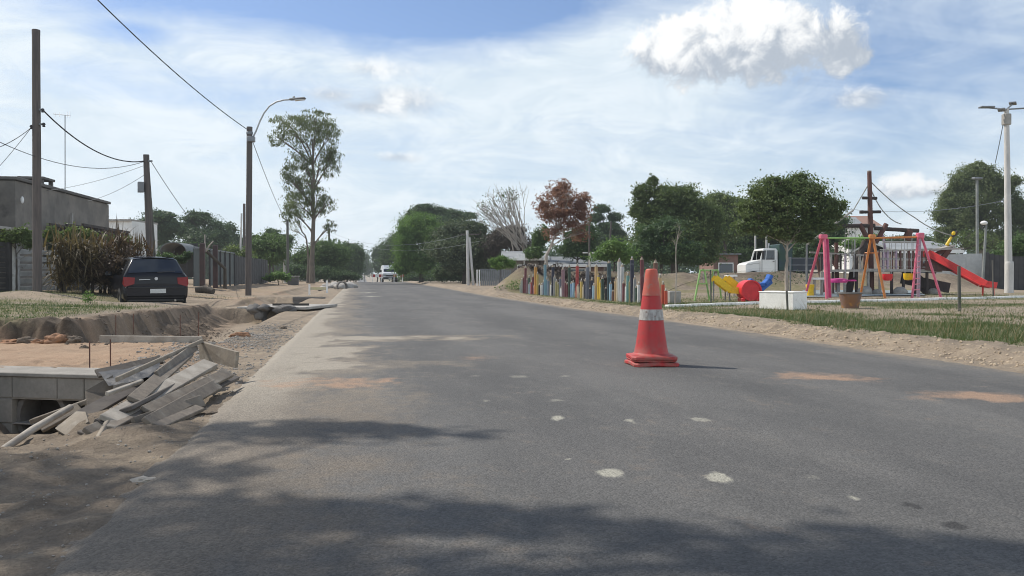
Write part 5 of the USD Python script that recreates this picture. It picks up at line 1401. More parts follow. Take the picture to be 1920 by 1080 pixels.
part(t, 'exhaust', MB().tube([L(.5, .1, .24), L(.5, -.05, .23)], .03, 8), M['chrome'])
part(t, 'roof_aerial', MB().tube([L(.05, .62, 1.47), L(.05, .5, 1.66)], .008, 5), M['trim'])

# white truck with long bonnet behind the earth bank
tb = at(1392, 514, 50)
L = Local([tb[0], tb[1], 0.12], -YAW)                                   # x: along the truck towards its tail
t = thing('truck', 'white long-bonnet truck cab with blue-green tipper body behind the bank', 'truck', L.o)
k = 50 / 1600
def TX(u): return (u - 1392) * k
def TZ(v): return EYE[2] + (514 - v) * k - 0.12
Wt = 2.1
def prism(poly, y0, y1):
    a = np.array([(x, y0, z) for x, z in poly]); b = np.array([(x, y1, z) for x, z in poly])
    n = len(poly); v = np.vstack([a, b])
    f = [[0, q, q + 1] for q in range(1, n - 1)] + [[n, n + q + 1, n + q] for q in range(1, n - 1)]
    for q in range(n):
        w = (q + 1) % n; f += [[q, n + q, n + w], [q, n + w, w]]
    return L.pts(v), np.array(f)[:, ::-1]
part(t, 'bonnet', MB().add(*prism([(TX(1390), .55), (TX(1390), TZ(497)), (TX(1394), TZ(493.5)), (TX(1416), TZ(488)), (TX(1416), .55)], -.75 * 1.25, .75 * 1.25)), M['truck_white'])
part(t, 'cab', MB().add(*prism([(TX(1416.3), .55), (TX(1416.3), TZ(487.5)), (TX(1448), TZ(487.5)), (TX(1448), .55)], -1.0, 1.0)), M['truck_white'])
part(t, 'roof', MB().add(*prism([(TX(1421), TZ(470)), (TX(1423), TZ(467)), (TX(1428), TZ(466)), (TX(1445), TZ(466.5)), (TX(1447.8), TZ(470))], -.95, .95)), M['truck_white'])
for y in (-.97, .90):
    part(t, 'pillar', MB().add(*prism([(TX(1416), TZ(487.5)), (TX(1421), TZ(470)), (TX(1423), TZ(470)), (TX(1418.5), TZ(487.5))], y, y + .07)), M['truck_white'])
    part(t, 'pillar', MB().add(*prism([(TX(1443), TZ(487.5)), (TX(1443), TZ(470)), (TX(1448), TZ(470)), (TX(1448), TZ(487.5))], y, y + .07)), M['truck_white'])
    part(t, 'pillar', MB().add(*prism([(TX(1426), TZ(487.5)), (TX(1427), TZ(470)), (TX(1428), TZ(470)), (TX(1427), TZ(487.5))], y, y + .05)), M['truck_white'])
    part(t, 'side_window', MB().add(*prism([(TX(1419), TZ(487)), (TX(1423.4), TZ(470.3)), (TX(1442.6), TZ(470.3)), (TX(1442.6), TZ(487))], y + .02, y + .03)), M['glass_dark'])
part(t, 'seat', MB().add(*prism([(TX(1437), TZ(490)), (TX(1439), TZ(475)), (TX(1442), TZ(475)), (TX(1442), TZ(490))], -.7, .7)), M['trim'])
M['tipper'] = surf('blue_green_steel', (0.018, 0.045, 0.062), (0.018, 0.05, 0.032), 0.9, 0.6)
part(t, 'tipper_body', MB().add(*prism([(TX(1450), 1.0), (TX(1450), TZ(460)), (TX(1452), TZ(458.5)), (TX(1474), TZ(458.5)), (TX(1474), 1.0)], -1.1, 1.1)), M['tipper'])
part(t, 'load_bed', MB().add(*prism([(TX(1474.5), .95), (TX(1474.5), TZ(484)), (TX(1535), TZ(484)), (TX(1535), .95)], -1.1, 1.1)), surf('dark_blue_steel', (.03, .04, .055), (.025, .03, .04), 2, .6))
part(t, 'chassis', MB().add(*prism([(TX(1392), .45), (TX(1392), .7), (TX(1532), .9), (TX(1532), .6)], -.45, .45)), M['trim'])
class _W: pass
for x in (TX(1404), TX(1500), TX(1522)):
    for s in (-1, 1):
        c = L(x, s * .95, .48); ax = L.R @ np.array([0, s * 1., 0])
        wp = part(t, 'wheel', MB().lathe(c - ax * .13, [(.3, 0), (.44, 0), (.48, .03), (.48, .23), (.44, .26), (.3, .26)], 20, axis=ax), M['rubber'], 40)
        part(wp, 'rim', MB().lathe(c - ax * .13, [(.3, .04), (.3, .22), (.1, .2), (0, .21)], 14, axis=ax), M['rim'], 40)
for y in (-1.012, 1.004):
    part(t, 'door_seam', MB().add(*prism([(TX(1419), .7), (TX(1419), TZ(488)), (TX(1419.5), TZ(488)), (TX(1419.5), .7)], y, y + .01)), M['trim'])
    part(t, 'door_seam', MB().add(*prism([(TX(1443), .7), (TX(1443), TZ(488)), (TX(1443.5), TZ(488)), (TX(1443.5), .7)], y, y + .01)), M['trim'])
    part(t, 'door_handle', MB().add(*prism([(TX(1439), TZ(491)), (TX(1439), TZ(490)), (TX(1442), TZ(490)), (TX(1442), TZ(491))], y - .015, y + .02)), M['trim'])
part(t, 'bonnet_seam', MB().add(*prism([(TX(1392), TZ(497)), (TX(1392), TZ(496.6)), (TX(1415), TZ(493.4)), (TX(1415), TZ(493.8))], -.945, -.935)), M['trim'])
part(t, 'mirror', MB().box(L(TX(1419), -1.25, TZ(478)), (.1, .2, .42), L.R, .02), M['trim'])
part(t, 'exhaust_stack', MB().tube([L(TX(1449), .8, 1.0), L(TX(1449), .8, TZ(455))], .05, 8), M['steel'])

# white van far down the road
vp = at(729, 527, 104)
L = Local([vp[0], vp[1], float(profile(vp[1]))], math.pi + 0.04)
t = thing('white_van', 'white van facing the camera far down the right of the road', 'van', L.o)
vs = np.array([(-.80, .35), (-.92, .6), (-.93, 1.05), (-.90, 1.2), (-.78, 1.95), (-.68, 2.06), (.68, 2.06), (.78, 1.95), (.90, 1.2), (.93, 1.05), (.92, .6), (.80, .35)])
mb = MB(); ring = []
for y, fx_, ft in ((2.3, .93, .50), (2.2, 1, .53), (1.75, 1, .62), (1.15, 1, 1.0), (-2.2, 1, 1.0), (-2.3, .96, .97)):
    zz = np.where(vs[:, 1] > 1.1, 1.1 + (vs[:, 1] - 1.1) * max(0, (ft - .55) / .45), vs[:, 1])
    ring.append(np.stack([vs[:, 0] * fx_, np.full(12, y), zz], 1))
rg = np.vstack(ring); i, j = np.meshgrid(np.arange(5), np.arange(12), indexing='ij'); j2 = (j + 1) % 12
mb.add(L.pts(rg), np.stack([i * 12 + j, (i + 1) * 12 + j, (i + 1) * 12 + j2, i * 12 + j2], -1).reshape(-1, 4))
for e in (0, 5):
    cc = ring[e].mean(0); kk = np.arange(12); f = np.stack([kk, (kk + 1) % 12, np.full(12, 12)], 1)
    mb.add(L.pts(np.vstack([ring[e], cc])), f if e == 0 else f[:, ::-1])
part(t, 'body', mb, M['van_white'], 35)
part(t, 'windscreen', MB().plate([L(-.76, 1.79, 1.29), L(.76, 1.79, 1.29), L(.66, 1.18, 1.92), L(-.66, 1.18, 1.92)][::-1], .02), M['glass_dark'])
part(t, 'grille', MB().box(L(0, 2.31, .80), (1.1, .04, .18), L.R), M['trim']); part(t, 'bumper', MB().box(L(0, 2.30, .5), (1.7, .14, .26), L.R, .04), M['trim'])
part(t, 'number_plate', MB().box(L(0, 2.38, .5), (.4, .02, .12), L.R), M['plate'])
for s in (-1, 1):
    part(t, 'headlight', MB().box(L(s * .72, 2.27, .86), (.3, .06, .2), L.R, .02), M['chrome']); part(t, 'mirror', MB().box(L(s * 1.05, 1.5, 1.35), (.2, .1, .26), L.R, .02), M['trim'])
    for y in (1.45, -1.4): wheel(t, L, s * .82, y, .33, .2, s)
for u, d, lab in ((707, 100, 'red and white road barrier left of the far van'), (747, 100, 'red and white road barrier right of the far van')):
    q = at(u, 524, d); z0 = float(profile(q[1]))
    t = thing('barrier_board', lab, 'barrier', [q[0], q[1], z0])
    for s in (-.5, .5): part(t, 'leg', MB().box([q[0] + s, q[1], z0 + .45], (.06, .3, .9)), M['white_paint'])
    for i_, (m_) in enumerate(('cone', 'white_paint', 'cone')): part(t, 'stripe_panel', MB().box([q[0] - .42 + .42 * i_, q[1] - .06, z0 + .75], (.41, .03, .32)), M[m_])

# ------------------------------------------------------------------ the row of pencil posts
COL = dict(palegreen=(.30, .33, .29), maroon=(.13, .035, .04), mauve=(.24, .14, .16), green=(.04, .07, .05), paleblue=(.42, .50, .56), red=(.34, .05, .045), pink=(.45, .20, .19), orange=(.52, .26, .06), black=(.02, .02, .024), white=(.66, .66, .63), teal=(.14, .25, .30), greyblue=(.17, .20, .25),
           navy=(.022, .026, .048), grey=(.28, .28, .27), olive=(.30, .27, .12), blue=(.13, .22, .34), lightblue=(.28, .42, .52), cream=(.55, .48, .36), ochre=(.48, .34, .09), slate=(.13, .14, .17), tan=(.48, .33, .17), yellow=(.60, .40, .05), darkteal=(.03, .06, .07), brown=(.14, .07, .05), silver=(.48, .48, .47), seagreen=(.12, .27, .25), beige=(.46, .39, .28), orangered=(.46, .07, .03))
for k_, c_ in COL.items():
    M['pencil_' + k_] = surf('pencil_paint_' + k_, c_, tuple(.7 * x for x in c_), 6, 0.6, stretch=(1, 1, .3), dirt=tuple(.5 * x + .10 for x in c_), dirt_at=(.55, .75), dscale=9)
M['pencil_wood'] = surf('sharpened_wood', (.27, .225, .165), (.21, .17, .125), 20, .8)
PEN = [(92, 520, 'palegreen'), (105, 460, 'palegreen'), (123, 425, 'maroon'), (139, 325, 'maroon'), (156, 450, 'mauve'), (180, 425, 'green'), (186, 505, 'paleblue'), (206, 480, 'red'), (219, 418, 'maroon'), (236, 530, 'pink'), (252, 315, 'orange'), (270, 390, 'ochre'), (291, 515, 'black'), (315, 512, 'white'), (332, 478, 'greyblue'), (354, 285, 'teal'), (371, 440, 'teal'), (386, 460, 'greyblue'),
       (415, 510, 'white'), (432, 310, 'navy'), (452, 420, 'grey'), (472, 470, 'olive'), (490, 500, 'olive'), (510, 435, 'slate'), (521, 550, 'white'), (546, 335, 'mauve'), (568, 480, 'maroon'), (588, 500, 'maroon'), (612, 312, 'green'), (628, 492, 'blue'), (646, 478, 'lightblue'), (688, 298, 'red'), (701, 525, 'cream'), (735, 465, 'ochre'), (758, 530, 'cream'), (776, 458, 'navy'), (798, 308, 'slate'), (830, 552, 'navy'),
       (848, 445, 'navy'), (866, 510, 'lightblue'), (891, 302, 'tan'), (915, 410, 'yellow'), (935, 470, 'yellow'), (947, 555, 'olive'), (963, 430, 'green'), (995, 545, 'black'), (1028, 262, 'darkteal'), (1043, 490, 'lightblue'), (1070, 580, 'brown'), (1098, 455, 'tan'), (1119, 440, 'beige'), (1142, 245, 'silver'), (1160, 300, 'silver'), (1184, 478, 'maroon'), (1212, 520, 'white'), (1226, 392, 'seagreen'), (1255, 458, 'olive'), (1276, 226, 'navy'),
       (1297, 430, 'grey'), (1318, 530, 'green'), (1340, 495, 'white'), (1381, 222, 'maroon'), (1415, 480, 'red'), (1460, 470, 'lightblue'), (1523, 255, 'brown'), (1562, 410, 'tan'), (1600, 488, 'orangered'), (1632, 568, 'orangered')]
WORD = dict(palegreen='pale green', greyblue='grey-blue', paleblue='pale blue', lightblue='light blue', darkteal='dark teal', seagreen='sea green', orangered='orange-red')
pa, pb = np.array([6.95, 36.2]), np.array([8.15, 21.4])
seen = {}
size_of = lambda h: 'tall' if h > 1.05 else ('short' if h < 0.62 else 'middling')
built = []
for x, top, c_ in PEN:
    u, v = 960 + x / 5.647, 440 + top / 5.647
    q = ray(u, 514)
    s = np.linalg.solve(np.array([[q[0], -(pb - pa)[0]], [q[1], -(pb - pa)[1]]]), pa - EYE[:2])
    base = pa + (pb - pa) * s[1] + np.array([0.0, 0])
    d = (np.array([*base, .9]) - EYE) @ FW
    z0 = zg(*base)
    zt = at(u, v, d)[2]
    built.append((base, z0, zt - z0, c_))
order = {}
for base, z0, h, c_ in built:
    order.setdefault((c_, size_of(h)), []).append(1)
nth = ['first', 'second', 'third', 'fourth', 'fifth', 'sixth', 'seventh', 'eighth']
run = {}
r = np.random.default_rng(8)
for i, (base, z0, h, c_) in enumerate(built):
    key = (c_, size_of(h)); n = run.get(key, 0); run[key] = n + 1
    w = WORD.get(c_, c_)
    def nb(k):
        return WORD.get(built[k][3], built[k][3]) if 0 <= k < len(built) else None
    many = len(order[key]) > 1
    lab = (f'{nth[n]} from the left of the {key[1]} {w} posts' if many else f'only {key[1]} {w} pencil post') + (f', right of a {nb(i-1)} one' if nb(i - 1) else ', at the left end of the row')
    b3 = np.array([base[0], base[1], z0])
    t = thing('pencil_post', lab, 'post', b3, 'pencil-shaped posts along the playground edge')
    rad = (0.058 if h > 1.05 else 0.046) * r.uniform(.9, 1.1)
    lean = np.array([r.normal() * .012, r.normal() * .012, 1.0])
    tip = min(0.12, h * .16)
    part(t, 'shaft', MB().tube([b3 - [0, 0, .15], b3 + lean * (h - tip)], rad, 10), M['pencil_' + c_], 50)
    part(t, 'sharpened_end', MB().lathe(b3 + lean * (h - tip), [(rad, 0), (rad * .96, .004), (rad * .38, tip * .62)], 10), M['pencil_wood'], 50)
    part(t, 'lead', MB().lathe(b3 + lean * (h - tip), [(rad * .38, tip * .62), (rad * .08, tip), (0, tip)], 8), M['pencil_white' if r.random() < .55 else 'pencil_' + c_])

# ------------------------------------------------------------------ playground
def zl(u, d):
    q = at(u, 514, d); return zg(q[0], q[1])
def foot(u, d):
    q = at(u, 514, d); return np.array([q[0], q[1], zg(q[0], q[1])])
for k_, c_ in dict(pink=(.62, .12, .19), hotpink=(.50, .03, .14), orange_p=(.55, .20, .05), lime=(.24, .42, .12), red_p=(.62, .02, .03), redslide=(.66, .045, .045), yellow_p=(.78, .50, .01), blue_p=(.015, .11, .42), magenta=(.48, .03, .22), lilac=(.38, .28, .36)).items():
    M[k_] = surf('playground_' + k_, c_, tuple(.8 * x for x in c_), 4, .42, dirt=tuple(.6 * x + .05 for x in c_), dirt_at=(.6, .85), dscale=5)
M['log_red'] = surf('reddish_log', (.13, .055, .042), (.085, .042, .036), 4, .8, stretch=(3, 3, .7))
M['log_dark'] = surf('dark_log', (.055, .04, .036), (.036, .029, .027), 4, .85, stretch=(3, 3, .7))
M['timber'] = surf('bleached_timber', (.38, .35, .31), (.28, .255, .225), 4, .85, stretch=(3, 3, 3))
M['rope'] = surf('grey_rope', (.36, .35, .32), (.28, .27, .25), 8, .9)
M['pad'] = surf('blue_grey_pad', (.20, .245, .265), (.16, .19, .205), 1.2, .9, dirt=(.30, .27, .22), dirt_at=(.55, .75), dscale=.8)
# rubber ground pad
pc = [onz(1497, 557, .1), onz(1735, 552.5, .1), onz(1720, 545, .1), onz(1505, 545, .1)]
mb = MB(); n = 14
a, b = np.meshgrid(np.linspace(0, 1, 24), np.linspace(0, 1, n), indexing='ij')
P = pc[0] * ((1 - a) * (1 - b))[..., None] + pc[1] * (a * (1 - b))[..., None] + pc[3] * ((1 - a) * b)[..., None] + pc[2] * (a * b)[..., None]
P[..., 2] = land(P[..., 0], P[..., 1])[0] + 0.03
i, j = np.meshgrid(np.arange(23), np.arange(n - 1), indexing='ij'); k = (i * n + j).ravel()
mb.add(P.reshape(-1, 3), np.vstack([np.stack([k, k + n, k + n + 1], 1), np.stack([k, k + n + 1, k + 1], 1)]))
p_ = solo('playground_pad', 'blue-grey ground pad under the pink and orange swings', 'pad', mb, M['pad'], True)

# swing set
D = 29.6
t = thing('swing_set', 'pink and orange A-frame swing set with green top bar', 'swing set', foot(1640, D))
def pole(t, nm, a, b, r_, m, n=9): return part(t, nm, MB().tube([a, b], r_, n), M[m], 50)
ap1, ap2, ap3 = at(1543.5, 441, D), at(1635, 441, D), at(1725, 439, D)
pole(t, 'leg', foot(1551, 29.0) - [0, 0, .1], at(1545, 441, D), .058, 'pink'); pole(t, 'leg', foot(1508, 31.3) - [0, 0, .1], at(1542, 441, D), .045, 'pink')
pole(t, 'leg', foot(1555.5, 30.2) - [0, 0, .1], at(1549.5, 445, 30), .075, 'hotpink')
part(t, 'knuckle', MB().box(at(1543.5, 444, D), (.26, .2, .16), None, .03), M['pink'])
pole(t, 'leg', foot(1661, 29.4) - [0, 0, .1], at(1636, 441, D), .045, 'orange_p'); pole(t, 'leg', foot(1612, 30.5) - [0, 0, .1], at(1634, 441, D), .04, 'orange_p')
pole(t, 'cross_bar', at(1622, 474, 30), at(1646, 474, 29.6), .028, 'orange_p'); pole(t, 'cross_bar', at(1632, 445, 29.8), at(1630, 474, 29.8), .025, 'orange_p')
part(t, 'knuckle', MB().box(at(1635, 444, D), (.22, .18, .16), None, .03), M['orange_p'])
pole(t, 'leg', foot(1767, 29.4) - [0, 0, .1], at(1727, 440, D), .042, 'pink')
pole(t, 'leg', foot(1710, 29.2) - [0, 0, .1], at(1722, 440, D), .042, 'pink'); pole(t, 'leg', foot(1722, 31) - [0, 0, .1], at(1724, 445, 30.5), .06, 'lilac')
for k_ in range(9):
    v = 460 + k_ * 10.5
    a_ = at(1722 - (v - 440) * 12 / 115, v, 29.3); b_ = at(1724, v - 1.5, 30.6)
    part(t, 'rung', MB().tube([a_, b_], .018, 6), M['pink'])
part(t, 'knuckle', MB().box(at(1725, 442, D), (.24, .2, .2), None, .03), M['pink'])
pole(t, 'top_bar', ap1 - [0, 0, .10], ap2 - [0, 0, .10], .032, 'lime'); pole(t, 'top_bar', ap2 - [0, 0, .10], ap3 - [0, 0, .10], .032, 'orange_p')
def swing(u0, u1, vs, seatm, lab, bucket=True):
    for u in (u0, u1):
        part(t, 'chain', MB().tube([at(u, 446, D), at(u + (1 if u == u0 else -1), vs - 6, D)], .012, 5), M['steel'])
    if bucket:
        mb = MB(); c = at((u0 + u1) / 2, vs, D)
        mb.lathe(c - [0, 0, .12], [(.0, 0), (.13, .01), (.17, .08), (.18, .24), (.165, .24), (.155, .10), (.1, .04), (0, .03)], 14, squash=(1.0, .8))
        part(t, 'swing_seat', mb, M[seatm], 50, label=lab)
    else:
        part(t, 'swing_seat', MB().box(at((u0 + u1) / 2, vs, D), (.46, .16, .05), None, .02), M[seatm], label=lab)
swing(1584, 1602, 526, 'magenta', 'flat magenta swing seat in the left bay', False)
swing(1656, 1672, 520, 'red_p', 'red bucket swing seat'); swing(1696, 1710, 519, 'yellow_p', 'yellow bucket swing seat')

# ship climbing frame
D = 35.5
t = thing('ship_climbing_frame', 'wooden ship-shaped climbing frame with mast, railings and yellow figurehead', 'climbing frame', foot(1640, D))
def q(u, v, dd=0.0): return at(u, v, D + dd)
part(t, 'mast', MB().tube([foot(1634, D) - [0, 0, .2], q(1632, 420), q(1630, 321)], [.12, .105, .085], 12), M['log_red'], 50)
part(t, 'mast_cap', MB().lathe(q(1630, 321), [(.088, -.02), (.088, .02), (0, .03)], 12), M['timber'])
part(t, 'yard', MB().tube([q(1617, 371), q(1644, 372)], .065, 8), M['log_dark']); part(t, 'yard', MB().tube([q(1612, 398), q(1651, 397)], .065, 8), M['log_dark'])
for a_, b_, r_, m_ in (((1548, 424), (1640, 423), .085, 'log_dark'), ((1640, 428), (1722, 433), .085, 'log_dark'), ((1612, 420), (1629, 452), .10, 'log_red'), ((1662, 420), (1642, 455), .10, 'log_red'), ((1705, 432), (1700, 450), .16, 'log_red'),
                       ((1622, 452), (1588, 548), .13, 'log_dark'), ((1568, 455), (1570, 548), .08, 'log_red'), ((1600, 505), (1592, 548), .14, 'log_dark'), ((1655, 440), (1664, 500), .06, 'lilac'), ((1530, 478), (1545, 548), .07, 'log_red'), ((1548, 470), (1572, 508), .06, 'log_red')):
    part(t, 'log', MB().tube([q(*a_), q(*b_)], r_, 10), M[m_], 50)
for a_, b_ in (((1518, 473), (1625, 479)), ((1640, 472), (1748, 467)), ((1655, 454), (1722, 454)), ((1652, 486), (1735, 488)), ((1733, 468), (1806, 466))):
    for dd in (-.6, 1.1):
        part(t, 'rail', MB().bar(q(*a_, dd), q(*b_, dd), .06, .07), M['timber'])
part(t, 'deck', MB().bar(q(1533, 508, .3), q(1625, 507, .3), 1.9, .10), M['timber']); part(t, 'deck', MB().bar(q(1610, 506.5, .3), q(1745, 508, .3), 1.9, .11), M['timber'])
r = np.random.default_rng(12)
for u in list(np.arange(1540, 1625, 9)) + list(np.arange(1648, 1742, 8)):
    for dd in (-.6, 1.1):
        m_ = ('timber', 'log_red', 'lilac', 'log_dark', 'log_red', 'white_paint')[int(r.integers(0, 6))]
        part(t, 'baluster', MB().bar(q(u, 476 if u < 1640 else 470, dd), q(u, 508, dd), .07, .07, (1, 0, 0)), M[m_])
for u in np.arange(1540, 1745, 22):
    for dd in (-.5, 1.0):
        a_ = q(u, 509, dd); part(t, 'support_post', MB().tube([[a_[0], a_[1], zg(a_[0], a_[1]) - .1], a_], .06, 8), M['log_dark' if r.random() < .6 else 'timber'])
part(t, 'hull_board', MB().bar(q(1690, 522, 0.2), q(1780, 540, .2), .08, .42), M['log_dark']); part(t, 'hull_board', MB().bar(q(1700, 508, 1.0), q(1742, 545, 1.0), .08, .5), M['log_dark'])
part(t, 'bow_post', MB().bar(q(1783, 462), q(1748, 512), .14, .20), M['log_red']); part(t, 'bow_plank', MB().bar(q(1740, 472), q(1786, 461), .5, .07), M['timber']); part(t, 'bow_plank', MB().bar(q(1752, 478), q(1780, 464), .1, .16), M['log_red'])
part(t, 'figurehead', MB().tube([q(1775, 460), q(1780, 451), q(1784, 444)], [.07, .06, .04], 10).ball(q(1788, 438), (.08, .07, .10), 2), M['yellow_p'], 50)
part(t, 'figurehead_support', MB().tube([q(1786, 444), q(1795, 434)], .06, 8), M['log_dark'])
for a_, b_, s_ in (((1629, 345), (1600, 394), .0), ((1600, 394), (1513, 459), .0), ((1631, 350), (1655, 395), .08), ((1655, 395), (1690, 420), .1), ((1632, 340), (1715, 408), .1), ((1715, 408), (1783, 441), .1)):
    part(t, 'rope', MB().tube(curve(q(*a_), q(*b_), s_, 8), .045 if a_[0] < 1610 and b_[0] < 1605 else .022, 6), M['rope'])
for k_ in range(4):
    part(t, 'net_rope', MB().tube([q(1585 + 6 * k_, 425), q(1584 + 7 * k_, 478)], .014, 4), M['rope'])
for k_ in range(6):
    part(t, 'net_rope', MB().tube([q(1668 + 11 * k_, 455, .2), q(1668 + 11 * k_, 505, .2)], .014, 4), M['rope'])
for k_ in range(3):
    part(t, 'net_rope', MB().tube([q(1650, 494 - 16 * k_ + 6, -.62), q(1738, 495 - 16 * k_ + 6, -.62)], .018, 4), M['rope'])
bb = foot(1513, D); part(t, 'end_post', MB().tube([bb - [0, 0, .1], q(1513, 459)], .045, 8), M['grey_metal'])
# red slide
t = thing('red_slide', 'long red slide running down right from the ship frame', 'slide', foot(1800, 34))
sa, sb, sc = at(1735, 476, 35.2), at(1843, 535, 33.6), at(1863, 538, 33.4)
for nm, o in (('side_rail', -.24), ('side_rail', .24)):
    off = np.array([FW[0], FW[1], 0]) * o
    for x_, y_ in ((sa, sb), (sb, sc)):
        part(t, nm, MB().bar(x_ + off + [0, 0, .06], y_ + off + [0, 0, .06], .05, .24), M['redslide'])
for x_, y_ in ((sa, sb), (sb, sc)):
    part(t, 'chute', MB().bar(x_, y_, .46, .04), M['redslide'])
for p__ in (sb * .6 + sa * .4, sb, sc):
    part(t, 'support', MB().tube([[p__[0], p__[1], zg(p__[0], p__[1]) - .1], p__ - [0, 0, .02]], .035, 7), M['redslide'])
part(t, 'kick_plate', MB().plate([at(1712, 506, 35), at(1795, 508, 34.4), at(1750, 482, 34.9)], .03), M['log_red'])
# yellow double slide, red drum, blue rocker, green frame
D = 26.5
t = thing('yellow_slide', 'yellow double chute slide beside the red drum', 'slide', foot(1360, D))
for s0 in (0, 1):
    o = s0 * 22
    a_, b_, c_ = at(1338 + o, 525, D + .5 * s0), at(1368 + o * .85, 548 - s0 * 2, D - .1 + .5 * s0), at(1384 + o * .3, 549 - s0 * 2, D - .1 + .5 * s0)
    for x_, y_ in ((a_, b_), (b_, c_)):
        part(t, 'chute', MB().bar(x_, y_, .40, .04), M['yellow_p'])
        for sd in (-.20, .20):
            off = np.array([FW[0], FW[1], 0]) * sd
            part(t, 'side_wall', MB().bar(x_ + off + [0, 0, .07], y_ + off + [0, 0, .07], .035, .20), M['yellow_p'])
    for p__ in (a_, b_):
        part(t, 'support', MB().tube([[p__[0], p__[1], zg(p__[0], p__[1]) - .1], p__ - [0, 0, .03]], .022, 7), M['grey_metal'])
t = thing('red_drum', 'red open drum tunnel between the yellow slide and blue boat', 'drum', foot(1405, 26.2))
cd = foot(1404, 26.2) + [0, 0, .33]; axd = np.array([FW[0] * .98 - RT[0] * .10, FW[1] * .98 - RT[1] * .10, 0])
part(t, 'shell', MB().lathe(cd - axd * .25, [(.28, 0), (.32, 0), (.325, .25), (.32, .5), (.28, .5), (.28, .25), (.28, 0)], 26, axis=axd), M['red_p'], 40)
part(t, 'end_disc', MB().lathe(cd - axd * .22, [(0, 0), (.285, 0), (.285, .02), (0, .02)], 26, axis=axd), M['red_p'], 40)
for s_ in (-1, 1):
    part(t, 'foot', MB().box(cd + RT * .22 * s_ - [0, 0, .30], (.12, .5, .14), rotz(-YAW), .02), M['red_p'])
t = thing('blue_rocker', 'blue curved boat-shaped rocker right of the red drum', 'rocker', foot(1430, 27))
arcp = [at(u, v, 27) for u, v in ((1404, 524), (1412, 530), (1422, 534), (1432, 533), (1440, 525), (1444, 516))]
mb = MB()
for p0_, p1_ in zip(arcp[:-1], arcp[1:]):
    mb.bar(p0_, p1_, .36, .12, cut=.02)
part(t, 'hull', mb, M['blue_p'])
part(t, 'prow', MB().plate([at(1432, 545, 26.9), at(1449, 531, 26.9), at(1443, 514, 26.9), at(1437, 528, 26.9), at(1420, 536, 26.9), at(1421, 542, 26.9)], .3), M['blue_p'])
part(t, 'spring', MB().tube([foot(1428, 27), at(1428, 536, 27)], .07, 10), M['grey_metal'])
t = thing('green_swing_frame', 'small light green double A-frame left of the yellow slide', 'swing set', foot(1322, 27))
for (u0, v0), (u1, v1), d0, d1 in (((1313, 507), (1302, 556), 27, 26.6), ((1321, 507), (1331, 554), 27, 26.6), ((1337, 507), (1332, 552), 28.6, 29), ((1346, 507), (1353, 550), 28.6, 29)):
    a_ = at(u0, v0, d0); b_ = foot(u1, d1); part(t, 'leg', MB().tube([b_ - [0, 0, .05], a_], .03, 8), M['lime'])
part(t, 'top_bar', MB().tube([at(1312, 507, 27), at(1322, 507, 27)], .03, 8), M['lime']); part(t, 'top_bar', MB().tube([at(1336, 507, 28.6), at(1347, 507, 28.6)], .03, 8), M['lime'])
part(t, 'ridge_bar', MB().tube([at(1317, 507, 27), at(1341, 507, 28.6)], .03, 8), M['lime']); part(t, 'cross_bar', MB().tube([at(1308, 532, 26.8), at(1327, 532, 26.8)], .022, 6), M['lime'])
for u in (1318, 1338): part(t, 'chain', MB().tube([at(u, 508, 27.7), at(u + 2, 534, 27.7)], .01, 4), M['steel'])
t = thing('white_table', 'low white-topped table at the foot of the earth bank', 'table', foot(1370, 33))
part(t, 'table_top', MB().bar(at(1361, 517.5, 33), at(1380, 517, 33), .4, .07), M['white_paint'])
for u in (1364, 1377): part(t, 'leg', MB().tube([foot(u, 33) - [0, 0, .05], at(u, 518, 33)], .04, 7), M['timber'])
t = thing('white_bench', 'white bench left of the pink swing leg', 'bench', foot(1535, 33))
part(t, 'seat', MB().bar(at(1522, 522.5, 33), at(1545, 522.5, 33), .35, .08), M['white_paint'])
for u in (1527, 1541): part(t, 'leg', MB().tube([foot(u, 33) - [0, 0, .05], at(u, 523, 33)], .055, 7), M['timber'])
solo('yellow_stool', 'yellow-brown stump seat behind the white block', 'stool', MB().lathe(foot(1519, 32), [(.0, -.05), (.16, -.05), (.13, .2), (.16, .42), (.15, .45), (0, .45)], 14), M['yellow_p'], 50)
t = thing('magenta_table', 'round magenta topped play table behind the rusty planter', 'table', foot(1572, 31.5))
part(t, 'table_top', MB().lathe(at(1572, 527, 31.5) - [0, 0, .06], [(0, 0), (.30, .0), (.33, .06), (.30, .14), (0, .17)], 22), M['magenta'], 50)
part(t, 'leg', MB().tube([foot(1572, 31.5) - [0, 0, .05], at(1572, 528, 31.5)], .06, 9), M['grey_metal'])
for i_, (u, v_, rx, lab) in enumerate(((1622, 541, .3, 'large pale boulder under the ship frame'), (1688, 543, .28, 'pale boulder under the yellow swing seat'), (1645, 544, .2, 'small pale boulder beside the orange leg'), (1750, 540, .22, 'round pale boulder under the bow of the ship frame'))):
    p__ = foot(u, 34.6 + .2 * i_); rock(p__ + [0, 0, rx * .4], (rx, rx * .8, rx * .75), 60 + i_, 'concrete', 'boulder', lab, 'boulder', 'pale boulders under the ship frame', sub=2, amp=.25)

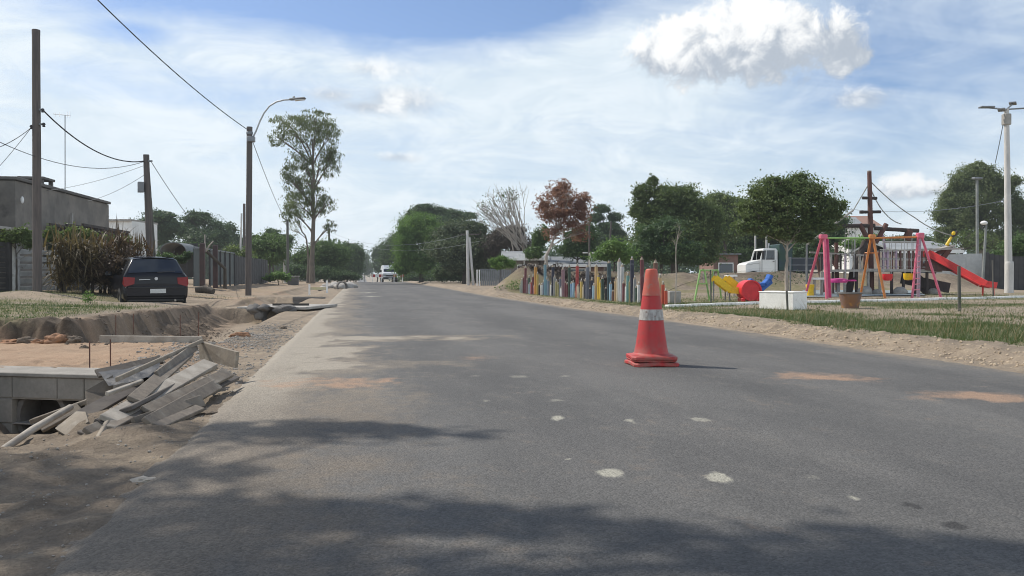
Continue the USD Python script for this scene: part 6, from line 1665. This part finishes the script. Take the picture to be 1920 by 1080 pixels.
# white kerb round the playground
kp_ = [(1250, 577), (1330, 573.5), (1430, 570), (1600, 566), (1760, 562), (1960, 557)]
t = thing('playground_kerb', 'low white painted kerb along the playground edge', 'kerb', onland(1500, 568))
for (u0, v0), (u1, v1) in zip(kp_[:-1], kp_[1:]):
    a_, b_ = onland(u0, v0), onland(u1, v1)
    m_ = max(2, int(np.linalg.norm(b_ - a_) / 1.0))
    for s_ in range(m_):
        x_, y_ = a_ + (b_ - a_) * (s_ / m_), a_ + (b_ - a_) * ((s_ + .985) / m_)
        x_[2], y_[2] = zg(x_[0], x_[1]) + .005, zg(y_[0], y_[1]) + .005
        part(t, 'kerb_stone', MB().bar(x_, y_, .14, .13, cut=.012), M['white_paint'])

# white block, grey block, planter
bq = onland(1447, 580); bq = at(1468, 572, 20.4); bz = zg(bq[0], bq[1])
Rb = rotz(-YAW - math.radians(52))
M['block_white'] = surf('whitewashed_block', (.78, .77, .73), (.70, .69, .65), 4, .85, bump=.003, bscale=40, dirt=(.30, .29, .26), dirt_at=(.60, .72), dscale=7)
t = thing('white_block', 'whitewashed concrete block on the grass beside the young tree', 'block', [bq[0], bq[1], bz])
part(t, 'block_body', MB().box([bq[0], bq[1], bz + .17], (.95, .56, .46), Rb, .015), M['block_white'])
part(t, 'block_top', MB().box([bq[0], bq[1], bz + .41], (.97, .58, .03), Rb, .008), M['white_paint'])
gq = foot(1262, 24.3); solo('grey_block', 'small grey concrete block just right of the cone top', 'block', MB().box(gq + [0, 0, .16], (.34, .34, .40), rotz(-YAW + .25), .012), M['concrete'])
stk = foot(1478, 19.6); solo('tree_stake', 'dark stake in front of the white block supporting the young tree', 'stake', MB().tube([stk - [0, 0, .2], at(1475, 545, 19.6)], .026, 8), M['pole_green'], 50)
stk = foot(1334, 23.5); solo('tree_stake', 'thin green-grey post in front of the yellow slide', 'stake', MB().tube([stk - [0, 0, .2], at(1332, 506, 23.5)], .022, 8), M['pole_green'], 50)
stk = foot(1800, 19.3); solo('tree_stake', 'grey wooden post standing in the weeds right of the swings', 'stake', MB().tube([stk - [0, 0, .2], at(1798, 499, 19.3)], .036, 8), M['pole_green'], 50)
stk = foot(1863, 30); solo('tree_stake', 'thin grey post beside the end of the red slide', 'stake', MB().tube([stk - [0, 0, .2], at(1861, 488, 30)], .024, 8), M['pole_green'], 50)
M['pot_wood'] = surf('rusty_brown_drum', (.15, .10, .085), (.20, .095, .04), 3.5, .85, bump=.004, bscale=20, dirt=(.36, .17, .035), dirt_at=(.50, .66), dscale=4)
pq = at(1594, 578, 21.0); pq[2] = zg(pq[0], pq[1])
t = thing('planter', 'rusty cut drum planter on the grass before the playground', 'planter', pq)
part(t, 'drum', MB().lathe(pq, [(0, -.05), (.19, -.05), (.22, .12), (.255, .30), (.27, .37), (.245, .37), (.23, .30)], 22), M['pot_wood'], 50)
part(t, 'rim', MB().lathe(pq, [(.27, .345), (.285, .36), (.28, .385), (.245, .385), (.24, .36)], 22), M['old_concrete'], 50)
part(t, 'soil', MB().lathe(pq, [(.24, .33), (0, .35)], 18), M['clod_dark'])

# ------------------------------------------------------------------ lamp posts, houses, walls behind the playground
D = 38
M['pole_dim'] = surf('grey_green_pole', (.24, .25, .235), (.18, .19, .18), 2, .8)
b0 = foot(1892, D); t0 = at(1887, 204, D)
t = thing('lamp_post', 'tall white concrete lamp post with four flat lamp arms', 'street lamp', b0)
part(t, 'shaft', MB().tube([b0 - [0, 0, .2], b0 * .5 + t0 * .5, t0], [.165, .135, .105], 16), M['pole_conc'], 60)
part(t, 'base_sleeve', MB().lathe(b0, [(.185, -.1), (.185, 1.3), (.175, 1.36), (.16, 1.4)], 18, squash=(1, 1)), M['pole_conc'], 50)
part(t, 'bracket', MB().box(at(1887, 224, D - .02), (.30, .3, .5), None, .03), M['concrete'])
for u, v, dd in ((1850, 201, 0), (1936, 201, 0), (1878, 206, -.9), (1899, 194, .9)):
    a_ = part(t, 'lamp_arm', MB().tube([at(1887, 205, D), at(u, v + 1, D + dd)], .035, 7), M['grey_metal'])
    part(a_, 'lamp_head', MB().box(at(u, v, D + dd), (.62, .3, .07), rotz(-YAW + (0 if abs(u - 1887) > 20 else 1.0)), .02), M['grey_metal'])
wire('wire dropping from the white lamp post towards the big eucalyptus', at(1882, 226, D), at(1866, 306, D + 3), 0.05, .016)
wire('thin wire crossing behind the mast of the ship frame', at(1590, 392, 60), at(1900, 372, 60), .5, .016, 'wire_pale')
for lab, u0, v0, u1, v1, d, rb in (('thin grey lamp post behind the red slide', 1833, 524, 1832, 336, 48, .085), ('short pale lamp post with white globe behind the red slide', 1842, 520, 1849, 420, 44, .07)):
    t, a_, b_ = post('lamp_post', lab, d, u0, v0, u1, v1, rb, rb * .8, 'pole_dim', 'street lamp')
    if 'globe' in lab:
        part(t, 'lamp_head', MB().tube([b_, at(1846, 417, d)], .04, 6).ball(at(1845, 418, d), (.17, .17, .11), 2), M['white_paint'], 50)
    else:
        part(t, 'lamp_head', MB().box(b_ + [0, 0, .05], (.5, .3, .12), None, .03), M['grey_metal'])
for lab, u, v1, d in (('pale thin post above the truck bonnet', 1416, 442, 56), ('pale thin post just behind the truck cab roof', 1437, 430, 57), ('two-lamp post behind the row of pencil posts', 1106, 474, 52), ('brown utility pole among the trees behind the pencil posts', 1105, 420, 58), ('leaning brown pole beside the layered pine', 1146, 415, 66)):
    t, a_, b_ = post('thin_post', lab, d, u + (0 if 'leaning' not in lab else -8), 520, u, v1, .08, .06, 'pole_conc' if 'brown' not in lab else 'pole_wood', 'post')
    if 'two-lamp' in lab:
        for s_ in (-1, 1):
            part(t, 'lamp_head', MB().box(b_ + RT * .28 * s_, (.3, .16, .06), rotz(-YAW), .01), M['white_paint'])


def house(name, label, u0, u1, veave, d, depth, wallm, roofm, vridge=None, flat=False):
    a_, b_ = at(u0, veave, d), at(u1, veave, d)
    z0 = zg(a_[0], a_[1]) - .3; ze = a_[2]
    t = thing(name, label, 'house', [(a_[0] + b_[0]) / 2, (a_[1] + b_[1]) / 2, z0])
    dx = (b_ - a_) / np.linalg.norm(b_ - a_); dy = np.array([-dx[1], dx[0], 0]); W = np.linalg.norm((b_ - a_)[:2])
    R_ = np.stack([dx, dy, [0, 0, 1]], 1); c_ = (a_ + b_) / 2 + dy * depth / 2
    part(t, 'wall', MB().box([c_[0], c_[1], (z0 + ze) / 2], (W, depth, ze - z0), R_), M[wallm])
    if vridge is not None:
        zr = at(u0, vridge, d + depth / 2)[2]
        e = .35
        P = lambda x, y, z: np.array([*(a_ + dx * x + dy * y)[:2], z])
        part(t, 'roof', MB().plate([P(-e, -e, ze - .05), P(W + e, -e, ze - .05), P(W + e, depth / 2, zr), P(-e, depth / 2, zr)], .12), M[roofm])
        part(t, 'roof', MB().plate([P(W + e, depth + e, ze - .05), P(-e, depth + e, ze - .05), P(-e, depth / 2, zr), P(W + e, depth / 2, zr)], .12), M[roofm])
        part(t, 'fascia', MB().bar(P(-e, -e - .02, ze - .07), P(W + e, -e - .02, ze - .07), .05, .2), M['white_paint'])
    else:
        part(t, 'roof', MB().box([c_[0], c_[1], ze + .07], (W + .4, depth + .4, .14), R_), M[roofm])
    n = max(1, int(W / 3.5))
    for k_ in range(n):
        x = W * (k_ + .5) / n
        w_ = part(t, 'window_frame', MB().box(a_ + dx * x - dy * .01 + [0, 0, -(ze - z0) * .42], (1.2, .06, 1.0), R_), M['white_paint'])
        part(w_, 'pane', MB().box(a_ + dx * x - dy * .045 + [0, 0, -(ze - z0) * .42], (1.04, .012, .84), R_), M['window'])
    return t


M['roof_pale'] = surf('pale_sheet_roof', (.27, .28, .28), (.20, .21, .215), 1.0, .55)
M['brick_wall'] = surf('reddish_brick_wall', (.24, .14, .115), (.19, .12, .10), 2.0, .9)
M['roof_tile'] = surf('tile_roof', (.27, .15, .11), (.21, .13, .10), 2.0, .85)
M['pale_wall'] = surf('pale_grey_wall', (.52, .52, .50), (.44, .44, .43), .8, .85)
house('low_house', 'low house with pale sheet roof behind the earth mound', 948, 1022, 484, 62, 8, 'render_grey', 'roof_pale', 471)
house('brick_house', 'long low brick house with grey roof behind the pencil posts', 1032, 1132, 496, 60, 8, 'brick_wall', 'roof_grey', 481)
house('brick_shed', 'low brown brick shed left of the truck bonnet', 1338, 1384, 478, 66, 5, 'brick_wall', 'roof_grey')
house('tiled_house', 'far house with tiled roof between the ship mast and tree', 1602, 1650, 424, 120, 10, 'pale_wall', 'roof_tile', 405)
house('far_white_house', 'small far white gable house left of the ship mast', 1592, 1616, 424, 116, 6, 'white_wall', 'roof_pale', 407)
house('grey_roofed_house', 'grey sheet-roofed house directly behind the bow of the ship frame', 1690, 1792, 470, 56, 8, 'render_grey', 'roof_pale', 452)
D = 46
a_, b_ = at(1752, 478, D), at(1842, 475, D - 1.0)
t = thing('white_wall', 'white rendered wall behind the red slide', 'wall', [*((a_ + b_) / 2)[:2], 0])
W_ = np.linalg.norm((b_ - a_)[:2]); ex = (b_ - a_) / np.linalg.norm(b_ - a_)
for k_ in range(3):
    x0_, x1_ = a_ + (b_ - a_) * (k_ / 3 + .002), a_ + (b_ - a_) * ((k_ + 1) / 3 - .002)
    part(t, 'wall_panel', MB().bar([*x0_[:2], (x0_[2]) / 2], [*x1_[:2], x1_[2] / 2], .18, x0_[2]), M['pale_wall'])
D = 44
t = thing('dark_fence', 'dark board fence right of the white wall', 'fence', [*at(1890, 500, D)[:2], 0])
for k_ in range(16):
    u = 1846 + k_ * 9.2
    x0_, x1_ = at(u, 481, D), at(u + 8.8, 481, D)
    z0 = zg(x0_[0], x0_[1]); part(t, 'fence_board', MB().bar([*x0_[:2], z0 + .85], [*x1_[:2], z0 + .85], .05, 1.75), M['board_dark'])
t = thing('wire_fence', 'mesh fence rail crossing behind the left pink swing leg', 'fence', foot(1500, 40))
for u in (1482, 1512, 1545): part(t, 'post', MB().tube([foot(u, 40) - [0, 0, .1], at(u, 482, 40)], .035, 6), M['grey_metal'])
for v in (484, 497, 508): part(t, 'strand', MB().tube([at(1478, v, 40), at(1552, v, 40)], .016, 4), M['grey_metal'])
t = thing('grey_fence', 'grey paling fence with two white posts left of the earth mound', 'fence', [*at(920, 520, 62)[:2], 0])
for u in np.arange(903, 958, 3.6):
    x_ = at(u, 500, 62); z0 = zg(x_[0], x_[1]); part(t, 'paling', MB().box([x_[0], x_[1], z0 + .55], (.115, .03, 1.15), rotz(-YAW)), M['grey_metal'])
for u in (894.5, 899):
    x_ = at(u, 500, 61.8); z0 = zg(x_[0], x_[1]); part(t, 'post', MB().box([x_[0], x_[1], z0 + .55], (.09, .09, 1.2), rotz(-YAW), .01), M['white_paint'], label='white fence post')
part(t, 'rail', MB().bar(at(900, 505, 62.1), at(958, 505, 62.1), .03, .06), M['grey_metal'])
sgn = at(978, 482, 44)
t = thing('white_sign', 'small blank white board on a thin post above the mound', 'sign', [sgn[0], sgn[1], zg(sgn[0], sgn[1])])
part(t, 'board', MB().box(sgn, (.36, .03, .30), rotz(-YAW - .1), .004), M['white_paint']); part(t, 'post', MB().tube([[sgn[0] + .14, sgn[1] + .03, zg(sgn[0], sgn[1]) - .1], sgn + [.14, .03, -.1]], .022, 6), M['pole_conc'])

# dark brush and earth heaps behind the pencil posts
M['brush'] = leaf_mat('dead_brush', (.060, .046, .042), (.105, .08, .07), trans=.1, scale=1.5)
for lab, lob, d in (('dark rounded heap of brush behind the left pencil posts', [(1040, 523, 26, 26), (1020, 530, 22, 18)], 40), ('dark heap of brush behind the middle pencil posts', [(1105, 530, 34, 20), (1135, 534, 22, 16)], 38), ('brown brush showing over the top of the mound', [(1000, 512, 18, 14), (985, 508, 16, 9)], 39.5)):
    k_ = d / 1600; rr_ = np.random.default_rng(int(lob[0][0]))
    Ls = [(at(l[0], l[1], d), np.array([l[2] * k_, l[2] * k_, l[3] * k_])) for l in lob]
    t = thing('brush_heap', lab, 'brush heap', [*Ls[0][0][:2], 0])
    pts, outs = crown_points(Ls, 5000, rr_, 30, .2, .3)
    pts = pts[pts[:, 2] > .05]
    part(t, 'twigs', leaf_quads(pts, .16, rr_, 3.5), M['brush'])
    mb = MB()
    for c_, R_ in Ls: mb.ball(c_ - [0, 0, .1], R_ * .85, 2)
    part(t, 'earth', mb, M['clod_dark'], True)

# ------------------------------------------------------------------ shrubs, weeds, grass, stones
def spiky(name, label, d, u, v0, v1, half, n, leaf, width, seed, cat='plant'):
    """A clump of arching sword leaves."""
    rr_ = np.random.default_rng(seed)
    k = d / 1600
    b = at(u, 514, d); b[2] = zg(b[0], b[1])
    t = thing(name, label, cat, b)
    H = (at(u, v1, d)[2] - b[2]); z_start = max(0, at(u, v0, d)[2] - b[2])
    V, Fc, c = [], [], 0
    for i in range(n):
        az, el = rr_.uniform(0, 2 * math.pi), rr_.uniform(.05, 1.9)
        Lf = rr_.uniform(.3, 1.0) * H * .48
        o = b + np.array([rr_.normal() * half * k * .5, rr_.normal() * half * k * .4, H * (.12 + .62 * rr_.random())])
        dirh = np.array([math.cos(az), math.sin(az), 0])
        ts = np.linspace(0, 1, 5)
        ctr = o + dirh * (np.sin(el) * Lf * ts)[:, None] + np.array([0, 0, 1.0]) * (np.cos(el) * Lf * ts - .55 * Lf * ts ** 2 * np.sin(el))[:, None]
        sd = np.array([-dirh[1], dirh[0], 0])
        w = width * (1 - ts) ** .7 * rr_.uniform(.7, 1.3)
        V.append(np.vstack([ctr - sd * w[:, None] / 2, ctr + sd * w[:, None] / 2]))
        for q_ in range(4):
            Fc += [[c + q_, c + q_ + 1, c + 5 + q_ + 1], [c + q_, c + 5 + q_ + 1, c + 5 + q_]]
        c += 10
    part(t, 'leaves', (np.vstack(V), np.array(Fc)), M[leaf])
    mb = MB()
    for i in range(3):
        o = b + np.array([rr_.normal() * half * k * .3, rr_.normal() * half * k * .3, -.05])
        mb.tube([o, o + [rr_.normal() * .1, rr_.normal() * .1, H * .6]], [.05, .03], 6)
    part(t, 'stem', mb, M['bark_dark'], True)


spiky('spiky_plant', 'yellow-green spiky plant above the fence right of the tall pole', 25.5, 122, 500, 418, 28, 420, 'leaf_dry', .06, 1)
spiky('spiky_plant', 'bushy yellowish sword-leaved plant left of the grey pillar', 26, 158, 500, 424, 28, 420, 'leaf_dry', .06, 2)
spiky('spiky_plant', 'brown drooping spiky plant in front of the fence posts', 27, 192, 515, 425, 24, 380, 'leaf_rust', .05, 3)
spiky('spiky_plant', 'dark brown spiky plant with pale tips beside the house end', 28, 222, 515, 412, 24, 400, 'leaf_rust', .05, 4)
spiky('spiky_plant', 'dark spiky plant right behind the roof of the car', 29, 252, 510, 428, 24, 400, 'leaf_rust', .05, 5)
for lab, u, d, lob, lf in (('dark leafy shrub over the slat fence at the left edge', 30, 25.2, [(18, 445, 20, 16), (40, 440, 20, 18), (0, 450, 20, 14), (55, 455, 14, 14)], 'leaf_olive'), ('dark hedge growing through the fence right of the gate', 150, 26.2, [(135, 500, 22, 26), (165, 505, 24, 26), (195, 505, 26, 28), (222, 505, 20, 26)], 'leaf_rust'),
                           ('dark green bush in front of the arched sheet shelter', 322, 40, [(312, 484, 16, 10), (335, 486, 16, 9), (350, 480, 10, 10)], 'leaf_dark'), ('olive bush rising over the fence beside the tall pole', 105, 27.5, [(98, 440, 18, 16), (118, 446, 18, 14), (140, 436, 18, 14), (165, 440, 16, 12)], 'leaf_olive'), ('green bush between the spiky plants and the house corner', 215, 30, [(205, 452, 18, 14), (232, 456, 18, 14), (258, 462, 12, 12)], 'leaf_olive'), ('dark green shrub behind the arched shelter', 345, 52, [(340, 470, 26, 20), (365, 470, 22, 18), (310, 480, 18, 14)], 'leaf_dark')):
    tree('shrub', lab, d, u, lob, lf, .15, 'bark_dark', .04, cat='shrub', cover=5.6, clumps=26)
tree('shrub', 'small bright green bush standing alone on the verge before the car', 19.6, 168, [(166, 555, 9, 10), (173, 558, 8, 8), (162, 562, 7, 7)], 'leaf_bright', .055, 'bark_dark', .012, cat='shrub', cover=3.0, clumps=12, buried=.03)
tree('palm_shrub', 'yellow-green arching shrub beside the grey paling fence', 48, 935, [(925, 490, 10, 8), (942, 486, 14, 8), (957, 494, 12, 10), (935, 498, 18, 8)], 'leaf_bright', .2, 'bark_dark', .04, cat='shrub', aspect=4, droop=.8)
tree('shrub', 'green weeds covering the left slope of the earth mound', 37.6, 955, [(950, 540, 26, 8), (970, 532, 18, 9), (935, 548, 18, 5), (985, 542, 18, 9)], 'leaf_mid', .12, 'bark_dark', .02, cat='shrub', cover=1.6)
tree('shrub', 'grey-green dry bushes along the top of the long earth bank', 41, 1240, [(1190, 508, 22, 7), (1240, 510, 24, 6), (1340, 514, 30, 7), (1445, 522, 40, 12), (1495, 520, 26, 14)], 'leaf_grey', .15, 'bark_dark', .02, cat='shrub', cover=.8)
tree('weed_clump', 'tall wispy weeds round the grey wooden post', 19.0, 1805, [(1800, 585, 26, 26), (1780, 600, 20, 16), (1825, 592, 22, 20), (1850, 575, 16, 30), (1775, 570, 14, 24), (1812, 612, 40, 12)], 'blade', .085, 'bark_pale', .012, cat='weeds', cover=.55, aspect=6, droop=-1.2, clumps=24, twigs=14, buried=.03)
tree('weed_clump', 'low leafy weed at the left foot of the white block', 19.3, 1418, [(1408, 583, 14, 7), (1428, 587, 14, 6), (1470, 586, 18, 5), (1395, 588, 14, 5)], 'blade', .07, 'bark_pale', .008, cat='weeds', cover=1.2, aspect=4, droop=-.6, buried=.03)
tree('weed_clump', 'weeds at the right foot of the white block', 18.9, 1545, [(1535, 578, 12, 12), (1550, 588, 16, 8), (1522, 588, 14, 6)], 'blade', .07, 'bark_pale', .008, cat='weeds', cover=1.0, aspect=4, droop=-.6, buried=.03)
tree('weed_clump', 'small weeds beside the rebar on the grassy edge', 13.8, 110, [(100, 583, 20, 5), (60, 588, 24, 5)], 'blade', .05, 'bark_pale', .006, cat='weeds', cover=.7, aspect=5, droop=-1, buried=.02)

M['straw'] = leaf_mat('straw', (.22, .18, .10), (.30, .25, .15), (.12, .14, .05), trans=.3, scale=.8)
gx = np.random.default_rng(21)


def blades(name, label, boxes, n, h, w, leaf, use_mask=True):
    """Short grass: three-cornered blades in tufts where the ground carries grass."""
    P = []
    for x0, x1, y0, y1, share in boxes:
        m = int(n * share)
        x, y = gx.uniform(x0, x1, m), y0 + (y1 - y0) * gx.random(m) ** 1.35
        tx, ty = gx.normal(size=m) * .03, gx.normal(size=m) * .03
        # gather into tufts
        ix = np.round(x / .16) + .4 * np.sin(np.round(y / .16) * 12.9); iy = np.round(y / .16)
        tuft = gx.random(m) < .7
        x = np.where(tuft, ix * .16 + tx, x); y = np.where(tuft, iy * .16 + ty, y)
        P.append(np.stack([x, y], 1))
    P = np.vstack(P)
    z, mk, _ = land(P[:, 0][None], P[:, 1][None])
    keep = gx.random(len(P)) < np.clip(mk[0, :, 0] * 1.1, 0, 1)
    P, z = P[keep], z[0][keep]
    m = len(P)
    hh = h * gx.uniform(.4, 1.3, m) * (1 + 1.3 * (gx.random(m) < .10))
    az = gx.uniform(0, 2 * math.pi, m); ln = gx.uniform(.2, 1.1, m) * hh
    b = np.column_stack([P, z - .005]); sd = np.column_stack([-np.sin(az), np.cos(az), np.zeros(m)]) * (w * gx.uniform(.6, 1.4, m))[:, None]
    tp = b + np.column_stack([np.cos(az) * ln, np.sin(az) * ln, hh])
    v = np.stack([b - sd / 2, b + sd / 2, tp], 1).reshape(-1, 3)
    solo(name, label, 'grass', (v, np.arange(3 * m).reshape(-1, 3)), M[leaf], kind='stuff')


blades('grass', 'short patchy grass on the right verge before the playground', [(6.3, 14, 7.5, 16, .45), (6.3, 18, 12, 24, .35), (6.3, 26, 20, 34, .20)], 240000, .042, .010, 'blade')
blades('grass', 'thin dry grass on the raised left verge', [(-9.3, -3.6, 11, 20, .6), (-10, -3.5, 18, 34, .4)], 52000, .04, .010, 'blade')

blades('dry_grass', 'taller dry straw tufts scattered in the right verge', [(6.4, 14, 7.5, 18, .6), (6.4, 24, 16, 32, .4)], 9000, .12, .008, 'straw')
# loose stones and lumps
def stones(name, label, XY, size, mat, sink=.3):
    m = len(XY)
    pi = UsdGeom.PointInstancer.Define(stage, numbered('/World', name))
    pr = []
    for s_ in range(3):
        ic = trimesh.creation.icosphere(1, 1.0)
        nn = meshkit.noise(ic.vertices * 1.6 + s_ * 7, s_)
        q_ = usdkit.mesh(stage, f'{pi.GetPath()}/stone_{s_:03d}', (ic.vertices * (.6 + .8 * nn)[:, None], ic.faces), M[mat])
        pr.append(q_.GetPath())
    pi.CreatePrototypesRel().SetTargets(pr)
    z = land(XY[:, 0][None], XY[:, 1][None])[0][0]
    sz = size * np.clip(np.exp(gx.normal(size=m) * .5), .3, 2.6)
    pi.CreatePositionsAttr(Vt.Vec3fArray.FromNumpy(np.column_stack([XY, z + sz * (.5 - sink)]).astype(np.float32)))
    pi.CreateScalesAttr(Vt.Vec3fArray.FromNumpy((sz[:, None] * gx.uniform(.6, 1.2, (m, 3)) * [1, 1, .7]).astype(np.float32)))
    pi.CreateProtoIndicesAttr(Vt.IntArray.FromNumpy(gx.integers(0, 3, m).astype(np.int32)))
    aa = gx.uniform(0, 2 * math.pi, m)
    pi.CreateOrientationsAttr(Vt.QuathArray([Gf.Quath(float(math.cos(a / 2)), 0, 0, float(math.sin(a / 2))) for a in aa]))
    tag(pi.GetPrim(), label=label, kind='stuff', cat='stones')


M['gravel'] = surf('gravel_stone', (.30, .27, .235), (.19, .175, .155), 20, .95)
M['sand_lump'] = surf('sandy_lump', (.42, .335, .24), (.33, .26, .185), 8, .95, bump=.01, bscale=40)
xy = np.column_stack([gx.uniform(-2.6, -.9, 9000), gx.uniform(6.5, 17, 9000)])
keep = gx.random(9000) < land(xy[:, 0][None], xy[:, 1][None])[2][0] * .9 + .06
stones('gravel', 'grey gravel scattered along the left road shoulder', xy[keep], .010, 'gravel', .4)
xy = np.column_stack([gx.uniform(-2.4, -.55, 1500), gx.uniform(2.2, 7, 1500)])
stones('grit', 'small stones and grit on the shaded near road edge', xy, .0036, 'gravel', .4)
yy = gx.uniform(7, 34, 4200); qq = np.abs(gx.normal(size=4200)) * .38 + .05
stones('sand_lumps', 'sandy lumps of dug earth along the right road edge', np.column_stack([right_edge(yy) + qq, yy]), .011, 'sand_lump', .45)
yy = gx.uniform(11.6, 20, 900); stones('earth_lumps', 'brown earth lumps fallen into the ditch', np.column_stack([-3.1 + gx.normal(size=900) * .3, yy]), .014, 'clod_dark', .45)
xy = np.column_stack([gx.uniform(-1.2, 5.6, 700), gx.uniform(2.6, 14, 700)]); keep = gx.random(700) < np.exp(-(xy[:, 0] + 1) / 1.2) + .12
stones('road_grit', 'small stones lying loose on the asphalt', xy[keep], .0038, 'gravel', .1)
